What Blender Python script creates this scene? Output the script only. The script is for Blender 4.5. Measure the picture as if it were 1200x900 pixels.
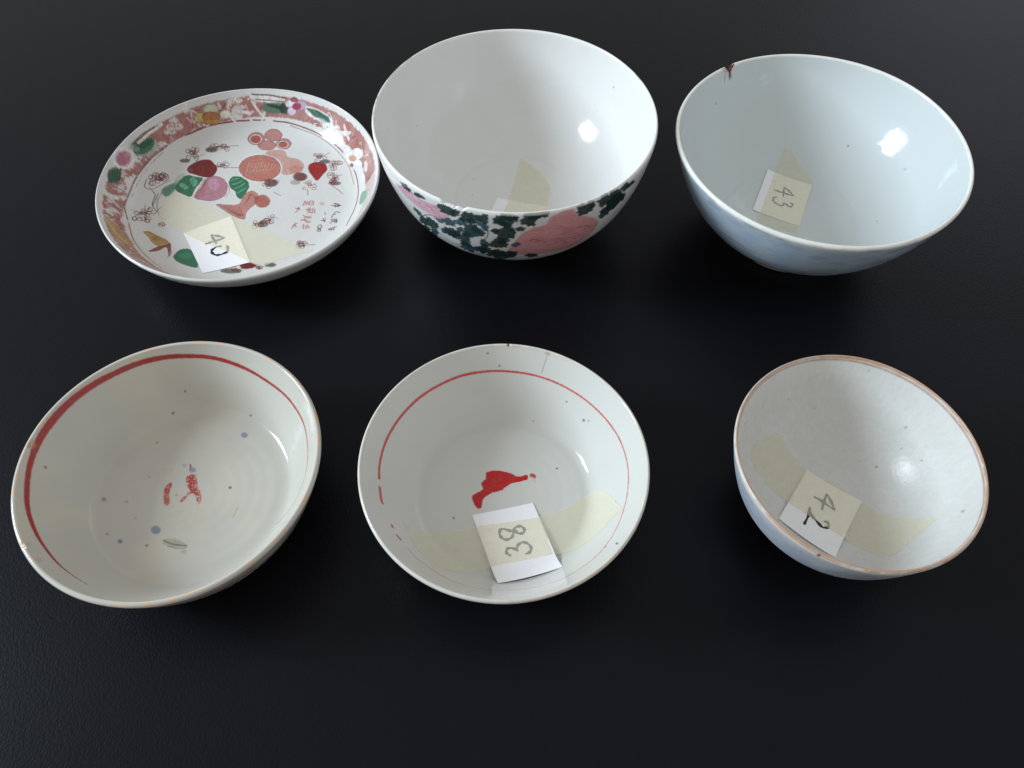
import bpy, math, random
import numpy as np
from mathutils import Matrix, Vector

# ------------------------------------------------------------------ scene, camera, light
for o in list(bpy.data.objects): bpy.data.objects.remove(o)
S = bpy.context.scene
COL = S.collection
S.render.engine = 'CYCLES'
S.view_settings.view_transform = 'Standard'
S.view_settings.look = 'None'
S.view_settings.exposure = 0.0
S.view_settings.gamma = 1.0
S.view_settings.use_curve_mapping = False

CAM_H, PITCH, ROLL = 0.34, math.radians(56.226), math.radians(1.234)
cam = bpy.data.cameras.new('camera')
cam.sensor_width = 36.0
cam.lens = 933.47 / 1200 * 36
cam.clip_start, cam.clip_end = 0.01, 50
camo = bpy.data.objects.new('camera', cam); COL.objects.link(camo)
fw = Vector((0, math.cos(PITCH), -math.sin(PITCH))); up0 = Vector((0, math.sin(PITCH), math.cos(PITCH))); rt0 = Vector((1, 0, 0))
rt = math.cos(ROLL)*rt0 + math.sin(ROLL)*up0; up = -math.sin(ROLL)*rt0 + math.cos(ROLL)*up0
camo.matrix_world = Matrix(((rt.x, up.x, -fw.x, 0), (rt.y, up.y, -fw.y, 0), (rt.z, up.z, -fw.z, CAM_H), (0, 0, 0, 1)))
cam.dof.use_dof = False
S.camera = camo

world = bpy.data.worlds.new('World'); S.world = world; world.use_nodes = True
wn = world.node_tree.nodes
bg = wn['Background']
bg.inputs['Color'].default_value = (1.0, 0.993, 0.985, 1)
bg.inputs['Strength'].default_value = 0.54

def window_light(name, az, el, dist, w, h, watts, color, target=(0, 0.25, 0.03)):
    L = bpy.data.lights.new(name, 'AREA'); L.shape = 'RECTANGLE'; L.size = w; L.size_y = h
    L.energy = watts; L.color = color
    o = bpy.data.objects.new(name, L); COL.objects.link(o)
    d = Vector((math.cos(el)*math.cos(az), math.cos(el)*math.sin(az), math.sin(el)))
    o.location = Vector(target) + d*dist
    o.rotation_euler = (-d).to_track_quat('-Z', 'Y').to_euler()
    return o
R_ = math.radians
window_light('window_light', R_(181), R_(24), 1.7, 0.42, 0.54, 31.5, (0.74, 0.88, 1.0))
window_light('window_pane_light', R_(178), R_(34), 1.65, 0.08, 0.12, 1.0, (0.9, 0.96, 1.0))
window_light('added_back_light', R_(52), R_(26), 2.6, 1.1, 0.8, 2.4, (0.76, 0.82, 1.0))  # unseen area light added to lift the table's sheen at back right

# ------------------------------------------------------------------ numpy helpers
def lin(c):
    c = np.asarray(c, float)/255
    return np.where(c <= 0.04045, c/12.92, ((c+0.055)/1.055)**2.4)
WHITE_REF = lin([190, 190, 190])[0]
def alb(c): return np.clip(lin(c)/WHITE_REF*0.74, 0.0, 0.88)      # measured tone against the glaze beside it -> base colour

def vnoise(x, y, seed=0):
    xi = np.floor(x).astype(np.int64); yi = np.floor(y).astype(np.int64); fx = x-xi; fy = y-yi
    def hsh(a, b):
        n = (a*374761393 + b*668265263 + seed*1442695041) & 0x7fffffff
        n = ((n ^ (n >> 13))*1274126177) & 0x7fffffff
        return ((n ^ (n >> 16)) & 0xffff)/65535.0
    fx = fx*fx*(3-2*fx); fy = fy*fy*(3-2*fy)
    return (hsh(xi, yi)*(1-fx)+hsh(xi+1, yi)*fx)*(1-fy) + (hsh(xi, yi+1)*(1-fx)+hsh(xi+1, yi+1)*fx)*fy
def fnoise(x, y, seed=0, octv=3):
    s = 0; a = .5
    for k in range(octv): s = s + a*vnoise(x*2**k, y*2**k, seed+k*17); a *= .5
    return s/(1-.5**octv)
def sstep(a, b, x):
    t = np.clip((x-a)/(b-a), 0, 1); return t*t*(3-2*t)

def spline(pts, n=14, closed=False):
    P = np.array(pts, float)
    if closed: P = np.vstack([P[-1], P, P[0], P[1]])
    else: P = np.vstack([2*P[0]-P[1], P, 2*P[-1]-P[-2]])
    out = []
    for i in range(1, len(P)-2):
        p0, p1, p2, p3 = P[i-1:i+3]
        d = lambda a, b: max(np.linalg.norm(b-a), 1e-4)**.5
        t0 = 0; t1 = d(p0, p1); t2 = t1+d(p1, p2); t3 = t2+d(p2, p3)
        for t in np.linspace(t1, t2, n, endpoint=False):
            A1 = (t1-t)/(t1-t0)*p0+(t-t0)/(t1-t0)*p1; A2 = (t2-t)/(t2-t1)*p1+(t-t1)/(t2-t1)*p2; A3 = (t3-t)/(t3-t2)*p2+(t-t2)/(t3-t2)*p3
            B1 = (t2-t)/(t2-t0)*A1+(t-t0)/(t2-t0)*A2; B2 = (t3-t)/(t3-t1)*A2+(t-t1)/(t3-t1)*A3
            out.append((t2-t)/(t2-t1)*B1+(t-t1)/(t2-t1)*B2)
    if not closed: out.append(P[-2])
    return np.array(out)

def seg_dist(X, Y, a, b):
    ax, ay = a; dx, dy = b[0]-ax, b[1]-ay; L = dx*dx+dy*dy+1e-12
    t = np.clip(((X-ax)*dx+(Y-ay)*dy)/L, 0, 1)
    return np.hypot(X-ax-t*dx, Y-ay-t*dy), t

def poly_sd(X, Y, pts):
    n = len(pts); D = np.full(X.shape, 1e9); ins = np.zeros(X.shape, bool)
    for i in range(n):
        a = pts[i]; b = pts[(i+1) % n]
        D = np.minimum(D, seg_dist(X, Y, a, b)[0])
        c = ((a[1] > Y) != (b[1] > Y)) & (X < (b[0]-a[0])*(Y-a[1])/(b[1]-a[1]+1e-12)+a[0])
        ins ^= c
    return np.where(ins, -D, D)

def paint(X, Y, rgb, items, idx, tf=None, gain=.82, wash=.05, vary=.36, outline=0.0):
    """lay enamel strokes and washes (mm on the glaze) over rgb[idx]"""
    x = X[idx]; y = Y[idx]
    wob = (fnoise(x*1.3, y*1.3, 5)-.5)
    tone = fnoise(x*.9, y*.9, 31)
    fine = fnoise(x*1.5, y*1.5, 77)
    order = np.argsort(x); xs = x[order]
    for it in items:
        pts = np.array([p[:2] for p in it[1]], float)
        if tf: pts = tf(pts)
        pad = 3.0
        lo, hi = np.searchsorted(xs, [pts[:, 0].min()-pad, pts[:, 0].max()+pad])
        k = order[lo:hi]
        k = k[(y[k] > pts[:, 1].min()-pad) & (y[k] < pts[:, 1].max()+pad)]
        if not len(k): continue
        xx, yy = x[k], y[k]
        if it[0] == 'p':
            _, _, col, al, soft, wear = it
            q = spline(pts, 3, True) if len(pts) < 16 else pts
            sd = poly_sd(xx, yy, q) + wob[k]*min(.5, soft*1.2)
            a = 1-sstep(-soft*.6, soft*.6+.05, sd)
            a = a*al
        elif it[0] == 's':
            _, _, w, col, al, wear = it
            q = spline(pts, 5) if len(pts) > 2 else pts
            D = np.full(xx.shape, 1e9)
            for i in range(len(q)-1): D = np.minimum(D, seg_dist(xx, yy, q[i], q[i+1])[0])
            a = (1-sstep(w*.5-.12, w*.5+.22, D+wob[k]*.12))*al
        else:
            _, v, col, al, wear = it
            q = spline(np.array(v, float), 6)
            D = np.full(xx.shape, 1e9)
            for i in range(len(q)-1):
                d, t = seg_dist(xx, yy, q[i][:2], q[i+1][:2]); w = q[i][2]*(1-t)+q[i+1][2]*t
                D = np.minimum(D, d-w*.5)
            a = (1-sstep(-.14, .18, D+wob[k]*.16))*al
        if wear: a = a*(1-sstep(1-wear-.12, 1-wear+.12, fine[k]))
        a = a*(1-wash*(1-sstep(.25, .6, tone[k])))
        c = alb(col)*(gain if max(col)-min(col) > 30 or max(col) < 150 else .82)*(.98-.5*vary+vary*tone[k])[:, None]
        g = idx[k]
        rgb[g] = rgb[g]*(1-a)[:, None]+c*a[:, None]
        if outline and it[0] == 'p' and soft <= .5 and max(col)-min(col) > 25:
            e = (1-sstep(.06, .34, np.abs(sd+.1)))*outline*sstep(.3, .55, fine[k])
            rgb[g] = rgb[g]*(1-e)[:, None]+alb((96, 46, 42))*.7*e[:, None]

# ------------------------------------------------------------------ materials
def new_mat(name):
    m = bpy.data.materials.new(name); m.use_nodes = True
    return m, m.node_tree.nodes, m.node_tree.links, m.node_tree.nodes['Principled BSDF']
def glaze(name, rough=.09, bump=.00012, bscale=70, grain=0.0, gscale=900, stain=(.70, .62, .50), stain_amt=.12):
    m, n, l, b = new_mat(name)
    at = n.new('ShaderNodeAttribute'); at.attribute_name = 'paint'
    tc = n.new('ShaderNodeTexCoord')
    ns = n.new('ShaderNodeTexNoise'); ns.inputs['Scale'].default_value = 38; ns.inputs['Detail'].default_value = 6; ns.inputs['Roughness'].default_value = .65
    l.new(tc.outputs['Object'], ns.inputs['Vector'])
    rp = n.new('ShaderNodeMapRange'); rp.inputs['From Min'].default_value = .5; rp.inputs['From Max'].default_value = .85; rp.inputs['To Max'].default_value = stain_amt
    l.new(ns.outputs['Fac'], rp.inputs['Value'])
    mx = n.new('ShaderNodeMix'); mx.data_type = 'RGBA'; mx.blend_type = 'MULTIPLY'
    l.new(rp.outputs['Result'], mx.inputs['Factor']); l.new(at.outputs['Color'], mx.inputs['A']); mx.inputs['B'].default_value = (*stain, 1)
    l.new(mx.outputs['Result'], b.inputs['Base Color'])
    b.inputs['IOR'].default_value = 1.44
    nr = n.new('ShaderNodeTexNoise'); nr.inputs['Scale'].default_value = 55; nr.inputs['Detail'].default_value = 4
    l.new(tc.outputs['Object'], nr.inputs['Vector'])
    rr = n.new('ShaderNodeMapRange'); rr.inputs['To Min'].default_value = rough*.5; rr.inputs['To Max'].default_value = rough*1.6
    l.new(nr.outputs['Fac'], rr.inputs['Value']); l.new(rr.outputs['Result'], b.inputs['Roughness'])
    nb = n.new('ShaderNodeTexNoise'); nb.inputs['Scale'].default_value = bscale; nb.inputs['Detail'].default_value = 3
    l.new(tc.outputs['Object'], nb.inputs['Vector'])
    bp = n.new('ShaderNodeBump'); bp.inputs['Strength'].default_value = 1; bp.inputs['Distance'].default_value = bump
    l.new(nb.outputs['Fac'], bp.inputs['Height'])
    last = bp
    if grain:
        ng = n.new('ShaderNodeTexNoise'); ng.inputs['Scale'].default_value = gscale; ng.inputs['Detail'].default_value = 2
        l.new(tc.outputs['Object'], ng.inputs['Vector'])
        b2 = n.new('ShaderNodeBump'); b2.inputs['Strength'].default_value = 1; b2.inputs['Distance'].default_value = grain
        l.new(ng.outputs['Fac'], b2.inputs['Height']); l.new(bp.outputs['Normal'], b2.inputs['Normal']); last = b2
    l.new(last.outputs['Normal'], b.inputs['Normal'])
    return m
def biscuit():
    m, n, l, b = new_mat('unglazed_biscuit')
    tc = n.new('ShaderNodeTexCoord'); ns = n.new('ShaderNodeTexNoise'); ns.inputs['Scale'].default_value = 300; ns.inputs['Detail'].default_value = 5
    l.new(tc.outputs['Object'], ns.inputs['Vector'])
    cr = n.new('ShaderNodeValToRGB'); cr.color_ramp.elements[0].color = (.34, .27, .21, 1); cr.color_ramp.elements[1].color = (.56, .49, .41, 1)
    l.new(ns.outputs['Fac'], cr.inputs['Fac']); l.new(cr.outputs['Color'], b.inputs['Base Color']); b.inputs['Roughness'].default_value = .75
    return m
def paper_mat():
    m, n, l, b = new_mat('white_paper')
    tc = n.new('ShaderNodeTexCoord'); ns = n.new('ShaderNodeTexNoise'); ns.inputs['Scale'].default_value = 700; ns.inputs['Detail'].default_value = 6
    l.new(tc.outputs['Object'], ns.inputs['Vector'])
    cr = n.new('ShaderNodeValToRGB'); cr.color_ramp.elements[0].color = (.89, .885, .91, 1); cr.color_ramp.elements[1].color = (.95, .945, .96, 1)
    l.new(ns.outputs['Fac'], cr.inputs['Fac']); l.new(cr.outputs['Color'], b.inputs['Base Color']); b.inputs['Roughness'].default_value = .7
    bp = n.new('ShaderNodeBump'); bp.inputs['Distance'].default_value = .00003; l.new(ns.outputs['Fac'], bp.inputs['Height']); l.new(bp.outputs['Normal'], b.inputs['Normal'])
    return m
def ink_mat():
    m, n, l, b = new_mat('black_marker_ink')
    tc = n.new('ShaderNodeTexCoord'); ns = n.new('ShaderNodeTexNoise'); ns.inputs['Scale'].default_value = 900
    l.new(tc.outputs['Object'], ns.inputs['Vector'])
    cr = n.new('ShaderNodeValToRGB'); cr.color_ramp.elements[0].color = (.008, .008, .012, 1); cr.color_ramp.elements[1].color = (.022, .022, .03, 1)
    l.new(ns.outputs['Fac'], cr.inputs['Fac']); l.new(cr.outputs['Color'], b.inputs['Base Color']); b.inputs['Roughness'].default_value = .5
    return m
def tape_mat(opacity=.22):
    m, n, l, b = new_mat('cream_masking_tape')
    out = n['Material Output']
    tc = n.new('ShaderNodeTexCoord'); ns = n.new('ShaderNodeTexNoise'); ns.inputs['Scale'].default_value = 260; ns.inputs['Detail'].default_value = 6; ns.inputs['Roughness'].default_value = .7
    l.new(tc.outputs['Object'], ns.inputs['Vector'])
    cr = n.new('ShaderNodeValToRGB'); cr.color_ramp.elements[0].color = (.955, .94, .85, 1); cr.color_ramp.elements[1].color = (.975, .965, .90, 1)
    l.new(ns.outputs['Fac'], cr.inputs['Fac']); l.new(cr.outputs['Color'], b.inputs['Base Color']); b.inputs['Roughness'].default_value = .55
    bp = n.new('ShaderNodeBump'); bp.inputs['Distance'].default_value = .00014; l.new(ns.outputs['Fac'], bp.inputs['Height']); l.new(bp.outputs['Normal'], b.inputs['Normal'])
    tr = n.new('ShaderNodeBsdfTransparent'); tr.inputs['Color'].default_value = (.985, .975, .92, 1)
    mx = n.new('ShaderNodeMixShader')
    mr = n.new('ShaderNodeMapRange'); mr.inputs['To Min'].default_value = opacity-.06; mr.inputs['To Max'].default_value = opacity+.08
    l.new(ns.outputs['Fac'], mr.inputs['Value']); l.new(mr.outputs['Result'], mx.inputs['Fac'])
    l.new(tr.outputs['BSDF'], mx.inputs[1]); l.new(b.outputs['BSDF'], mx.inputs[2]); l.new(mx.outputs['Shader'], out.inputs['Surface'])
    return m
def leather_mat():
    m, n, l, b = new_mat('black_leather')
    tc = n.new('ShaderNodeTexCoord')
    mp = n.new('ShaderNodeMapping'); mp.inputs['Scale'].default_value = (1.25, .8, 1); mp.inputs['Rotation'].default_value = (0, 0, .35)
    l.new(tc.outputs['Object'], mp.inputs['Vector'])
    dn = n.new('ShaderNodeTexNoise'); dn.inputs['Scale'].default_value = 300; dn.inputs['Detail'].default_value = 2
    l.new(mp.outputs['Vector'], dn.inputs['Vector'])
    ad = n.new('ShaderNodeMixRGB'); ad.blend_type = 'ADD'; ad.inputs['Fac'].default_value = .0012
    l.new(mp.outputs['Vector'], ad.inputs['Color1']); l.new(dn.outputs['Color'], ad.inputs['Color2'])
    vo = n.new('ShaderNodeTexVoronoi'); vo.feature = 'F1'; vo.inputs['Scale'].default_value = 800
    l.new(ad.outputs['Color'], vo.inputs['Vector'])
    nz = n.new('ShaderNodeTexNoise'); nz.inputs['Scale'].default_value = 1500; nz.inputs['Detail'].default_value = 3
    l.new(tc.outputs['Object'], nz.inputs['Vector'])
    nl = n.new('ShaderNodeTexNoise'); nl.inputs['Scale'].default_value = 9; nl.inputs['Detail'].default_value = 3
    l.new(tc.outputs['Object'], nl.inputs['Vector'])
    b1 = n.new('ShaderNodeBump'); b1.invert = True; b1.inputs['Strength'].default_value = .8; b1.inputs['Distance'].default_value = .00007
    l.new(vo.outputs['Distance'], b1.inputs['Height'])
    b2 = n.new('ShaderNodeBump'); b2.inputs['Strength'].default_value = .6; b2.inputs['Distance'].default_value = .000015
    l.new(nz.outputs['Fac'], b2.inputs['Height']); l.new(b1.outputs['Normal'], b2.inputs['Normal'])
    b3 = n.new('ShaderNodeBump'); b3.inputs['Strength'].default_value = .5; b3.inputs['Distance'].default_value = .0006
    l.new(nl.outputs['Fac'], b3.inputs['Height']); l.new(b2.outputs['Normal'], b3.inputs['Normal'])
    l.new(b3.outputs['Normal'], b.inputs['Normal'])
    # stray dust
    vd = n.new('ShaderNodeTexVoronoi'); vd.inputs['Scale'].default_value = 26
    l.new(tc.outputs['Object'], vd.inputs['Vector'])
    lt = n.new('ShaderNodeMath'); lt.operation = 'LESS_THAN'; lt.inputs[1].default_value = .014
    l.new(vd.outputs['Distance'], lt.inputs[0])
    mx = n.new('ShaderNodeMix'); mx.data_type = 'RGBA'; mx.inputs['A'].default_value = (.0045, .0045, .006, 1); mx.inputs['B'].default_value = (.12, .12, .125, 1)
    l.new(lt.outputs['Value'], mx.inputs['Factor']); l.new(mx.outputs['Result'], b.inputs['Base Color'])
    rr = n.new('ShaderNodeMapRange'); rr.inputs['To Min'].default_value = .30; rr.inputs['To Max'].default_value = .38
    l.new(nl.outputs['Fac'], rr.inputs['Value']); l.new(rr.outputs['Result'], b.inputs['Roughness'])
    b.inputs['Specular IOR Level'].default_value = .15; b.inputs['Specular Tint'].default_value = (.86, .90, 1, 1)
    return m
M_BISC, M_PAPER, M_INK, M_TAPE, M_LEATHER = biscuit(), paper_mat(), ink_mat(), tape_mat(), leather_mat()

# ------------------------------------------------------------------ mesh helpers
def link(name, me, mat, parent=None):
    o = bpy.data.objects.new(name, me); COL.objects.link(o)
    if mat: me.materials.append(mat)
    if parent: o.parent = parent
    return o
def mesh_np(name, V, F, smooth=True):
    me = bpy.data.meshes.new(name)
    V = np.ascontiguousarray(V, np.float32); F = np.ascontiguousarray(F, np.int32)
    me.vertices.add(len(V)); me.vertices.foreach_set('co', V.ravel())
    k = F.shape[1]
    me.loops.add(F.size); me.loops.foreach_set('vertex_index', F.ravel())
    me.polygons.add(len(F)); me.polygons.foreach_set('loop_start', np.arange(0, F.size, k, dtype=np.int32))
    me.update(calc_edges=True); me.validate()
    if smooth: me.polygons.foreach_set('use_smooth', np.ones(len(me.polygons), bool))
    return me
def revolve_faces(nr, N, closed_profile=False):
    i = np.arange(nr if closed_profile else nr-1)[:, None]; j = np.arange(N)[None, :]
    i2 = (i+1) % nr; j2 = (j+1) % N
    return np.stack([i*N+j, i*N+j2, i2*N+j2, i2*N+j], -1).reshape(-1, 4)
def thing(name, label, cat, loc=(0, 0, 0), group=None):
    o = bpy.data.objects.new(name, None); COL.objects.link(o); o.location = loc; o.empty_display_size = .02
    o['label'] = label; o['category'] = cat
    if group: o['group'] = group
    return o
def resample(P, step):
    d = np.concatenate([[0], np.cumsum(np.linalg.norm(np.diff(P, axis=0), axis=1))])
    n = max(2, int(round(d[-1]/step))+1); t = np.linspace(0, d[-1], n)
    return np.stack([np.interp(t, d, P[:, 0]), np.interp(t, d, P[:, 1])], 1)

# ------------------------------------------------------------------ the table
def table():
    w0, w1, y0, y1, t, r = -.75, .75, -.25, 1.05, .03, .008
    prof = [(0, 0)]+[(r*math.sin(a), -r*(1-math.cos(a))) for a in np.linspace(.2, math.pi/2, 6)]+[(r, -t)]
    V = []; F = []
    for off, z in [(-r, 0)]+[(p[0]-r, p[1]) for p in prof]:
        V += [(w0-off, y0-off, z), (w1+off, y0-off, z), (w1+off, y1+off, z), (w0-off, y1+off, z)]
    # first two rings coincide: drop the second
    V = V[:4]+V[8:]
    k = len(V)//4
    for i in range(k-1):
        for j in range(4): F.append((i*4+j, (i+1)*4+j, (i+1)*4+(j+1) % 4, i*4+(j+1) % 4))
    F.append((0, 1, 2, 3)); b = (k-1)*4; F.append((b+3, b+2, b+1, b))
    me = bpy.data.meshes.new('table_top'); me.from_pydata([tuple(v) for v in V], [], F); me.update()
    o = link('table_top', me, M_LEATHER); o['kind'] = 'structure'
table()

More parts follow.
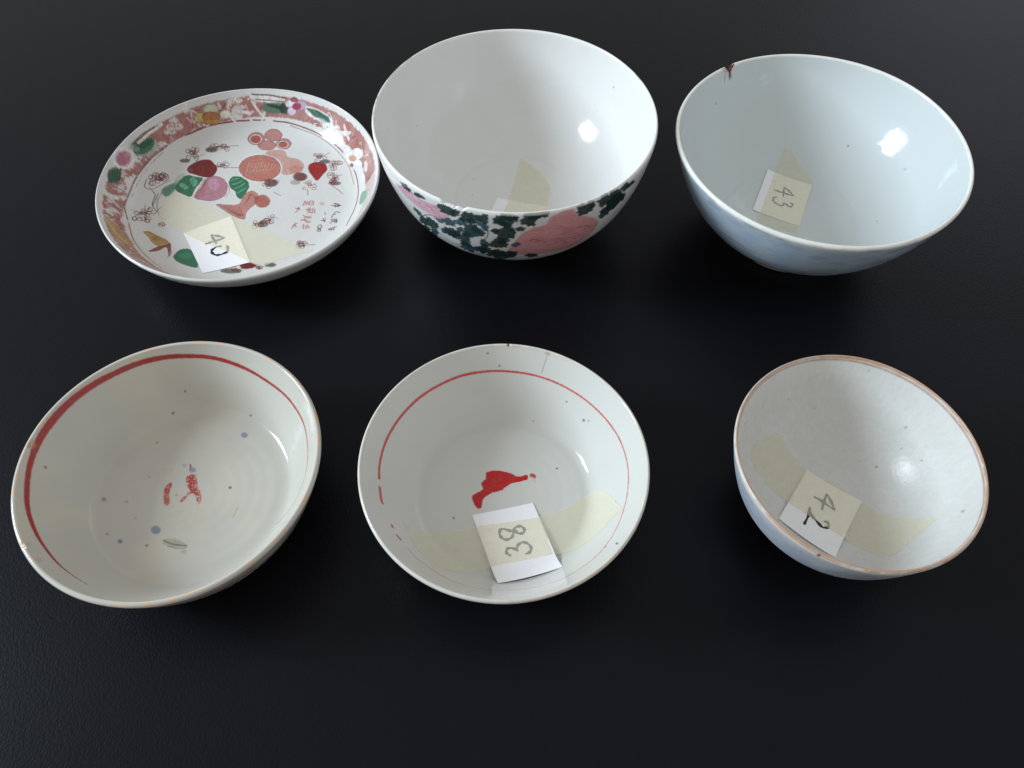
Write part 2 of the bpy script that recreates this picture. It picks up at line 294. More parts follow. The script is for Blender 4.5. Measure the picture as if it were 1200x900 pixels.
# painted decoration and labels: measured in millimetres in each bowl's own plan (outside wall: degrees round, mm up)
PAINT_SAUCER = [
 ('p',[(-53.61,9.51),(-49.4,13.3),(-47.03,18.94),(-46.43,7.19),(-49.06,4.12)],(48,118,84),0.55,1.2,0.0),
 ('p',[(-53.82,8.88),(-51.23,13.42),(-47.71,15.52),(-45.82,14.88),(-46.89,9.75),(-50.06,4.0),(-52.49,5.77)],(70,135,105),0.8,0.6,0.0),
 ('p',[(-47.54,22.23),(-43.94,24.31),(-44.13,20.09),(-46.75,13.95),(-48.1,17.15)],(130,160,140),0.5,1.0,0.0),
 ('p',[(-46.73,11.44),(-45.83,17.39),(-42.41,22.78),(-37.54,21.99),(-32.6,21.07),(-33.39,16.76),(-35.13,11.59),(-35.97,5.25),(-41.04,7.0),(-45.01,9.12)],(48,118,84),1,0.4,0.0),
 ('p',[(-39.85,20.52),(-37.44,21.57),(-34.56,16.7),(-36.1,13.22),(-38.9,16.39)],(112,186,150),0.85,0.5,0.0),
 ('p',[(-45.44,15.75),(-42.61,16.05),(-39.07,12.17),(-41.36,10.74)],(112,186,150),0.8,0.5,0.0),
 ('s',[(-44.26,8.37),(-39.76,16.33),(-36.19,21.25)],0.35,(25,70,55),0.7,0.0),
 ('s',[(-37.71,7.65),(-37.65,14.8),(-38.22,19.82)],0.3,(25,70,55),0.6,0.0),
 ('p',[(-33.96,6.61),(-31.85,12.62),(-31.05,19.45),(-28.78,22.57),(-24.74,23.2),(-20.07,20.87),(-16.28,14.24),(-16.6,7.49),(-19.36,4.02),(-23.61,2.17),(-28.4,2.76),(-33.38,4.14)],(186,118,136),0.92,0.5,0.0),
 ('p',[(-21.81,16.54),(-21.65,14.33),(-22.16,12.55),(-23.23,11.51),(-24.66,11.45),(-26.16,12.35),(-27.44,14.04),(-28.24,16.2),(-28.42,18.41),(-27.91,20.22),(-26.83,21.26),(-25.39,21.33),(-23.88,20.42),(-22.6,18.71)],(206,160,178),0.75,1.6,0.0),
 ('s',[(-33.09,4.16),(-33.01,10.02),(-30.47,16.93)],0.3,(150,78,90),0.7,0.0),
 ('s',[(-32.13,4.54),(-32.19,11.58),(-30.2,17.8)],0.3,(150,78,90),0.7,0.0),
 ('s',[(-31.18,4.93),(-31.38,13.15),(-29.92,18.66)],0.3,(150,78,90),0.7,0.0),
 ('s',[(-30.22,5.32),(-30.56,14.72),(-29.64,19.53)],0.3,(150,78,90),0.7,0.0),
 ('s',[(-29.26,5.71),(-29.74,16.29),(-29.36,20.4)],0.3,(150,78,90),0.7,0.0),
 ('s',[(-31.24,20.3),(-33.01,12.56),(-34.15,4.93)],0.3,(125,58,52),0.8,0.0),
 ('s',[(-17.58,17.58),(-14.4,10.94),(-16.24,5.83)],0.28,(125,58,52),0.6,0.0),
 ('p',[(-43.43,28.56),(-41.56,32.12),(-37.04,35.94),(-31.85,36.83),(-28.88,34.1),(-26.01,30.46),(-26.3,24.85),(-28.68,22.14),(-33.47,22.29),(-38.58,24.0),(-42.11,25.33)],(122,22,26),1,0.35,0.0),
 ('p',[(-40.1,27.64),(-40.11,26.98),(-40.45,26.41),(-41.03,26.06),(-41.75,26.0),(-42.46,26.22),(-43.03,26.69),(-43.33,27.32),(-43.31,27.97),(-42.98,28.54),(-42.4,28.89),(-41.68,28.96),(-40.97,28.74),(-40.4,28.26)],(165,75,50),0.6,0.8,0.0),
 ('p',[(-16.47,19.33),(-15.2,23.23),(-11.05,23.41),(-7.05,21.41),(-3.97,16.4),(-4.01,12.17),(-6.6,4.55),(-9.44,6.94),(-11.18,11.07),(-14.34,13.48)],(48,118,84),1,0.35,0.0),
 ('s',[(-15.25,20.06),(-13.57,21.16),(-11.64,21.92)],0.75,(112,186,150),0.75,0.0),
 ('s',[(-13.84,16.72),(-11.1,17.84),(-9.12,19.8)],0.75,(112,186,150),0.75,0.0),
 ('s',[(-11.81,13.24),(-9.3,14.85),(-7.18,17.57)],0.75,(112,186,150),0.75,0.0),
 ('s',[(-9.16,9.88),(-7.46,11.63),(-5.53,13.8)],0.75,(112,186,150),0.75,0.0),
 ('p',[(-0.67,39.88),(1.77,45.69),(5.97,47.09),(12.13,46.31),(14.8,41.53),(21.79,39.36),(26.44,32.77),(22.14,27.43),(14.63,25.98),(10.75,33.01)],(212,152,136),0.85,0.7,0.0),
 ('p',[(25.93,31.0),(25.76,29.38),(24.76,28.06),(23.13,27.31),(21.2,27.28),(19.34,27.99),(17.91,29.28),(17.2,30.9),(17.36,32.55),(18.35,33.88),(19.99,34.63),(21.94,34.65),(23.81,33.93),(25.24,32.63)],(206,138,122),0.8,0.6,0.0),
 ('p',[(13.36,31.5),(12.96,26.01),(9.97,21.58),(5.01,19.03),(-0.97,18.85),(-6.83,21.08),(-11.43,25.28),(-13.87,30.66),(-13.63,36.2),(-10.7,40.74),(-5.65,43.38),(0.49,43.59),(6.45,41.31),(11.04,36.99)],(232,220,214),0.9,0.4,0.0),
 ('p',[(11.96,31.47),(11.59,26.65),(8.89,22.75),(4.42,20.51),(-0.95,20.35),(-6.21,22.3),(-10.33,25.99),(-12.49,30.72),(-12.24,35.57),(-9.59,39.57),(-5.06,41.9),(0.44,42.08),(5.78,40.08),(9.89,36.28)],(196,122,106),1,0.4,0.0),
 ('s',[(12.27,31.48),(12.29,28.14),(11.21,25.09),(9.12,22.58),(6.21,20.84),(2.75,20.0),(-0.98,20.14),(-4.65,21.24),(-7.95,23.21),(-10.58,25.89),(-12.31,29.03),(-12.99,32.39),(-12.54,35.66),(-10.98,38.53),(-8.45,40.75),(-5.17,42.11),(-1.45,42.49),(2.37,41.85),(5.95,40.26),(8.95,37.84),(11.12,34.81),(12.27,31.48)],0.4,(168,84,74),0.9,0.0),
 ('s',[(-7.72,26.25),(-7.75,35.92)],0.35,(226,180,166),0.65,0.0),
 ('s',[(-5.81,26.76),(-5.64,35.48)],0.35,(226,180,166),0.65,0.0),
 ('s',[(-3.9,27.27),(-3.27,33.73)],0.35,(226,180,166),0.65,0.0),
 ('s',[(-1.98,27.77),(-1.78,36.55)],0.35,(226,180,166),0.65,0.0),
 ('s',[(-0.06,28.28),(0.25,36.6)],0.35,(226,180,166),0.65,0.0),
 ('s',[(1.86,28.78),(2.65,34.59)],0.35,(226,180,166),0.65,0.0),
 ('s',[(3.79,29.28),(4.45,35.88)],0.35,(226,180,166),0.65,0.0),
 ('s',[(5.72,29.77),(6.64,35.02)],0.35,(226,180,166),0.65,0.0),
 ('s',[(7.65,30.26),(8.63,35.3)],0.35,(226,180,166),0.65,0.0),
 ('s',[(-10.28,36.84),(1.06,39.03)],0.3,(222,172,158),0.45,0.0),
 ('s',[(-8.47,34.0),(3.15,36.18)],0.3,(222,172,158),0.45,0.0),
 ('s',[(-6.67,31.16),(5.23,33.32)],0.3,(222,172,158),0.45,0.0),
 ('s',[(-4.88,28.35),(7.3,30.48)],0.3,(222,172,158),0.45,0.0),
 ('s',[(-3.1,25.52),(9.37,27.64)],0.3,(222,172,158),0.45,0.0),
 ('p',[(9.01,58.95),(6.65,55.25),(1.07,55.16),(-2.23,58.86),(0.26,62.2),(5.9,62.21)],(190,126,120),0.92,0.4,0.0),
 ('s',[(9.01,58.95),(6.65,55.25),(1.07,55.16),(-2.23,58.86),(0.26,62.2),(5.9,62.21),(9.01,58.95)],0.28,(150,84,78),0.7,0.0),
 ('p',[(-1.57,56.27),(-3.55,51.7),(-8.9,51.48),(-12.28,55.74),(-10.09,59.75),(-4.75,60.08)],(190,126,120),0.92,0.4,0.0),
 ('s',[(-1.57,56.27),(-3.55,51.7),(-8.9,51.48),(-12.28,55.74),(-10.09,59.75),(-4.75,60.08),(-1.57,56.27)],0.28,(150,84,78),0.7,0.0),
 ('p',[(15.49,52.35),(13.69,48.47),(8.93,48.41),(5.9,52.31),(7.74,56.07),(12.58,56.01)],(190,126,120),0.92,0.4,0.0),
 ('s',[(15.49,52.35),(13.69,48.47),(8.93,48.41),(5.9,52.31),(7.74,56.07),(12.58,56.01),(15.49,52.35)],0.28,(150,84,78),0.7,0.0),
 ('p',[(6.27,51.03),(4.02,47.38),(-1.66,47.23),(-5.12,50.7),(-2.86,54.3),(2.85,54.46)],(190,126,120),0.92,0.4,0.0),
 ('s',[(6.27,51.03),(4.02,47.38),(-1.66,47.23),(-5.12,50.7),(-2.86,54.3),(2.85,54.46),(6.27,51.03)],0.28,(150,84,78),0.7,0.0),
 ('p',[(-4.05,55.79),(-4.16,54.46),(-4.86,53.34),(-6.02,52.68),(-7.42,52.63),(-8.79,53.17),(-9.83,54.2),(-10.35,55.48),(-10.21,56.72),(-9.47,57.74),(-8.27,58.33),(-6.87,58.41),(-5.54,57.95),(-4.54,57.03)],(178,96,84),1,0.3,0.0),
 ('s',[(-3.73,55.8),(-3.99,53.91),(-5.25,52.54),(-7.14,52.17),(-9.05,52.92),(-10.37,54.51),(-10.65,56.37),(-9.79,57.91),(-8.11,58.72),(-6.15,58.6),(-4.53,57.54),(-3.73,55.8)],0.35,(232,214,208),0.8,0.0),
 ('p',[(13.18,51.73),(13.05,50.72),(12.39,49.89),(11.31,49.42),(10.04,49.4),(8.81,49.85),(7.89,50.66),(7.44,51.69),(7.56,52.71),(8.23,53.53),(9.32,53.97),(10.61,53.97),(11.83,53.53),(12.75,52.74)],(178,96,84),1,0.3,0.0),
 ('s',[(13.5,51.73),(13.23,50.23),(12.03,49.19),(10.3,48.93),(8.56,49.58),(7.38,50.89),(7.12,52.47),(7.9,53.78),(9.45,54.41),(11.27,54.19),(12.78,53.2),(13.5,51.73)],0.35,(232,214,208),0.8,0.0),
 ('p',[(10.42,44.12),(10.17,42.78),(9.04,41.69),(7.25,41.06),(5.16,41.01),(3.16,41.56),(1.67,42.6),(0.97,43.92),(1.21,45.25),(2.34,46.34),(4.14,46.97),(6.25,47.02),(8.25,46.47),(9.74,45.42)],(214,160,148),0.6,1.2,0.0),
 ('p',[(29.03,34.26),(31.4,36.38),(37.74,36.2),(40.88,30.68),(38.5,25.37),(36.05,20.88),(32.25,25.5),(29.54,29.9)],(160,28,30),1,0.35,0.0),
 ('p',[(-43.18,34.78),(-43.33,34.04),(-44.03,33.37),(-45.14,32.88),(-46.43,32.65),(-47.62,32.69),(-48.49,33.0),(-48.87,33.55),(-48.7,34.23),(-48.02,34.93),(-46.95,35.5),(-45.7,35.81),(-44.51,35.77),(-43.6,35.4)],(78,66,62),0.85,0.8,0.0),
 ('p',[(-28.78,45.49),(-28.97,44.54),(-29.84,43.71),(-31.23,43.16),(-32.85,42.99),(-34.38,43.22),(-35.5,43.78),(-36.0,44.57),(-35.79,45.45),(-34.91,46.27),(-33.55,46.88),(-31.96,47.13),(-30.45,46.94),(-29.31,46.35)],(78,66,62),0.9,0.8,0.0),
 ('p',[(12.67,18.68),(12.53,17.26),(11.63,16.1),(10.15,15.43),(8.39,15.39),(6.69,15.97),(5.37,17.09),(4.71,18.49),(4.84,19.92),(5.73,21.1),(7.22,21.77),(8.99,21.81),(10.71,21.22),(12.02,20.1)],(96,72,68),0.9,0.8,0.0),
 ('p',[(29.31,24.4),(29.15,22.78),(28.2,21.47),(26.65,20.74),(24.8,20.72),(23.01,21.41),(21.64,22.7),(20.96,24.31),(21.1,25.95),(22.04,27.27),(23.6,28.02),(25.47,28.03),(27.27,27.32),(28.64,26.03)],(112,52,50),0.9,0.8,0.0),
 ('p',[(26.23,19.54),(26.08,18.6),(25.35,17.83),(24.19,17.39),(22.82,17.38),(21.52,17.79),(20.54,18.54),(20.07,19.48),(20.21,20.43),(20.94,21.2),(22.11,21.63),(23.48,21.65),(24.79,21.25),(25.77,20.49)],(110,104,102),0.5,0.8,0.0),
 ('p',[(42.13,36.72),(41.87,36.04),(40.96,35.53),(39.6,35.29),(38.04,35.37),(36.59,35.76),(35.53,36.39),(35.08,37.16),(35.32,37.9),(36.21,38.46),(37.57,38.71),(39.15,38.6),(40.62,38.16),(41.68,37.48)],(84,86,84),0.9,0.8,0.0),
 ('p',[(50.87,18.19),(50.6,17.42),(49.64,16.86),(48.18,16.59),(46.51,16.67),(44.95,17.1),(43.82,17.78),(43.33,18.6),(43.59,19.38),(44.54,19.99),(46.0,20.28),(47.68,20.19),(49.25,19.74),(50.39,19.01)],(110,66,66),0.85,0.8,0.0),
 ('p',[(3.77,-40.95),(3.7,-41.39),(3.3,-41.75),(2.66,-41.96),(1.9,-41.98),(1.18,-41.8),(0.63,-41.47),(0.37,-41.05),(0.44,-40.61),(0.83,-40.25),(1.47,-40.04),(2.23,-40.01),(2.96,-40.19),(3.5,-40.52)],(78,66,62),0.3,0.8,0.0),
 ('p',[(6.3,-52.7),(5.93,-53.61),(4.49,-54.37),(2.27,-54.83),(-0.31,-54.91),(-2.73,-54.59),(-4.51,-53.93),(-5.31,-53.06),(-4.96,-52.15),(-3.53,-51.39),(-1.29,-50.92),(1.3,-50.83),(3.73,-51.16),(5.51,-51.82)],(78,66,62),0.85,0.8,0.0),
 ('p',[(24.28,-47.75),(24.12,-48.55),(23.33,-49.19),(22.06,-49.52),(20.57,-49.49),(19.16,-49.12),(18.11,-48.49),(17.61,-47.7),(17.78,-46.92),(18.57,-46.29),(19.83,-45.94),(21.31,-45.94),(22.72,-46.3),(23.78,-46.94)],(88,70,66),0.9,0.8,0.0),
 ('p',[(13.62,-15.38),(13.52,-16.47),(12.83,-17.37),(11.68,-17.88),(10.3,-17.91),(8.97,-17.46),(7.94,-16.6),(7.42,-15.52),(7.51,-14.42),(8.2,-13.52),(9.35,-13.01),(10.73,-12.97),(12.07,-13.43),(13.1,-14.29)],(104,70,66),0.8,0.8,0.0),
 ('p',[(7.97,-15.85),(7.93,-16.35),(7.6,-16.76),(7.05,-16.99),(6.4,-17.01),(5.77,-16.81),(5.28,-16.42),(5.04,-15.93),(5.09,-15.43),(5.41,-15.02),(5.96,-14.78),(6.61,-14.77),(7.24,-14.97),(7.73,-15.36)],(78,66,62),0.6,0.8,0.0),
 ('p',[(29.99,23.92),(29.84,22.58),(29.01,21.51),(27.66,20.9),(26.06,20.88),(24.52,21.46),(23.35,22.52),(22.77,23.85),(22.91,25.19),(23.73,26.28),(25.09,26.89),(26.7,26.91),(28.25,26.32),(29.42,25.25)],(112,52,50),0.5,0.8,0.0),
 ('p',[(4.36,-47.67),(9.55,-46.22),(13.72,-47.95),(11.27,-50.46),(5.85,-50.78)],(120,24,28),1,0.4,0.0),
 ('p',[(-41.39,41.68),(-41.42,41.25),(-41.65,40.87),(-42.02,40.6),(-42.46,40.5),(-42.89,40.58),(-43.22,40.84),(-43.38,41.2),(-43.34,41.61),(-43.11,41.99),(-42.74,42.26),(-42.3,42.37),(-41.87,42.29),(-41.55,42.05)],(96,60,56),0.7,0.4,0.0),
 ('s',[(-38.55,37.43),(-38.85,35.79),(-39.46,35.12),(-40.54,36.2),(-40.84,37.5),(-40.71,38.86),(-39.76,38.9),(-39.15,38.27)],0.32,(125,58,52),0.9,0.0),
 ('s',[(-43.36,37.39),(-43.55,35.94),(-44.32,35.41),(-45.16,35.89),(-45.73,37.17),(-45.29,38.14),(-44.54,38.74),(-43.7,38.1)],0.32,(125,58,52),0.9,0.0),
 ('s',[(-41.29,43.81),(-41.43,42.52),(-42.41,42.0),(-43.33,42.3),(-43.66,43.41),(-43.3,44.66),(-42.36,44.74),(-41.46,44.47)],0.32,(125,58,52),0.9,0.0),
 ('s',[(-41.32,41.47),(-41.54,40.31),(-42.58,39.64),(-43.89,40.03),(-44.38,41.0),(-43.55,42.24),(-42.45,42.71),(-41.18,42.22)],0.32,(125,58,52),0.9,0.0),
 ('s',[(-43.85,41.81),(-44.37,40.75),(-45.22,40.14),(-46.27,40.18),(-46.6,41.23),(-46.06,42.17),(-44.97,42.7),(-43.98,42.31)],0.32,(125,58,52),0.9,0.0),
 ('s',[(-39.1,38.88),(-39.22,37.66),(-40.25,37.39),(-41.22,37.56),(-41.7,38.79),(-41.32,39.83),(-40.25,40.19),(-39.36,39.47)],0.32,(125,58,52),0.9,0.0),
 ('s',[(-39.53,43.9),(-39.88,42.7),(-40.8,42.18),(-41.99,42.45),(-42.13,43.53),(-41.74,44.48),(-40.57,44.98),(-39.45,44.41)],0.32,(125,58,52),0.9,0.0),
 ('s',[(-39.97,39.72),(-40.28,38.51),(-41.48,37.67),(-42.78,38.32),(-43.03,39.41),(-42.69,40.7),(-41.39,40.89),(-40.45,40.38)],0.32,(125,58,52),0.9,0.0),
 ('s',[(-42.8,41.31),(-42.98,40.39),(-43.73,39.81),(-44.43,40.28),(-44.96,41.01),(-44.52,41.9),(-43.68,42.08),(-43.04,41.72)],0.32,(125,58,52),0.9,0.0),
 ('s',[(-41.48,39.76),(-39.88,42.28)],0.3,(125,58,52),0.8,0.0),
 ('s',[(-43.4,41.25),(-45.4,42.4)],0.3,(125,58,52),0.8,0.0),
 ('s',[(-43.28,39.32),(-39.8,42.01)],0.3,(125,58,52),0.8,0.0),
 ('s',[(-42.21,38.85),(-41.49,44.73)],0.3,(125,58,52),0.8,0.0),
 ('p',[(-28.57,47.5),(-28.59,47.08),(-28.81,46.72),(-29.17,46.5),(-29.61,46.45),(-30.04,46.59),(-30.37,46.87),(-30.54,47.26),(-30.51,47.66),(-30.29,48.01),(-29.92,48.24),(-29.49,48.3),(-29.07,48.17),(-28.74,47.89)],(96,60,56),0.7,0.4,0.0),
 ('s',[(-31.49,48.5),(-31.46,47.64),(-32.27,47.06),(-33.09,47.46),(-33.5,48.42),(-33.05,49.27),(-32.23,49.6),(-31.53,49.0)],0.32,(125,58,52),0.9,0.0),
 ('s',[(-30.84,46.07),(-31.04,45.19),(-31.89,44.62),(-32.85,45.14),(-33.25,45.94),(-32.87,46.63),(-31.73,46.93),(-31.06,46.6)],0.32,(125,58,52),0.9,0.0),
 ('s',[(-23.82,48.95),(-24.05,47.68),(-25.12,47.19),(-26.37,47.89),(-26.8,48.97),(-26.17,49.78),(-25.13,50.35),(-24.24,49.55)],0.32,(125,58,52),0.9,0.0),
 ('s',[(-23.3,47.67),(-23.32,46.57),(-24.06,45.98),(-24.84,46.51),(-25.44,47.83),(-25.09,48.9),(-24.2,49.12),(-23.45,48.42)],0.32,(125,58,52),0.9,0.0),
 ('s',[(-28.89,48.92),(-29.31,47.94),(-30.22,47.25),(-31.49,47.7),(-31.6,48.83),(-31.3,49.69),(-30.2,50.13),(-29.09,49.5)],0.32,(125,58,52),0.9,0.0),
 ('s',[(-32.59,46.22),(-32.53,45.11),(-33.36,44.82),(-34.1,45.16),(-34.34,46.21),(-34.25,47.19),(-33.34,47.31),(-32.63,46.85)],0.32,(125,58,52),0.9,0.0),
 ('s',[(-25.17,48.09),(-25.55,47.11),(-26.3,46.76),(-27.29,47.23),(-27.58,48.07),(-27.14,48.75),(-26.3,49.02),(-25.36,48.52)],0.32,(125,58,52),0.9,0.0),
 ('s',[(-24.64,49.39),(-24.64,48.41),(-26.02,48.01),(-27.08,48.44),(-27.67,49.33),(-26.96,50.09),(-25.7,50.3),(-24.45,49.9)],0.32,(125,58,52),0.9,0.0),
 ('s',[(-25.99,47.22),(-26.46,46.4),(-27.71,45.97),(-28.77,46.33),(-29.23,47.11),(-28.86,47.99),(-27.53,48.39),(-26.55,47.64)],0.32,(125,58,52),0.9,0.0),
 ('s',[(-22.13,46.46),(-22.07,45.05),(-23.23,44.81),(-24.24,45.36),(-24.85,46.61),(-24.4,47.75),(-23.27,48.27),(-22.08,47.12)],0.32,(125,58,52),0.9,0.0),
 ('s',[(-30.11,47.79),(-33.9,47.88)],0.3,(125,58,52),0.8,0.0),
 ('s',[(-30.13,47.13),(-27.06,49.68)],0.3,(125,58,52),0.8,0.0),
 ('s',[(-29.21,47.09),(-31.29,49.01)],0.3,(125,58,52),0.8,0.0),
 ('s',[(-30.23,47.59),(-22.29,48.48)],0.3,(125,58,52),0.8,0.0),
 ('s',[(-30.21,48.14),(-22.16,48.25)],0.3,(125,58,52),0.8,0.0),
 ('p',[(-22.31,33.01),(-22.32,32.6),(-22.51,32.26),(-22.83,32.05),(-23.24,32.03),(-23.65,32.2),(-23.97,32.5),(-24.15,32.91),(-24.14,33.32),(-23.95,33.66),(-23.62,33.86),(-23.21,33.88),(-22.81,33.72),(-22.49,33.41)],(96,60,56),0.7,0.4,0.0),
 ('s',[(-20.07,31.52),(-20.26,30.74),(-21.08,30.32),(-21.99,30.74),(-22.3,31.61),(-22.11,32.5),(-21.07,32.45),(-20.29,32.02)],0.32,(125,58,52),0.9,0.0),
 ('s',[(-19.57,33.92),(-19.66,32.81),(-20.82,32.63),(-21.9,32.86),(-22.26,34.02),(-21.84,34.95),(-20.75,35.16),(-19.62,34.47)],0.32,(125,58,52),0.9,0.0),
 ('s',[(-21.92,32.79),(-22.28,31.51),(-23.12,31.12),(-24.25,31.76),(-24.59,32.93),(-24.35,34.14),(-23.2,34.15),(-22.28,33.51)],0.32,(125,58,52),0.9,0.0),
 ('s',[(-22.94,31.99),(-23.4,31.08),(-24.49,30.89),(-25.55,31.06),(-25.89,32.05),(-25.48,32.92),(-24.36,33.18),(-23.47,32.45)],0.32,(125,58,52),0.9,0.0),
 ('s',[(-23.89,33.44),(-24.05,32.26),(-24.96,31.88),(-26.15,32.21),(-26.7,33.55),(-26.26,34.86),(-24.9,34.68),(-24.17,34.06)],0.32,(125,58,52),0.9,0.0),
 ('s',[(-23.17,34.68),(-23.05,36.7)],0.3,(125,58,52),0.8,0.0),
 ('s',[(-22.31,33.35),(-21.98,36.43)],0.3,(125,58,52),0.8,0.0),
 ('p',[(-55.4,17.3),(-55.41,16.79),(-55.62,16.31),(-56.0,15.97),(-56.48,15.83),(-56.94,15.9),(-57.31,16.18),(-57.52,16.62),(-57.51,17.13),(-57.3,17.61),(-56.92,17.97),(-56.46,18.13),(-55.99,18.05),(-55.61,17.75)],(96,60,56),0.7,0.4,0.0),
 ('s',[(-54.52,21.49),(-54.65,20.4),(-55.55,19.64),(-56.5,19.93),(-56.91,21.02),(-56.58,22.16),(-55.57,22.54),(-54.67,22.05)],0.32,(125,58,52),0.9,0.0),
 ('s',[(-52.8,17.88),(-53.09,16.55),(-54.16,15.92),(-55.4,16.4),(-56.07,17.39),(-55.49,18.8),(-54.25,19.04),(-53.24,18.45)],0.32,(125,58,52),0.9,0.0),
 ('s',[(-57.32,18.42),(-57.36,17.2),(-58.19,16.22),(-59.06,16.59),(-59.44,17.81),(-59.28,18.82),(-58.44,19.78),(-57.66,19.05)],0.32,(125,58,52),0.9,0.0),
 ('s',[(-55.36,19.88),(-55.41,18.2),(-56.31,17.78),(-57.4,18.12),(-57.61,19.43),(-57.56,20.81),(-56.53,21.49),(-55.43,20.7)],0.32,(125,58,52),0.9,0.0),
 ('s',[(-56.29,15.63),(-56.44,14.15),(-57.17,13.55),(-58.06,14.17),(-58.46,15.17),(-58.14,16.33),(-57.47,16.81),(-56.56,16.31)],0.32,(125,58,52),0.9,0.0),
 ('s',[(-52.15,19.86),(-52.38,18.04),(-53.37,17.2),(-54.82,17.92),(-55.28,19.52),(-54.95,20.98),(-53.67,21.77),(-52.53,20.64)],0.32,(125,58,52),0.9,0.0),
 ('s',[(-58.24,13.27),(-58.28,11.68),(-59.31,11.02),(-60.38,11.14),(-60.79,12.58),(-60.45,14.03),(-59.43,14.57),(-58.3,14.0)],0.32,(125,58,52),0.9,0.0),
 ('s',[(-58.35,17.65),(-58.37,16.14),(-59.29,15.11),(-60.37,15.53),(-60.65,16.91),(-60.44,18.34),(-59.48,19.01),(-58.56,18.29)],0.32,(125,58,52),0.9,0.0),
 ('s',[(-54.8,20.36),(-54.73,19.31),(-55.88,18.35),(-57.22,18.76),(-57.72,19.67),(-57.07,20.79),(-55.93,21.25),(-54.87,21.04)],0.32,(125,58,52),0.9,0.0),
 ('s',[(-54.19,20.21),(-54.77,19.07),(-55.8,18.41),(-56.8,18.54),(-57.41,19.45),(-56.96,20.63),(-55.59,21.09),(-54.45,20.68)],0.32,(125,58,52),0.9,0.0),
 ('s',[(-57.42,20.23),(-57.9,18.97),(-58.96,18.01),(-60.12,18.18),(-60.75,18.91),(-60.16,20.36),(-58.87,21.22),(-57.7,20.77)],0.32,(125,58,52),0.9,0.0),
 ('s',[(-55.17,19.24),(-52.83,20.86)],0.3,(125,58,52),0.8,0.0),
 ('s',[(-57.88,16.84),(-60.84,17.93)],0.3,(125,58,52),0.8,0.0),
 ('s',[(-56.12,15.71),(-52.37,20.31)],0.3,(125,58,52),0.8,0.0),
 ('s',[(-56.48,18.23),(-58.89,20.9)],0.3,(125,58,52),0.8,0.0),
 ('s',[(-57.84,18.75),(-55.11,22.11)],0.3,(125,58,52),0.8,0.0),
 ('s',[(-23.36,48.85),(-16.86,49.99)],0.35,(125,58,52),0.85,0.0),
 ('s',[(-26.58,31.71),(-20.45,31.18),(-13.2,31.07)],0.4,(125,58,52),0.85,0.0),
 ('s',[(-39.19,34.88),(-38.58,39.07),(-35.71,41.06)],0.3,(125,58,52),0.7,0.0),
 ('p',[(8.84,17.3),(8.83,16.96),(8.67,16.7),(8.4,16.54),(8.06,16.54),(7.74,16.68),(7.48,16.94),(7.35,17.26),(7.36,17.6),(7.52,17.87),(7.79,18.02),(8.13,18.03),(8.45,17.89),(8.71,17.63)],(96,60,56),0.7,0.4,0.0),
 ('s',[(12.69,19.27),(12.74,18.18),(11.72,18.01),(10.8,18.42),(10.37,19.45),(10.73,20.36),(11.72,20.42),(12.47,19.81)],0.32,(125,58,52),0.9,0.0),
 ('s',[(5.71,17.19),(5.59,16.2),(4.95,15.71),(4.3,16.4),(3.82,17.37),(4.07,18.4),(4.75,18.49),(5.36,17.81)],0.32,(125,58,52),0.9,0.0),
 ('s',[(13.17,20.25),(13.16,19.45),(12.27,19.29),(11.52,19.6),(11.07,20.43),(11.49,21.08),(12.39,21.32),(13.22,20.75)],0.32,(125,58,52),0.9,0.0),
 ('s',[(8.81,19.4),(8.72,18.48),(8.12,17.97),(7.51,18.66),(7.1,19.59),(7.34,20.29),(7.99,20.42),(8.56,19.85)],0.32,(125,58,52),0.9,0.0),
 ('s',[(7.89,16.48),(7.68,15.79),(7.07,15.41),(6.44,15.82),(6.13,16.65),(6.35,17.39),(7.02,17.41),(7.66,16.93)],0.32,(125,58,52),0.9,0.0),
 ('s',[(11.14,20.51),(11.04,19.6),(10.52,19.28),(9.97,19.73),(9.45,20.73),(9.73,21.7),(10.4,21.64),(11.07,20.97)],0.32,(125,58,52),0.9,0.0),
 ('s',[(11.52,20.34),(11.29,19.38),(10.5,19.1),(9.72,19.56),(9.15,20.47),(9.67,21.29),(10.5,21.58),(11.1,20.77)],0.32,(125,58,52),0.9,0.0),
 ('s',[(9.3,15.12),(9.04,14.21),(8.16,13.84),(7.2,14.28),(7.0,15.26),(7.31,16.0),(8.17,16.05),(8.99,15.6)],0.32,(125,58,52),0.9,0.0),
 ('s',[(6.84,20.6),(6.59,19.96),(5.79,19.52),(4.97,19.98),(4.53,20.71),(4.95,21.38),(5.81,21.45),(6.48,21.02)],0.32,(125,58,52),0.9,0.0),
 ('s',[(8.62,16.91),(6.98,22.17)],0.3,(125,58,52),0.8,0.0),
 ('s',[(9.19,18.31),(13.11,19.53)],0.3,(125,58,52),0.8,0.0),
 ('s',[(9.61,15.91),(10.67,21.54)],0.3,(125,58,52),0.8,0.0),
 ('s',[(8.76,16.49),(6.12,22.01)],0.3,(125,58,52),0.8,0.0),
 ('p',[(34.44,41.24),(34.41,40.92),(34.23,40.67),(33.93,40.54),(33.58,40.56),(33.25,40.71),(32.99,40.98),(32.87,41.31),(32.9,41.64),(33.08,41.88),(33.38,42.02),(33.73,41.99),(34.06,41.84),(34.32,41.57)],(96,60,56),0.7,0.4,0.0),
 ('s',[(36.22,41.46),(36.07,40.6),(35.11,40.53),(34.24,40.93),(33.89,41.81),(34.37,42.56),(35.37,42.59),(36.24,41.95)],0.32,(125,58,52),0.9,0.0),
 ('s',[(33.55,38.21),(33.33,37.48),(32.73,37.31),(32.1,37.59),(31.9,38.44),(32.12,38.98),(32.79,39.1),(33.38,38.63)],0.32,(125,58,52),0.9,0.0),
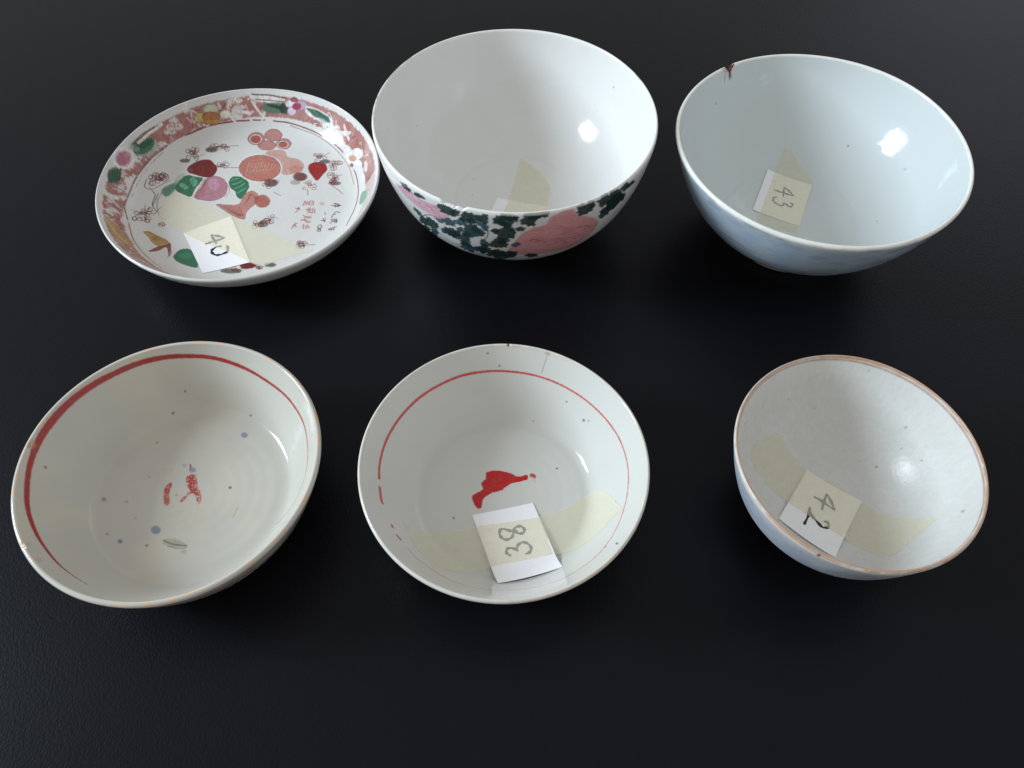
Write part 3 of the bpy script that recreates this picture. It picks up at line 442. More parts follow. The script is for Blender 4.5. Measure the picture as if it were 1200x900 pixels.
 ('s',[(35.67,40.97),(35.49,40.14),(34.7,40.0),(33.94,40.4),(33.6,41.32),(33.98,42.07),(34.87,42.01),(35.66,41.44)],0.32,(125,58,52),0.9,0.0),
 ('s',[(35.84,42.89),(35.7,42.3),(35.08,41.9),(34.42,42.37),(34.12,43.22),(34.56,43.79),(35.13,43.81),(35.75,43.31)],0.32,(125,58,52),0.9,0.0),
 ('s',[(32.51,42.87),(32.2,42.08),(31.65,41.85),(31.04,42.11),(30.84,43.2),(31.05,44.02),(31.69,43.94),(32.36,43.39)],0.32,(125,58,52),0.9,0.0),
 ('s',[(39.3,39.93),(39.31,39.04),(38.23,38.75),(37.31,39.36),(36.86,40.33),(37.38,41.22),(38.43,41.19),(39.14,40.41)],0.32,(125,58,52),0.9,0.0),
 ('s',[(35.58,40.44),(35.31,39.62),(34.37,39.47),(33.34,39.91),(33.04,40.76),(33.5,41.41),(34.54,41.51),(35.5,40.95)],0.32,(125,58,52),0.9,0.0),
 ('s',[(33.32,40.15),(30.96,43.84)],0.3,(125,58,52),0.8,0.0),
 ('s',[(32.8,42.04),(33.33,44.38)],0.3,(125,58,52),0.8,0.0),
 ('s',[(35.01,39.89),(37.15,43.19)],0.3,(125,58,52),0.8,0.0),
 ('p',[(44.97,33.4),(44.92,33.05),(44.71,32.78),(44.37,32.66),(43.97,32.7),(43.59,32.89),(43.3,33.21),(43.16,33.58),(43.2,33.94),(43.42,34.21),(43.76,34.33),(44.16,34.29),(44.54,34.09),(44.83,33.77)],(96,60,56),0.7,0.4,0.0),
 ('s',[(43.88,32.93),(43.68,32.2),(42.9,31.8),(42.15,32.44),(41.7,33.32),(42.1,34.15),(43.05,33.93),(43.66,33.42)],0.32,(125,58,52),0.9,0.0),
 ('s',[(45.1,30.58),(45.07,29.39),(44.25,28.98),(43.4,29.86),(43.1,30.99),(43.37,32.09),(44.23,32.07),(45.02,31.32)],0.32,(125,58,52),0.9,0.0),
 ('s',[(46.4,30.89),(46.39,29.82),(45.62,29.47),(44.85,30.13),(44.5,31.37),(44.8,32.22),(45.65,32.49),(46.54,31.4)],0.32,(125,58,52),0.9,0.0),
 ('s',[(45.55,35.68),(45.3,34.76),(44.49,34.56),(43.8,35.17),(43.4,36.21),(43.75,36.9),(44.62,37.07),(45.28,36.16)],0.32,(125,58,52),0.9,0.0),
 ('s',[(48.19,35.2),(48.04,34.19),(47.32,34.14),(46.66,34.79),(46.17,35.88),(46.59,36.8),(47.38,36.53),(48.16,35.72)],0.32,(125,58,52),0.9,0.0),
 ('s',[(50.1,34.28),(49.59,33.55),(48.51,33.34),(47.25,34.16),(46.85,35.29),(47.55,35.82),(48.86,35.76),(49.75,34.82)],0.32,(125,58,52),0.9,0.0),
 ('s',[(46.82,35.06),(46.55,34.27),(45.8,34.14),(45.02,34.73),(44.61,35.69),(45.13,36.48),(45.95,36.2),(46.62,35.64)],0.32,(125,58,52),0.9,0.0),
 ('s',[(45.97,34.26),(41.11,35.41)],0.3,(125,58,52),0.8,0.0),
 ('s',[(44.01,32.28),(42.61,37.39)],0.3,(125,58,52),0.8,0.0),
 ('s',[(46.9,32.38),(43.42,37.67)],0.3,(125,58,52),0.8,0.0),
 ('p',[(46.7,22.36),(46.66,21.99),(46.46,21.7),(46.13,21.55),(45.74,21.57),(45.36,21.76),(45.08,22.07),(44.94,22.45),(44.97,22.82),(45.18,23.11),(45.51,23.26),(45.9,23.24),(46.27,23.05),(46.56,22.74)],(96,60,56),0.7,0.4,0.0),
 ('s',[(47.49,21.5),(47.35,20.62),(46.21,20.6),(45.27,20.86),(44.89,21.86),(45.36,22.49),(46.44,22.49),(47.53,21.94)],0.32,(125,58,52),0.9,0.0),
 ('s',[(47.1,21.54),(46.86,20.74),(45.86,20.39),(44.74,20.98),(44.68,21.85),(44.98,22.65),(46.04,22.72),(46.83,22.02)],0.32,(125,58,52),0.9,0.0),
 ('s',[(46.29,20.1),(46.25,19.1),(45.09,19.05),(44.03,19.41),(43.6,20.44),(44.06,21.28),(45.34,21.38),(46.46,20.62)],0.32,(125,58,52),0.9,0.0),
 ('s',[(49.22,22.01),(48.82,20.94),(47.84,20.67),(46.74,21.24),(46.37,22.52),(47.03,23.44),(47.9,23.77),(48.9,22.65)],0.32,(125,58,52),0.9,0.0),
 ('s',[(47.33,18.82),(47.2,17.89),(46.31,17.33),(45.24,18.08),(44.98,19.24),(45.37,20.26),(46.39,20.05),(47.31,19.34)],0.32,(125,58,52),0.9,0.0),
 ('s',[(48.36,23.88),(48.01,22.76),(47.08,22.44),(46.15,23.36),(45.79,24.31),(46.07,25.07),(47.21,25.41),(48.08,24.44)],0.32,(125,58,52),0.9,0.0),
 ('s',[(44.04,26.2),(43.9,25.16),(43.0,25.04),(41.97,25.45),(41.62,26.54),(42.15,27.37),(43.11,27.69),(43.96,26.75)],0.32,(125,58,52),0.9,0.0),
 ('s',[(48.36,22.15),(48.07,21.44),(47.19,21.09),(46.45,21.6),(46.22,22.5),(46.42,23.23),(47.33,23.16),(47.98,22.68)],0.32,(125,58,52),0.9,0.0),
 ('s',[(47.99,19.74),(47.64,18.79),(46.71,18.63),(45.91,19.03),(45.44,20.13),(45.89,20.89),(46.78,21.11),(47.76,20.29)],0.32,(125,58,52),0.9,0.0),
 ('s',[(45.7,19.3),(45.51,18.6),(44.74,18.29),(43.99,18.8),(43.75,19.61),(44.0,20.25),(44.78,20.55),(45.64,19.79)],0.32,(125,58,52),0.9,0.0),
 ('s',[(47.06,22.37),(45.49,27.39)],0.3,(125,58,52),0.8,0.0),
 ('s',[(45.24,23.41),(44.58,27.48)],0.3,(125,58,52),0.8,0.0),
 ('s',[(44.88,24.19),(42.48,26.68)],0.3,(125,58,52),0.8,0.0),
 ('s',[(46.92,20.62),(44.76,27.48)],0.3,(125,58,52),0.8,0.0),
 ('s',[(45.36,20.7),(41.36,25.02)],0.3,(125,58,52),0.8,0.0),
 ('p',[(33.73,17.27),(33.71,16.94),(33.54,16.67),(33.26,16.52),(32.93,16.52),(32.6,16.67),(32.35,16.93),(32.23,17.26),(32.25,17.6),(32.42,17.86),(32.7,18.01),(33.03,18.01),(33.36,17.86),(33.61,17.6)],(96,60,56),0.7,0.4,0.0),
 ('s',[(30.43,14.37),(30.12,13.45),(29.53,13.16),(28.79,13.65),(28.43,14.61),(28.76,15.5),(29.48,15.4),(30.09,14.83)],0.32,(160,90,84),0.9,0.0),
 ('s',[(36.48,14.31),(36.16,13.42),(35.18,13.4),(34.35,13.72),(33.95,14.54),(34.34,15.18),(35.41,15.24),(36.26,14.75)],0.32,(160,90,84),0.9,0.0),
 ('s',[(33.05,15.94),(32.83,15.03),(32.33,14.88),(31.77,15.21),(31.44,16.15),(31.74,16.85),(32.3,17.02),(32.78,16.49)],0.32,(160,90,84),0.9,0.0),
 ('s',[(32.89,17.83),(32.72,16.87),(31.83,16.83),(31.05,17.09),(30.57,18.04),(31.04,18.71),(31.98,18.97),(32.99,18.35)],0.32,(160,90,84),0.9,0.0),
 ('s',[(32.76,19.98),(32.62,19.04),(31.81,18.62),(30.88,19.36),(30.56,20.2),(31.04,20.83),(31.76,21.21),(32.48,20.56)],0.32,(160,90,84),0.9,0.0),
 ('s',[(36.27,16.47),(36.15,15.64),(35.29,15.34),(34.59,15.84),(34.26,16.72),(34.57,17.52),(35.39,17.57),(36.23,16.93)],0.32,(160,90,84),0.9,0.0),
 ('s',[(30.95,19.24),(30.67,18.53),(30.15,18.19),(29.47,18.67),(29.31,19.45),(29.54,20.04),(30.17,20.15),(30.8,19.64)],0.32,(160,90,84),0.9,0.0),
 ('s',[(31.4,17.31),(35.74,18.44)],0.3,(160,90,84),0.8,0.0),
 ('s',[(32.84,17.05),(27.72,19.66)],0.3,(160,90,84),0.8,0.0),
 ('s',[(30.71,17.86),(32.12,20.82)],0.3,(160,90,84),0.8,0.0),
 ('s',[(35.47,41.2),(40.82,43.67)],0.35,(125,58,52),0.8,0.0),
 ('s',[(45.25,33.51),(49.71,34.02)],0.35,(125,58,52),0.8,0.0),
 ('s',[(45.53,16.48),(49.55,13.07),(53.36,8.95)],0.35,(125,58,52),0.8,0.0),
 ('s',[(11.6,11.04),(16.24,8.11)],0.35,(125,58,52),0.8,0.0),
 ('s',[(47.24,24.33),(50.62,25.02)],0.35,(125,58,52),0.8,0.0),
 ('s',[(31.51,13.48),(32.57,8.73)],0.35,(125,58,52),0.8,0.0),
 ('s',[(-60.46,9.16),(-56.44,4.71),(-55.75,-3.64),(-49.78,-11.24)],0.45,(125,58,52),0.9,0.0),
 ('s',[(-58.65,8.24),(-54.58,13.55),(-51.11,17.35)],0.35,(125,58,52),0.8,0.0),
 ('s',[(-54.94,6.09),(-55.49,-4.66)],0.4,(125,58,52),0.9,0.0),
 ('s',[(-62.69,14.16),(-62.59,8.41),(-60.13,7.66)],0.35,(125,58,52),0.9,0.0),
 ('s',[(-53.11,7.46),(-53.83,-1.16),(-51.01,-9.27)],0.35,(78,66,62),0.8,0.0),
 ('s',[(-53.21,-11.72),(-50.25,-3.88)],0.5,(78,66,62),0.7,0.0),
 ('p',[(-58.85,-11.93),(-58.82,-12.39),(-58.94,-12.84),(-59.22,-13.17),(-59.57,-13.34),(-59.94,-13.31),(-60.25,-13.07),(-60.44,-12.68),(-60.47,-12.21),(-60.36,-11.75),(-60.09,-11.4),(-59.74,-11.23),(-59.36,-11.27),(-59.05,-11.52)],(96,60,56),0.7,0.4,0.0),
 ('s',[(-54.03,-16.31),(-54.12,-17.48),(-54.98,-18.2),(-56.09,-17.74),(-56.6,-16.81),(-56.24,-15.69),(-55.26,-15.27),(-54.4,-15.69)],0.32,(125,58,52),0.9,0.0),
 ('s',[(-57.7,-11.13),(-57.73,-12.29),(-58.58,-12.81),(-59.53,-12.78),(-59.92,-11.75),(-59.61,-10.87),(-58.78,-10.4),(-57.9,-10.66)],0.32,(125,58,52),0.9,0.0),
 ('s',[(-56.24,-15.7),(-56.1,-17.03),(-56.91,-17.68),(-57.97,-17.3),(-58.48,-16.25),(-58.26,-14.86),(-57.39,-14.48),(-56.5,-14.99)],0.32,(125,58,52),0.9,0.0),
 ('s',[(-53.64,-16.51),(-53.71,-17.66),(-54.43,-18.38),(-55.28,-18.06),(-55.7,-16.75),(-55.74,-15.53),(-54.8,-15.31),(-54.08,-15.87)],0.32,(125,58,52),0.9,0.0),
 ('s',[(-55.03,-12.22),(-55.22,-13.4),(-55.73,-14.09),(-56.6,-13.49),(-57.02,-12.47),(-56.86,-11.35),(-56.23,-10.85),(-55.37,-11.69)],0.32,(125,58,52),0.9,0.0),
 ('s',[(-57.42,-10.28),(-57.28,-11.4),(-57.88,-12.18),(-58.56,-11.77),(-59.04,-10.56),(-59.05,-9.33),(-58.33,-8.8),(-57.63,-9.62)],0.32,(125,58,52),0.9,0.0),
 ('s',[(-60.4,-17.18),(-60.29,-18.34),(-60.71,-19.69),(-61.55,-19.5),(-61.96,-18.05),(-61.98,-16.77),(-61.3,-16.04),(-60.67,-16.51)],0.32,(125,58,52),0.9,0.0),
 ('s',[(-54.33,-10.14),(-54.82,-11.31),(-55.61,-11.8),(-56.47,-11.53),(-57.1,-10.57),(-56.64,-9.59),(-55.73,-9.13),(-54.79,-9.62)],0.32,(125,58,52),0.9,0.0),
 ('s',[(-57.53,-16.52),(-57.69,-17.74),(-58.56,-18.29),(-59.58,-18.3),(-59.98,-17.47),(-59.52,-16.36),(-58.8,-15.55),(-57.96,-16.12)],0.32,(125,58,52),0.9,0.0),
 ('s',[(-54.5,-7.47),(-54.79,-8.67),(-55.71,-9.64),(-56.77,-9.04),(-57.32,-7.75),(-57.13,-6.74),(-56.04,-6.01),(-54.88,-6.89)],0.32,(125,58,52),0.9,0.0),
 ('s',[(-53.68,-14.52),(-53.82,-15.57),(-54.68,-16.07),(-55.53,-15.78),(-56.19,-14.89),(-55.78,-13.79),(-54.83,-13.62),(-54.03,-13.95)],0.32,(125,58,52),0.9,0.0),
 ('s',[(-58.11,-9.29),(-58.23,-10.57),(-58.75,-11.27),(-59.53,-10.83),(-60.09,-9.71),(-59.89,-8.48),(-59.18,-8.06),(-58.3,-8.73)],0.32,(125,58,52),0.9,0.0),
 ('s',[(-59.54,-14.76),(-59.54,-15.92),(-60.07,-16.67),(-60.84,-16.54),(-61.15,-15.51),(-61.08,-14.57),(-60.52,-13.86),(-59.75,-14.24)],0.32,(125,58,52),0.9,0.0),
 ('s',[(-60.22,-17.23),(-60.21,-18.71),(-60.67,-19.59),(-61.31,-19.29),(-61.81,-18.15),(-61.88,-16.77),(-61.24,-16.21),(-60.52,-16.64)],0.32,(125,58,52),0.9,0.0),
 ('s',[(-60.57,-12.3),(-60.73,-13.42),(-61.22,-14.36),(-61.91,-14.17),(-62.55,-13.36),(-62.2,-12.12),(-61.58,-11.5),(-60.9,-11.89)],0.32,(125,58,52),0.9,0.0),
 ('s',[(-58.11,-11.94),(-63.74,-11.78)],0.3,(125,58,52),0.8,0.0),
 ('s',[(-57.75,-10.45),(-54.39,-8.33)],0.3,(125,58,52),0.8,0.0),
 ('s',[(-57.98,-11.34),(-56.23,-6.38)],0.3,(125,58,52),0.8,0.0),
 ('s',[(-60.83,-13.02),(-54.71,-7.89)],0.3,(125,58,52),0.8,0.0),
 ('s',[(-56.48,-15.59),(-56.93,-5.91)],0.3,(125,58,52),0.8,0.0),
 ('s',[(-56.82,-15.74),(-59.27,-5.28)],0.3,(125,58,52),0.8,0.0),
 ('s',[(-59.51,-13.19),(-53.39,-10.14)],0.3,(125,58,52),0.8,0.0),
 ('p',[(-54.68,17.6),(-54.68,17.16),(-54.86,16.75),(-55.2,16.47),(-55.61,16.35),(-56.01,16.42),(-56.34,16.67),(-56.52,17.06),(-56.52,17.5),(-56.33,17.91),(-56.0,18.21),(-55.6,18.33),(-55.19,18.26),(-54.86,18.0)],(96,60,56),0.7,0.4,0.0),
 ('s',[(-59.29,12.82),(-59.32,11.96),(-60.1,10.99),(-60.92,11.28),(-61.29,12.11),(-61.1,13.15),(-60.25,13.75),(-59.37,13.41)],0.32,(125,58,52),0.9,0.0),
 ('s',[(-56.31,17.78),(-56.43,16.62),(-57.45,15.68),(-58.49,16.09),(-58.97,17.01),(-58.52,18.17),(-57.54,18.57),(-56.49,18.33)],0.32,(125,58,52),0.9,0.0),
 ('s',[(-60.28,17.02),(-60.43,15.72),(-61.13,14.85),(-61.81,15.04),(-62.16,16.21),(-61.97,17.19),(-61.27,17.96),(-60.55,17.56)],0.32,(125,58,52),0.9,0.0),
 ('s',[(-53.5,21.17),(-53.45,20.11),(-54.19,19.25),(-55.02,19.83),(-55.53,20.92),(-55.27,22.18),(-54.38,22.27),(-53.48,21.85)],0.32,(125,58,52),0.9,0.0),
 ('s',[(-59.28,15.56),(-59.44,14.66),(-60.23,14.11),(-60.97,14.13),(-61.3,14.75),(-60.94,15.62),(-60.21,16.35),(-59.28,16.06)],0.32,(125,58,52),0.9,0.0),
 ('s',[(-54.89,19.67),(-55.18,18.56),(-56.31,18.17),(-57.24,18.16),(-57.6,18.99),(-57.36,19.86),(-56.09,20.44),(-55.19,20.03)],0.32,(125,58,52),0.9,0.0),
 ('s',[(-55.91,17.98),(-56.33,16.83),(-57.24,16.07),(-58.22,16.2),(-58.7,17.23),(-58.29,18.29),(-57.27,19.22),(-56.14,18.56)],0.32,(125,58,52),0.9,0.0),
 ('s',[(-56.2,16.16),(-59.62,20.18)],0.3,(125,58,52),0.8,0.0),
 ('s',[(-56.16,17.89),(-61.3,18.29)],0.3,(125,58,52),0.8,0.0),
 ('s',[(-58.76,15.41),(-59.27,20.46)],0.3,(125,58,52),0.8,0.0),
 ('p',[(-47.33,-18.41),(-47.31,-18.68),(-47.42,-18.91),(-47.62,-19.06),(-47.88,-19.09),(-48.14,-18.99),(-48.36,-18.8),(-48.48,-18.55),(-48.5,-18.27),(-48.4,-18.04),(-48.2,-17.89),(-47.94,-17.86),(-47.67,-17.96),(-47.46,-18.15)],(96,60,56),0.7,0.4,0.0),
 ('s',[(-46.15,-19.44),(-46.39,-20.32),(-46.98,-20.45),(-47.59,-20.26),(-48.11,-19.48),(-47.86,-18.63),(-47.11,-18.64),(-46.51,-19.08)],0.32,(125,58,52),0.9,0.0),
 ('s',[(-44.87,-18.94),(-44.9,-19.74),(-45.42,-19.99),(-46.0,-19.61),(-46.37,-18.89),(-46.25,-18.21),(-45.71,-17.91),(-45.21,-18.56)],0.32,(125,58,52),0.9,0.0),
 ('s',[(-44.46,-18.55),(-44.73,-19.13),(-45.31,-19.5),(-46.08,-19.21),(-46.29,-18.57),(-46.08,-17.98),(-45.34,-17.98),(-44.74,-18.24)],0.32,(125,58,52),0.9,0.0),
 ('s',[(-48.42,-17.96),(-46.58,-16.5)],0.3,(125,58,52),0.8,0.0),
 ('s',[(-48.61,-18.52),(-45.83,-16.76)],0.3,(125,58,52),0.8,0.0),
 ('p',[(10.0,-14.86),(9.99,-15.26),(9.8,-15.58),(9.47,-15.77),(9.06,-15.78),(8.66,-15.61),(8.35,-15.3),(8.18,-14.9),(8.19,-14.5),(8.38,-14.18),(8.71,-13.99),(9.12,-13.99),(9.52,-14.15),(9.84,-14.47)],(96,60,56),0.7,0.4,0.0),
 ('s',[(7.35,-17.88),(7.02,-19.14),(6.01,-19.49),(4.8,-18.71),(4.56,-17.65),(4.85,-16.85),(5.98,-16.3),(6.78,-17.21)],0.32,(125,58,52),0.9,0.0),
 ('s',[(10.88,-14.42),(10.65,-15.31),(9.79,-15.71),(8.79,-15.16),(8.37,-14.23),(8.74,-13.5),(9.78,-13.38),(10.6,-13.91)],0.32,(125,58,52),0.9,0.0),
 ('s',[(6.82,-13.93),(6.59,-14.78),(5.79,-15.13),(4.73,-14.65),(4.59,-13.75),(4.96,-13.04),(5.78,-12.99),(6.58,-13.45)],0.32,(125,58,52),0.9,0.0),
 ('s',[(11.98,-13.25),(11.68,-14.06),(10.72,-14.65),(9.54,-14.01),(8.88,-13.04),(9.62,-12.29),(10.81,-12.22),(11.94,-12.69)],0.32,(125,58,52),0.9,0.0),
 ('s',[(11.01,-16.25),(10.77,-17.31),(10.06,-17.82),(9.13,-17.24),(8.82,-16.03),(9.03,-15.08),(10.01,-14.93),(10.88,-15.6)],0.32,(125,58,52),0.9,0.0),
 ('s',[(12.72,-13.47),(12.2,-14.32),(11.32,-14.83),(10.11,-14.23),(9.78,-13.27),(10.37,-12.33),(11.35,-12.18),(12.24,-12.88)],0.32,(125,58,52),0.9,0.0),
 ('s',[(10.27,-16.66),(10.24,-17.76),(9.37,-18.26),(8.37,-17.56),(7.95,-16.43),(8.23,-15.21),(9.21,-15.07),(10.3,-16.02)],0.32,(125,58,52),0.9,0.0),
 ('s',[(10.71,-16.26),(10.33,-17.2),(9.37,-17.48),(8.19,-17.06),(8.0,-16.1),(8.41,-15.25),(9.41,-15.23),(10.62,-15.84)],0.32,(125,58,52),0.9,0.0),
 ('s',[(8.15,-16.34),(8.1,-17.58),(7.42,-18.01),(6.51,-17.23),(6.2,-16.11),(6.4,-15.09),(7.17,-14.74),(8.02,-15.7)],0.32,(125,58,52),0.9,0.0),
 ('s',[(9.0,-15.63),(9.04,-12.57)],0.3,(125,58,52),0.8,0.0),
 ('s',[(6.76,-15.01),(4.52,-15.05)],0.3,(125,58,52),0.8,0.0),
 ('s',[(7.86,-16.15),(9.37,-12.65)],0.3,(125,58,52),0.8,0.0),
 ('s',[(8.99,-14.43),(11.97,-14.4)],0.3,(125,58,52),0.8,0.0),
 ('p',[(14.6,-12.07),(14.59,-12.45),(14.41,-12.75),(14.09,-12.92),(13.71,-12.93),(13.33,-12.77),(13.04,-12.48),(12.88,-12.1),(12.9,-11.73),(13.08,-11.42),(13.39,-11.25),(13.77,-11.24),(14.15,-11.4),(14.45,-11.7)],(96,60,56),0.7,0.4,0.0),
 ('s',[(15.89,-8.86),(15.73,-9.62),(14.83,-10.14),(13.78,-9.56),(13.31,-8.67),(13.89,-8.05),(14.86,-7.75),(15.55,-8.42)],0.32,(125,58,52),0.9,0.0),
 ('s',[(13.88,-14.07),(13.78,-14.91),(13.11,-15.43),(12.35,-14.87),(12.04,-13.84),(12.23,-12.9),(12.98,-12.62),(13.87,-13.48)],0.32,(125,58,52),0.9,0.0),
 ('s',[(15.61,-13.95),(15.38,-14.99),(14.69,-15.45),(13.83,-14.69),(13.45,-13.76),(13.79,-12.82),(14.65,-12.9),(15.4,-13.4)],0.32,(125,58,52),0.9,0.0),
 ('s',[(13.13,-12.05),(12.65,-13.14),(11.75,-13.28),(10.81,-12.84),(10.22,-11.87),(10.64,-10.85),(11.78,-10.77),(12.92,-11.53)],0.32,(125,58,52),0.9,0.0),
 ('s',[(13.66,-11.87),(13.29,-12.79),(12.3,-12.93),(11.31,-12.5),(10.77,-11.71),(11.3,-11.01),(12.45,-10.71),(13.29,-11.43)],0.32,(125,58,52),0.9,0.0),
 ('s',[(16.52,-13.57),(16.33,-14.53),(15.41,-15.01),(14.5,-14.56),(13.98,-13.33),(14.33,-12.25),(15.42,-11.95),(16.35,-12.86)],0.32,(125,58,52),0.9,0.0),
 ('s',[(13.6,-11.1),(15.07,-9.26)],0.3,(125,58,52),0.8,0.0),
 ('s',[(13.46,-12.68),(10.79,-10.68)],0.3,(125,58,52),0.8,0.0),
 ('s',[(14.61,-12.22),(11.48,-8.61)],0.3,(125,58,52),0.8,0.0),
 ('p',[(37.68,-32.8),(37.67,-33.18),(37.48,-33.47),(37.17,-33.63),(36.79,-33.62),(36.42,-33.44),(36.13,-33.14),(35.98,-32.76),(36.0,-32.4),(36.18,-32.1),(36.5,-31.95),(36.87,-31.95),(37.25,-32.12),(37.54,-32.43)],(96,60,56),0.7,0.4,0.0),
 ('s',[(37.33,-33.69),(37.33,-34.62),(36.42,-34.87),(35.42,-34.58),(34.94,-33.31),(35.51,-32.48),(36.4,-32.32),(37.2,-33.03)],0.32,(125,58,52),0.9,0.0),
 ('s',[(35.73,-33.94),(35.61,-34.81),(34.77,-35.11),(33.97,-34.57),(33.67,-33.7),(33.88,-32.92),(34.79,-32.8),(35.58,-33.47)],0.32,(125,58,52),0.9,0.0),
 ('s',[(34.68,-32.91),(34.59,-33.92),(33.72,-34.01),(33.04,-33.74),(32.55,-32.62),(32.84,-31.89),(33.71,-31.73),(34.63,-32.36)],0.32,(125,58,52),0.9,0.0),
 ('s',[(38.04,-30.16),(37.83,-30.96),(36.99,-31.23),(36.27,-30.79),(35.7,-29.88),(36.15,-29.05),(37.02,-29.01),(37.84,-29.71)],0.32,(125,58,52),0.9,0.0),
 ('s',[(36.3,-30.09),(36.08,-31.06),(35.05,-31.21),(34.03,-30.85),(33.59,-29.73),(34.19,-29.03),(35.07,-28.94),(36.12,-29.58)],0.32,(125,58,52),0.9,0.0),
 ('s',[(35.68,-32.24),(35.47,-33.24),(34.93,-33.56),(34.29,-32.91),(33.99,-31.96),(34.18,-30.96),(34.82,-30.89),(35.36,-31.63)],0.32,(125,58,52),0.9,0.0),
 ('s',[(36.14,-31.35),(36.24,-32.39),(35.22,-32.69),(34.21,-32.0),(33.85,-31.07),(34.39,-30.37),(35.3,-30.15),(36.19,-30.87)],0.32,(125,58,52),0.9,0.0),
 ('s',[(35.28,-30.03),(35.05,-31.13),(34.19,-31.55),(33.28,-30.78),(32.87,-29.69),(33.14,-28.55),(34.13,-28.6),(34.84,-29.47)],0.32,(125,58,52),0.9,0.0),
 ('s',[(34.47,-30.6),(34.4,-31.41),(33.62,-31.74),(32.9,-31.19),(32.42,-30.36),(32.9,-29.78),(33.69,-29.57),(34.36,-30.16)],0.32,(125,58,52),0.9,0.0),
 ('s',[(35.91,-31.29),(39.09,-30.71)],0.3,(125,58,52),0.8,0.0),
 ('s',[(37.44,-32.87),(34.42,-29.31)],0.3,(125,58,52),0.8,0.0),
 ('s',[(35.93,-31.14),(37.06,-29.51)],0.3,(125,58,52),0.8,0.0),
 ('s',[(35.21,-32.59),(38.86,-30.48)],0.3,(125,58,52),0.8,0.0),
 ('s',[(35.99,-32.23),(43.26,-32.04)],0.4,(125,58,52),0.9,0.0),
 ('s',[(13.73,-10.76),(17.94,-10.33)],0.35,(125,58,52),0.8,0.0),
 ('p',[(4.73,-52.62),(4.74,-52.96),(4.59,-53.24),(4.32,-53.41),(3.98,-53.41),(3.64,-53.27),(3.36,-53.0),(3.21,-52.65),(3.2,-52.31),(3.34,-52.02),(3.62,-51.87),(3.95,-51.86),(4.29,-52.0),(4.57,-52.27)],(96,60,56),0.7,0.4,0.0),
 ('s',[(4.04,-51.89),(3.93,-52.96),(3.34,-53.08),(2.71,-52.68),(2.34,-51.67),(2.47,-50.74),(3.14,-50.74),(3.89,-51.31)],0.32,(125,58,52),0.9,0.0),
 ('s',[(3.28,-51.87),(3.07,-52.72),(2.51,-52.93),(1.77,-52.59),(1.62,-51.71),(1.8,-51.12),(2.32,-50.85),(2.89,-51.4)],0.32,(125,58,52),0.9,0.0),
 ('s',[(2.56,-50.72),(2.5,-51.51),(1.61,-51.91),(0.72,-51.52),(0.15,-50.57),(0.68,-49.69),(1.48,-49.53),(2.39,-50.19)],0.32,(125,58,52),0.9,0.0),
 ('s',[(5.84,-52.88),(5.62,-53.93),(4.9,-54.16),(4.07,-53.54),(3.64,-52.72),(3.87,-52.04),(4.79,-51.73),(5.66,-52.42)],0.32,(125,58,52),0.9,0.0),
 ('s',[(2.65,-52.11),(2.48,-53.13),(1.95,-53.18),(1.22,-52.94),(0.85,-51.94),(1.1,-51.28),(1.76,-51.01),(2.44,-51.58)],0.32,(125,58,52),0.9,0.0),
 ('s',[(3.94,-51.62),(5.99,-51.03)],0.3,(125,58,52),0.8,0.0),
 ('s',[(3.25,-52.79),(6.59,-51.97)],0.3,(125,58,52),0.8,0.0),
 ('p',[(16.29,-50.49),(16.29,-50.84),(16.14,-51.12),(15.87,-51.28),(15.52,-51.27),(15.18,-51.12),(14.9,-50.84),(14.75,-50.49),(14.75,-50.14),(14.9,-49.87),(15.17,-49.71),(15.52,-49.71),(15.86,-49.86),(16.14,-50.14)],(96,60,56),0.7,0.4,0.0),
 ('s',[(16.68,-50.14),(16.45,-51.11),(15.52,-51.36),(14.6,-50.85),(14.28,-49.93),(14.58,-49.16),(15.49,-49.07),(16.49,-49.67)],0.32,(125,58,52),0.9,0.0),
 ('s',[(15.15,-48.6),(14.83,-49.45),(14.1,-49.73),(13.14,-49.37),(12.75,-48.43),(13.23,-47.57),(13.98,-47.42),(14.75,-48.07)],0.32,(125,58,52),0.9,0.0),
 ('s',[(15.57,-49.93),(15.37,-50.76),(14.73,-50.96),(13.86,-50.49),(13.62,-49.77),(13.94,-49.08),(14.69,-49.08),(15.49,-49.57)],0.32,(125,58,52),0.9,0.0),
 ('s',[(15.5,-48.56),(15.36,-49.33),(14.76,-49.53),(14.14,-49.2),(13.88,-48.36),(13.99,-47.73),(14.71,-47.79),(15.4,-48.13)],0.32,(125,58,52),0.9,0.0),
 ('s',[(17.25,-49.73),(17.09,-50.61),(16.27,-51.11),(15.42,-50.42),(14.72,-49.46),(15.27,-48.68),(16.14,-48.69),(17.08,-49.15)],0.32,(125,58,52),0.9,0.0),
 ('s',[(15.99,-49.63),(17.92,-49.19)],0.3,(125,58,52),0.8,0.0),
 ('s',[(15.53,-50.43),(13.0,-48.83)],0.3,(125,58,52),0.8,0.0),
 ('p',[(-19.93,-0.15),(-13.21,-0.45),(-6.74,0.4),(-5.53,7.57),(-1.51,11.89),(3.61,7.26),(3.25,1.34),(0.63,-2.27),(-1.05,-7.05),(-0.86,-11.95),(-7.98,-9.4),(-13.79,-5.42)],(192,122,110),0.9,0.5,0.0),
 ('s',[(-17.28,-0.86),(-12.33,-4.54),(-4.61,-9.74)],0.3,(146,74,68),0.75,0.0),
 ('s',[(-15.41,-1.02),(-10.7,-5.18),(-4.17,-9.49)],0.3,(146,74,68),0.75,0.0),
 ('s',[(-13.55,-1.18),(-9.08,-5.82),(-3.73,-9.25)],0.3,(146,74,68),0.75,0.0),
 ('s',[(-11.69,-1.34),(-7.45,-6.46),(-3.29,-8.99)],0.3,(146,74,68),0.75,0.0),
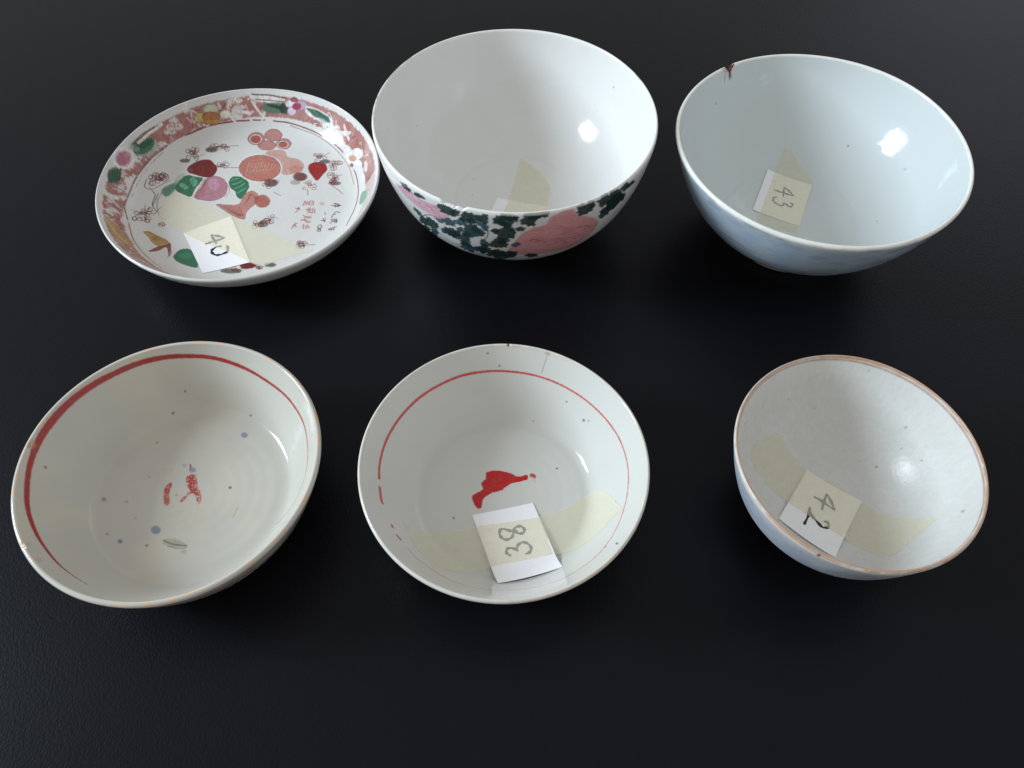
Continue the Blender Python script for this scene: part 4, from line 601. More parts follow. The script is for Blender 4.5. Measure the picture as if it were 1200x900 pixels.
 ('s',[(-9.83,-1.5),(-5.83,-7.1),(-2.84,-8.75)],0.3,(146,74,68),0.75,0.0),
 ('s',[(-7.97,-1.65),(-4.21,-7.74),(-2.4,-8.5)],0.3,(146,74,68),0.75,0.0),
 ('s',[(-6.11,-1.82),(-2.59,-8.39),(-1.96,-8.25)],0.3,(146,74,68),0.75,0.0),
 ('s',[(-3.51,0.89),(-0.8,8.32),(3.12,3.7)],0.3,(150,80,72),0.7,0.0),
 ('s',[(-2.87,1.86),(-1.19,8.55),(2.99,4.4)],0.3,(150,80,72),0.7,0.0),
 ('s',[(-2.23,2.83),(-1.57,8.78),(2.85,5.1)],0.3,(150,80,72),0.7,0.0),
 ('s',[(-1.59,3.8),(-1.95,9.0),(2.72,5.81)],0.3,(150,80,72),0.7,0.0),
 ('p',[(10.68,3.26),(10.67,1.1),(9.84,-0.64),(8.35,-1.63),(6.5,-1.66),(4.65,-0.74),(3.15,0.95),(2.32,3.08),(2.32,5.23),(3.15,6.99),(4.64,7.99),(6.51,8.04),(8.37,7.12),(9.86,5.4)],(188,106,90),1,0.4,0.0),
 ('s',[(11.01,3.27),(10.96,0.79),(9.89,-1.14),(8.05,-2.08),(5.86,-1.81),(3.81,-0.41),(2.37,1.81),(1.87,4.35),(2.44,6.61),(3.94,8.12),(6.04,8.48),(8.24,7.61),(10.03,5.73),(11.01,3.27)],0.3,(146,76,68),0.8,0.0),
 ('p',[(-54.1,-26.52),(-51.46,-25.63),(-45.12,-28.57),(-40.2,-31.16),(-37.73,-35.07),(-41.49,-36.57),(-46.89,-34.35),(-50.9,-29.79)],(184,150,88),1,0.5,0.0),
 ('p',[(-44.86,-30.02),(-44.85,-30.75),(-45.21,-31.4),(-45.85,-31.84),(-46.66,-31.99),(-47.47,-31.83),(-48.13,-31.37),(-48.51,-30.69),(-48.55,-29.92),(-48.22,-29.23),(-47.58,-28.77),(-46.76,-28.63),(-45.92,-28.84),(-45.24,-29.33)],(168,112,44),0.7,0.8,0.0),
 ('p',[(-46.78,-42.5),(-44.13,-36.85),(-40.29,-34.92),(-38.01,-33.02),(-35.97,-43.32),(-39.41,-36.08),(-42.82,-40.23)],(148,60,50),0.95,0.4,0.0),
 ('s',[(-37.73,-35.07),(-35.52,-41.09),(-36.23,-44.26)],0.45,(125,58,52),0.9,0.0),
 ('s',[(-54.1,-26.52),(-52.2,-25.39),(-49.58,-26.51)],0.4,(130,90,40),0.9,0.0),
 ('p',[(-33.48,-43.4),(-31.64,-37.84),(-25.94,-37.0),(-18.08,-51.01),(-26.64,-49.04),(-31.58,-46.18)],(48,118,84),1,0.5,0.0),
 ('p',[(-23.75,-42.18),(-23.84,-43.24),(-24.61,-44.15),(-25.92,-44.71),(-27.5,-44.84),(-29.05,-44.49),(-30.26,-43.73),(-30.9,-42.71),(-30.83,-41.63),(-30.07,-40.71),(-28.76,-40.13),(-27.16,-40.02),(-25.59,-40.39),(-24.38,-41.16)],(70,150,112),0.6,1.0,0.0),
 ('s',[(30.89,0.04),(31.72,3.2)],0.55,(176,96,88),0.9186784294649681,0.0),
 ('s',[(31.17,3.84),(32.82,1.95),(32.18,0.37)],0.55,(176,96,88),0.7072580234665519,0.0),
 ('s',[(32.96,3.85),(33.92,0.69)],0.55,(176,96,88),0.7115235330054697,0.0),
 ('s',[(34.13,3.53),(36.1,3.86),(36.82,0.7),(34.86,0.38),(34.18,3.22)],0.55,(176,96,88),0.8089891533163279,0.0),
 ('s',[(34.59,2.08),(36.45,2.21)],0.55,(176,96,88),0.6117303014483767,0.0),
 ('s',[(33.24,-3.39),(35.96,-3.69)],0.55,(176,96,88),0.8249490059277206,0.0),
 ('s',[(34.32,-1.82),(34.8,-6.19)],0.55,(176,96,88),0.7314417563257367,0.0),
 ('s',[(35.43,-1.82),(35.95,-5.87),(37.64,-5.88)],0.55,(176,96,88),0.9134958294319204,0.0),
 ('s',[(36.99,-1.81),(37.55,-5.88)],0.55,(176,96,88),0.6101767483403077,0.0),
 ('s',[(38.26,-2.75),(38.93,-6.19)],0.55,(176,96,88),0.8875035074337125,0.0),
 ('s',[(35.74,-3.7),(37.29,-3.69)],0.55,(176,96,88),0.711357773386947,0.0),
 ('s',[(32.23,-8.07),(34.65,-9.3),(37.2,-8.67)],0.55,(176,96,88),0.7862232417617501,0.0),
 ('s',[(31.53,-11.79),(34.27,-12.39),(37.67,-13.01)],0.55,(176,96,88),0.6305887038042131,0.0),
 ('s',[(34.54,-8.68),(33.63,-11.16),(32.07,-12.4)],0.55,(176,96,88),0.6145574476449499,0.0),
 ('s',[(35.19,-9.92),(37.67,-10.22)],0.55,(176,96,88),0.9364156318034114,0.0),
 ('s',[(33.58,-10.85),(35.35,-13.62),(37.16,-13.93)],0.55,(176,96,88),0.8976777863400813,0.0),
 ('s',[(33.9,-15.47),(34.3,-19.14)],0.55,(176,96,88),0.7876457657990388,0.0),
 ('s',[(35.08,-17.3),(37.45,-17.01)],0.55,(176,96,88),0.600659466387232,0.0),
 ('s',[(36.15,-15.77),(35.83,-19.14)],0.55,(176,96,88),0.7302938405606938,0.0),
 ('s',[(37.04,-18.54),(37.77,-17.62)],0.55,(176,96,88),0.6655556848039781,0.0),
 ('s',[(27.02,-2.18),(29.9,-3.41)],0.55,(176,96,88),0.9384773136733543,0.0),
 ('s',[(28.65,-1.22),(28.34,-4.67),(27.39,-5.61)],0.55,(176,96,88),0.9212520980923824,0.0),
 ('s',[(28.24,-2.79),(29.47,-2.16)],0.55,(176,96,88),0.6880961023395159,0.0),
 ('s',[(27.7,-18.87),(28.32,-16.12),(30.02,-14.57)],0.55,(176,96,88),0.9147000348012589,0.0),
 ('s',[(27.83,-15.82),(30.06,-17.33)],0.55,(176,96,88),0.840880220149413,0.0),
 ('s',[(28.65,-14.27),(29.67,-17.64)],0.55,(176,96,88),0.6715552771079965,0.0),
 ('s',[(47.72,-0.18),(53.61,-0.4)],0.5,(104,52,50),0.8438477867302574,0.0),
 ('s',[(49.08,1.33),(51.44,0.58),(52.94,-0.47),(50.8,-1.27),(49.4,-0.89)],0.5,(104,52,50),0.9242778272137209,0.0),
 ('s',[(50.17,1.59),(50.48,-1.57)],0.5,(104,52,50),0.7662551541902138,0.0),
 ('s',[(51.58,1.19),(51.83,-1.52)],0.5,(104,52,50),0.8366357461185844,0.0),
 ('s',[(49.43,-10.27),(49.96,-7.8),(51.66,-5.71),(53.8,-6.51)],0.5,(104,52,50),0.90688180809928,0.0),
 ('s',[(50.14,-7.5),(51.31,-7.88)],0.5,(104,52,50),0.8383149323258119,0.0),
 ('s',[(49.4,-11.52),(50.12,-13.42),(49.24,-14.93)],0.5,(104,52,50),0.8174793002342644,0.0),
 ('s',[(50.29,-11.57),(53.19,-13.05)],0.5,(104,52,50),0.8159447298967598,0.0),
 ('s',[(50.3,-13.13),(53.05,-13.67)],0.5,(104,52,50),0.9497697092139934,0.0),
 ('s',[(51.37,-11.33),(51.61,-14.47)],0.5,(104,52,50),0.7807924151547396,0.0),
 ('s',[(52.49,-11.41),(52.7,-14.89)],0.5,(104,52,50),0.8807149030239818,0.0),
 ('s',[(48.9,-19.89),(53.29,-18.14)],0.5,(104,52,50),0.9038318295904665,0.0),
 ('s',[(49.87,-19.02),(49.89,-20.59)],0.5,(104,52,50),0.8456395223458812,0.0),
 ('s',[(50.94,-18.8),(51.02,-20.7)],0.5,(104,52,50),0.778548658918809,0.0),
 ('s',[(51.97,-18.28),(52.24,-20.54)],0.5,(104,52,50),0.8268655413503694,0.0),
 ('s',[(48.9,-19.89),(50.57,-20.65),(52.53,-20.45)],0.5,(104,52,50),0.7661980572134864,0.0),
 ('s',[(44.78,-6.0),(45.29,-7.9)],0.5,(104,52,50),0.7542288475317933,0.0),
 ('s',[(43.56,-12.51),(45.97,-12.3)],0.5,(104,52,50),0.8357821483527708,0.0),
 ('s',[(44.43,-10.99),(45.44,-13.21)],0.5,(104,52,50),0.9289181000962742,0.0),
 ('s',[(45.68,-10.42),(45.94,-13.55)],0.5,(104,52,50),0.7723785698178767,0.0),
 ('s',[(42.48,-16.82),(43.66,-15.93),(44.84,-17.84),(43.66,-18.73),(42.46,-18.06),(42.48,-16.82)],0.5,(104,52,50),0.9074739767426622,0.0),
 ('s',[(42.44,-19.3),(43.93,-19.04),(44.45,-20.91),(42.74,-21.16)],0.5,(104,52,50),0.9457555798919162,0.0),
 ('s',[(42.59,-20.23),(44.1,-20.1)],0.5,(104,52,50),0.8503503012708898,0.0),
 ('p',[(36.17,1.96),(36.04,1.25),(35.45,0.68),(34.52,0.35),(33.42,0.35),(32.39,0.66),(31.61,1.23),(31.25,1.94),(31.38,2.65),(31.97,3.22),(32.91,3.55),(34.01,3.55),(35.04,3.24),(35.82,2.68)],(214,160,150),0.25,1.2,0.0),
 ('p',[(38.68,-4.0),(38.54,-4.71),(37.96,-5.27),(37.02,-5.58),(35.94,-5.59),(34.91,-5.28),(34.14,-4.71),(33.78,-4.02),(33.91,-3.31),(34.5,-2.74),(35.43,-2.42),(36.52,-2.42),(37.55,-2.73),(38.32,-3.29)],(214,160,150),0.25,1.2,0.0),
 ('p',[(36.88,-10.84),(36.76,-11.54),(36.17,-12.1),(35.25,-12.41),(34.18,-12.41),(33.15,-12.11),(32.39,-11.55),(32.03,-10.86),(32.16,-10.16),(32.74,-9.6),(33.66,-9.28),(34.74,-9.28),(35.77,-9.59),(36.53,-10.14)],(214,160,150),0.25,1.2,0.0),
 ('p',[(37.94,-17.32),(37.81,-18.01),(37.23,-18.56),(36.32,-18.86),(35.25,-18.86),(34.23,-18.55),(33.47,-18.0),(33.12,-17.31),(33.24,-16.62),(33.81,-16.06),(34.73,-15.75),(35.8,-15.75),(36.82,-16.06),(37.58,-16.62)],(214,160,150),0.25,1.2,0.0),
 ('p',[(43.58,1.4),(43.51,0.84),(43.16,0.41),(42.59,0.18),(41.91,0.19),(41.26,0.45),(40.77,0.9),(40.54,1.46),(40.6,2.01),(40.96,2.45),(41.53,2.69),(42.21,2.68),(42.86,2.41),(43.35,1.95)],(206,150,140),0.6,1,0.0),
 ('s',[(-62.95,-21.74),(-66.85,-12.2),(-67.45,-4.52),(-66.84,12.22),(-62.08,28.56),(-55.75,39.55)],0.55,(140,62,58),0.9,0.25),
 ('s',[(-47.31,49.28),(-35.34,58.4),(-20.98,64.27),(-11.91,66.13)],0.6,(140,62,58),0.95,0.15),
 ('s',[(3.06,66.71),(13.69,65.14),(30.6,58.06),(44.76,47.06),(56.17,30.98),(62.1,14.11),(63.15,-0.56),(59.58,-18.91)],0.5,(136,66,62),0.95,0.1),
 ('s',[(-9.59,66.49),(-2.53,66.96)],0.55,(140,62,58),0.9,0.0),
 ('s',[(13.65,64.14),(30.27,57.02),(43.07,46.47),(53.77,31.5),(59.48,15.37)],0.35,(150,96,92),0.7,0.15),
 ('s',[(-62.1,-23.51),(-55.08,-37.12),(-45.05,-48.36),(-34.27,-56.97)],0.45,(140,62,58),0.85,0.25),
 ('s',[(-66.23,-2.96),(-65.33,12.86),(-60.93,28.02),(-56.81,35.96)],0.35,(150,90,86),0.6,0.5),
 ('s',[(-58.75,38.64),(-58.26,37.13),(-59.48,36.72)],0.48,(206,190,186),0.88,0.15),
 ('s',[(-69.8,-1.0),(-70.68,-3.09),(-70.76,-5.18)],0.57,(206,190,186),0.68,0.15),
 ('s',[(-2.19,74.46),(-3.36,73.78),(-4.62,74.86)],0.44,(206,190,186),0.8,0.15),
 ('s',[(-70.78,2.22),(-70.07,0.41),(-71.22,-1.39)],0.46,(206,190,186),0.56,0.15),
 ('s',[(-72.15,9.03),(-72.99,6.94),(-72.64,4.74)],0.55,(206,190,186),0.81,0.15),
 ('s',[(50.84,50.02),(50.58,50.96),(48.72,50.26)],0.4,(206,190,186),0.84,0.15),
 ('s',[(5.63,72.16),(3.48,70.83),(1.5,73.51)],0.48,(206,190,186),0.85,0.15),
 ('s',[(-64.65,-23.29),(-64.42,-25.36),(-62.89,-26.9)],0.59,(206,190,186),0.7,0.15),
 ('s',[(-8.81,69.8),(-10.62,69.27),(-12.27,67.84)],0.54,(206,190,186),0.88,0.15),
 ('s',[(-42.8,-57.01),(-41.38,-56.89),(-41.56,-58.98)],0.33,(206,190,186),0.66,0.15),
 ('s',[(-71.76,-2.24),(-71.24,-3.64),(-72.79,-5.18)],0.53,(206,190,186),0.79,0.15),
 ('s',[(-68.69,20.94),(-69.35,19.01),(-69.95,17.06)],0.57,(206,190,186),0.78,0.15),
 ('s',[(-12.5,68.25),(-14.04,68.87),(-15.53,69.13)],0.29,(206,190,186),0.63,0.15),
 ('s',[(-71.44,-17.41),(-71.96,-19.34),(-69.22,-20.36)],0.43,(206,190,186),0.78,0.15),
 ('s',[(-34.72,59.42),(-35.37,58.55),(-36.22,58.02)],0.52,(206,190,186),0.88,0.15),
 ('s',[(-52.11,-46.25),(-52.14,-47.4),(-50.05,-46.62)],0.57,(206,190,186),0.76,0.15),
 ('s',[(56.15,43.52),(54.73,43.65),(56.68,46.51)],0.3,(206,190,186),0.57,0.15),
 ('s',[(-70.19,10.29),(-71.61,8.73),(-70.56,6.88)],0.31,(206,190,186),0.75,0.15),
 ('s',[(37.32,60.2),(36.04,59.62),(35.36,60.01)],0.36,(206,190,186),0.87,0.15),
 ('s',[(-58.29,37.4),(-59.62,36.05),(-59.57,33.9)],0.44,(206,190,186),0.8,0.15),
 ('s',[(-70.6,9.51),(-71.4,7.67),(-69.68,5.6)],0.46,(206,190,186),0.54,0.15),
 ('s',[(-43.61,-55.31),(-42.19,-56.7),(-40.06,-57.12)],0.56,(206,190,186),0.71,0.15),
 ('s',[(2.48,73.24),(1.45,74.4),(0.39,74.96)],0.33,(206,190,186),0.63,0.15),
 ('s',[(-60.7,35.94),(-60.63,33.79),(-63.55,33.28)],0.43,(206,190,186),0.69,0.15),
 ('s',[(-48.45,-48.57),(-47.1,-49.6),(-45.86,-50.75)],0.3,(206,190,186),0.76,0.15),
 ('s',[(46.42,54.69),(44.82,55.17),(44.82,57.67)],0.57,(206,190,186),0.81,0.15),
 ('s',[(7.35,70.56),(5.33,71.54),(3.26,72.53)],0.31,(206,190,186),0.83,0.15),
 ('s',[(-18.68,67.85),(-19.72,66.02),(-21.41,66.36)],0.52,(206,190,186),0.6,0.15),
 ('s',[(-69.16,-19.96),(-67.61,-21.77),(-69.86,-24.87)],0.35,(206,190,186),0.6,0.15),
 ('s',[(62.91,36.5),(62.77,37.93),(61.32,38.55)],0.32,(206,190,186),0.64,0.15),
 ('s',[(5.96,73.26),(4.67,74.08),(3.36,74.92)],0.41,(206,190,186),0.57,0.15),
 ('s',[(41.57,60.65),(40.07,62.57),(37.03,62.02)],0.45,(206,190,186),0.65,0.15),
 ('s',[(33.2,61.4),(31.38,61.73),(29.57,62.03)],0.44,(206,190,186),0.76,0.15),
 ('s',[(-1.52,70.08),(-2.77,71.23),(-3.83,68.33)],0.52,(206,190,186),0.57,0.15),
 ('s',[(-42.24,54.54),(-43.4,53.35),(-44.54,52.17)],0.34,(206,190,186),0.71,0.15),
 ('s',[(-41.89,57.82),(-43.23,56.45),(-46.21,57.11)],0.38,(206,190,186),0.74,0.15),
 ('s',[(-28.28,66.91),(-30.74,67.3),(-31.34,63.72)],0.39,(206,190,186),0.77,0.15),
 ('s',[(-69.59,25.17),(-71.13,23.8),(-71.68,22.07)],0.34,(206,190,186),0.63,0.15),
 ('s',[(-13.46,71.31),(-14.21,70.23),(-15.32,70.88)],0.42,(206,190,186),0.72,0.15),
 ('s',[(-8.11,74.11),(-9.94,74.19),(-11.67,73.58)],0.57,(206,190,186),0.83,0.15),
 ('s',[(-50.67,-50.64),(-49.84,-52.68),(-48.39,-54.09)],0.44,(206,190,186),0.64,0.15),
 ('s',[(1.33,71.9),(0.17,70.92),(-0.99,73.0)],0.5,(206,190,186),0.74,0.15),
 ('s',[(-40.05,59.51),(-40.82,58.94),(-40.47,56.79)],0.37,(206,190,186),0.81,0.15),
 ('s',[(-71.42,10.22),(-72.44,8.52),(-71.31,6.57)],0.57,(206,190,186),0.9,0.15),
 ('s',[(-70.25,4.64),(-70.31,3.52),(-72.34,2.46)],0.4,(206,190,186),0.57,0.15),
 ('s',[(-58.48,-45.35),(-56.43,-46.39),(-54.61,-47.57)],0.46,(206,190,186),0.77,0.15),
 ('s',[(-66.79,25.42),(-66.47,23.5),(-67.06,21.93)],0.31,(206,190,186),0.65,0.15),
 ('s',[(-15.4,67.53),(-16.92,68.0),(-17.82,66.04)],0.52,(206,190,186),0.64,0.15),
 ('s',[(-35.47,-65.53),(-33.48,-64.84),(-31.86,-64.75)],0.45,(206,190,186),0.81,0.15),
 ('s',[(36.23,60.2),(34.46,60.41),(34.2,63.34)],0.6,(206,190,186),0.78,0.15),
 ('s',[(-62.72,35.26),(-64.93,33.95),(-63.07,30.58)],0.33,(206,190,186),0.75,0.15),
 ('s',[(60.32,33.89),(59.22,35.26),(57.87,36.46)],0.29,(206,190,186),0.61,0.15),
 ('s',[(-65.93,-28.21),(-66.6,-30.31),(-63.81,-30.82)],0.56,(206,190,186),0.9,0.15),
 ('s',[(-39.79,59.12),(-41.2,58.28),(-42.54,57.34)],0.45,(206,190,186),0.74,0.15),
 ('s',[(-26.08,65.68),(-27.0,63.64),(-29.28,64.76)],0.27,(206,190,186),0.54,0.15),
 ('s',[(68.82,25.62),(67.66,27.55),(65.39,28.96)],0.34,(206,190,186),0.54,0.15),
 ('s',[(-50.38,-53.96),(-49.06,-54.71),(-48.26,-56.06)],0.5,(206,190,186),0.55,0.15),
 ('s',[(-40.86,61.11),(-43.3,60.82),(-43.36,57.26)],0.57,(206,190,186),0.9,0.15),
 ('s',[(-7.14,72.79),(-7.99,73.15),(-8.73,72.51)],0.42,(206,190,186),0.8,0.15),
 ('s',[(-69.58,25.65),(-69.77,23.73),(-69.37,21.66)],0.57,(206,190,186),0.64,0.15),
 ('s',[(-9.61,69.78),(-11.0,68.42),(-13.16,71.41)],0.34,(206,190,186),0.9,0.15),
 ('s',[(-15.57,72.76),(-17.56,71.59),(-20.01,72.28)],0.31,(206,190,186),0.5,0.15),
 ('s',[(-74.13,3.12),(-73.82,2.3),(-74.3,1.5)],0.27,(206,190,186),0.76,0.15),
 ('s',[(-63.79,-34.58),(-61.53,-35.36),(-63.84,-38.83)],0.41,(206,190,186),0.51,0.15),
 ('s',[(32.64,65.09),(31.94,66.54)],0.32,(112,46,44),0.7,0.1),
 ('s',[(-41.02,58.1),(-43.7,58.27)],0.32,(112,46,44),0.7,0.1),
 ('s',[(-24.94,69.65),(-26.9,67.75)],0.32,(112,46,44),0.7,0.1),
 ('s',[(-48.08,-53.69),(-47.55,-56.24)],0.32,(112,46,44),0.7,0.1),
 ('s',[(42.91,55.63),(41.31,54.82)],0.32,(112,46,44),0.7,0.1),
 ('s',[(-73.33,-0.49),(-71.47,-2.69)],0.32,(112,46,44),0.7,0.1),
 ('s',[(-49.58,-53.47),(-48.75,-54.43)],0.32,(112,46,44),0.7,0.1),
 ('s',[(53.38,44.42),(52.65,44.94)],0.32,(112,46,44),0.7,0.1),
 ('s',[(-26.88,66.79),(-29.09,66.25)],0.32,(112,46,44),0.7,0.1),
 ('s',[(33.11,61.38),(30.83,62.24)],0.32,(112,46,44),0.7,0.1),
 ('s',[(58.59,45.17),(58.94,47.45)],0.32,(112,46,44),0.7,0.1),
 ('s',[(-65.01,-24.25),(-65.3,-25.74)],0.32,(112,46,44),0.7,0.1),
 ('s',[(-71.2,8.18),(-70.72,6.41)],0.32,(112,46,44),0.7,0.1),
 ('s',[(40.45,58.12),(39.39,60.67)],0.32,(112,46,44),0.7,0.1),
 ('s',[(-33.35,64.85),(-35.67,64.99)],0.32,(112,46,44),0.7,0.1),
 ('s',[(-15.25,68.55),(-16.28,68.82)],0.32,(112,46,44),0.7,0.1),
 ('s',[(-3.77,72.04),(-5.97,69.99)],0.32,(112,46,44),0.7,0.1),
 ('s',[(71.37,1.08),(69.8,2.25)],0.32,(112,46,44),0.7,0.1),
 ('s',[(-55.39,43.09),(-55.49,40.76)],0.32,(112,46,44),0.7,0.1),
 ('s',[(71.27,9.33),(69.25,11.28)],0.32,(112,46,44),0.7,0.1),
 ('s',[(-57.78,-45.46),(-55.2,-45.86)],0.32,(112,46,44),0.7,0.1),
 ('s',[(-55.11,46.0),(-54.83,44.14)],0.32,(112,46,44),0.7,0.1),
 ('s',[(-43.19,-54.57),(-40.65,-54.37)],0.32,(112,46,44),0.7,0.1),
 ('s',[(-61.67,-31.26),(-62.51,-32.6)],0.32,(112,46,44),0.7,0.1),
 ('s',[(-38.78,63.02),(-41.03,62.12)],0.32,(112,46,44),0.7,0.1),
 ('s',[(7.82,71.57),(6.4,71.25)],0.32,(112,46,44),0.7,0.1),
 ('s',[(17.72,71.22),(15.97,72.73)],0.32,(112,46,44),0.7,0.1),
 ('s',[(-69.25,12.55),(-68.15,10.15)],0.32,(112,46,44),0.7,0.1),
 ('s',[(1.07,73.19),(-0.57,71.43)],0.32,(112,46,44),0.7,0.1),
 ('s',[(-43.23,56.83),(-43.38,54.69)],0.32,(112,46,44),0.7,0.1),
 ('s',[(71.42,17.37),(72.59,19.8)],0.32,(112,46,44),0.7,0.1),
 ('s',[(-69.14,25.11),(-71.77,23.59)],0.32,(112,46,44),0.7,0.1),
 ('s',[(65.08,30.18),(64.38,32.46)],0.32,(112,46,44),0.7,0.1),
 ('s',[(-32.34,-62.65),(-30.97,-63.36)],0.32,(112,46,44),0.7,0.1),
 ('s',[(1.95,71.47),(0.05,69.76)],0.32,(112,46,44),0.7,0.1),
 ('s',[(-58.16,40.46),(-57.54,38.63)],0.32,(112,46,44),0.7,0.1),
 ('s',[(-71.74,8.18),(-73.1,7.45)],0.32,(112,46,44),0.7,0.1),
 ('s',[(0.08,73.0),(-1.88,74.0)],0.32,(112,46,44),0.7,0.1),
 ('s',[(-51.78,-46.27),(-48.83,-46.66)],0.32,(112,46,44),0.7,0.1),
 ('s',[(-68.69,-17.37),(-69.09,-20.04)],0.32,(112,46,44),0.7,0.1),
 ('s',[(-25.3,-66.6),(-25.03,-68.54)],0.32,(112,46,44),0.7,0.1),
 ('s',[(66.79,25.0),(65.53,27.1)],0.32,(112,46,44),0.7,0.1),
 ('s',[(55.13,43.22),(54.96,45.46)],0.32,(112,46,44),0.7,0.1),
 ('s',[(-70.36,16.7),(-72.48,16.35)],0.32,(112,46,44),0.7,0.1),
 ('s',[(-67.9,-21.83),(-68.83,-23.26)],0.32,(112,46,44),0.7,0.1),
 ('s',[(59.18,39.43),(59.63,41.93)],0.32,(112,46,44),0.7,0.1),
 ('s',[(-61.96,-32.98),(-61.78,-35.0)],0.32,(112,46,44),0.7,0.1),
 ('s',[(64.2,34.44),(63.44,36.29)],0.32,(112,46,44),0.7,0.1),
 ('s',[(-26.69,-67.12),(-24.22,-66.65)],0.32,(112,46,44),0.7,0.1),
 ('s',[(58.42,43.94),(55.89,45.04)],0.32,(112,46,44),0.7,0.1),
 ('s',[(-58.26,37.86),(-60.21,36.29)],0.32,(112,46,44),0.7,0.1),
 ('s',[(-72.84,1.23),(-71.65,-0.03)],0.32,(112,46,44),0.7,0.1),
 ('s',[(-63.22,-29.34),(-63.8,-31.51)],0.32,(112,46,44),0.7,0.1),
 ('s',[(-64.84,27.81),(-63.7,25.79)],0.32,(112,46,44),0.7,0.1),
 ('s',[(-61.74,39.11),(-60.91,37.45)],0.32,(112,46,44),0.7,0.1),
 ('s',[(65.48,23.97),(64.04,25.37)],0.32,(112,46,44),0.7,0.1),
 ('s',[(-27.39,-67.17),(-25.95,-66.65)],0.32,(112,46,44),0.7,0.1),
 ('s',[(68.19,25.82),(69.12,28.01)],0.32,(112,46,44),0.7,0.1),
 ('s',[(26.57,65.05),(24.52,63.96)],0.32,(112,46,44),0.7,0.1),
 ('s',[(-33.56,-60.53),(-31.85,-60.87)],0.32,(112,46,44),0.7,0.1),
 ('p',[(-47.88,52.62),(-48.35,51.74),(-49.54,50.57),(-51.21,49.33),(-53.0,48.24),(-54.58,47.53),(-55.63,47.35),(-55.98,47.76),(-55.55,48.68),(-54.42,49.91),(-52.8,51.2),(-50.99,52.27),(-49.36,52.93),(-48.25,53.04)],(206,202,198),0.85,0.7,0.35),
 ('p',[(-51.43,48.51),(-51.76,47.89),(-52.63,47.01),(-53.87,46.06),(-55.21,45.18),(-56.39,44.58),(-57.19,44.37),(-57.46,44.61),(-57.15,45.25),(-56.31,46.16),(-55.11,47.15),(-53.77,48.02),(-52.55,48.59),(-51.72,48.77)],(206,202,198),0.85,0.7,0.35),
 ('p',[(-43.96,61.25),(-44.26,60.35),(-44.84,59.43),(-45.6,58.72),(-46.39,58.32),(-47.04,58.34),(-47.43,58.76),(-47.49,59.51),(-47.2,60.43),(-46.67,61.43),(-46.03,62.39),(-45.07,62.43),(-44.41,62.4),(-44.01,61.98)],(206,202,198),0.85,0.7,0.35),
 ('p',[(-14.7,72.81),(-15.23,72.31),(-16.55,71.76),(-18.37,71.24),(-20.34,70.87),(-22.07,70.7),(-23.21,70.79),(-23.55,71.13),(-23.03,71.66),(-21.75,72.28),(-19.95,72.83),(-17.99,73.2),(-16.24,73.32),(-15.06,73.18)],(206,202,198),0.85,0.7,0.35),
 ('p',[(-14.08,70.56),(-14.47,70.13),(-15.44,69.68),(-16.79,69.3),(-18.25,69.04),(-19.53,68.96),(-20.38,69.1),(-20.64,69.42),(-20.25,69.87),(-19.3,70.35),(-17.96,70.76),(-16.5,71.02),(-15.21,71.06),(-14.34,70.9)],(206,202,198),0.85,0.7,0.35),
 ('p',[(-19.72,66.92),(-19.95,66.37),(-20.48,65.84),(-21.21,65.46),(-22.0,65.3),(-22.68,65.39),(-23.13,65.7),(-23.24,66.17),(-23.0,66.71),(-22.46,67.21),(-21.73,67.58),(-20.95,67.75),(-20.27,67.68),(-19.83,67.38)],(206,202,198),0.85,0.7,0.35),
 ('p',[(-50.25,53.63),(-50.5,53.14),(-51.12,52.5),(-52.0,51.83),(-52.96,51.26),(-53.79,50.9),(-54.35,50.82),(-54.53,51.06),(-54.29,51.55),(-53.68,52.21),(-52.81,52.89),(-51.86,53.46),(-51.01,53.81),(-50.43,53.87)],(206,202,198),0.85,0.7,0.35),
 ('p',[(53.82,47.58),(53.26,47.59),(51.72,48.21),(49.52,49.25),(47.1,50.44),(44.94,51.57),(43.45,52.49),(42.92,53.06),(43.46,53.17),(44.96,52.8),(47.13,51.94),(49.56,50.71),(51.76,49.37),(53.28,48.22)],(206,202,198),0.85,0.7,0.35),
 ('p',[(47.49,53.14),(47.28,52.53),(46.76,52.19),(46.02,52.2),(45.22,52.56),(44.51,53.22),(44.03,54.03),(43.88,54.84),(44.09,55.45),(44.62,55.77),(45.36,55.73),(46.17,55.35),(46.87,54.71),(47.34,53.92)],(206,202,198),0.85,0.7,0.35),
 ('p',[(68.03,20.71),(68.02,19.13),(67.75,18.1),(67.26,17.85),(66.65,18.44),(66.02,19.77),(65.53,21.53),(65.26,23.36),(65.28,24.9),(65.57,25.83),(66.08,26.02),(66.7,25.43),(67.29,24.2),(67.77,22.52)],(206,202,198),0.85,0.7,0.35),
 ('p',[(66.74,14.77),(66.74,13.58),(66.46,12.88),(65.97,12.81),(65.36,13.39),(64.74,14.47),(64.26,15.85),(63.99,17.26),(64.0,18.42),(64.29,19.1),(64.78,19.17),(65.39,18.63),(65.99,17.58),(66.47,16.2)],(206,202,198),0.85,0.7,0.35),
 ('p',[(-21.66,70.06),(-21.93,69.25),(-22.44,68.54),(-23.08,68.06),(-23.72,67.91),(-24.25,68.12),(-24.55,68.65),(-24.56,69.4),(-24.28,70.19),(-23.77,70.88),(-23.12,71.34),(-22.48,71.49),(-21.96,71.29),(-21.67,70.78)],(206,202,198),0.85,0.7,0.35),
 ('p',[(-69.34,-7.26),(-69.34,-8.11),(-69.6,-9.26),(-70.06,-10.51),(-70.61,-11.61),(-71.16,-12.35),(-71.61,-12.55),(-71.88,-12.18),(-71.92,-11.3),(-71.71,-10.1),(-71.28,-8.82),(-70.71,-7.73),(-70.12,-7.04),(-69.62,-6.88)],(206,202,198),0.85,0.7,0.35),
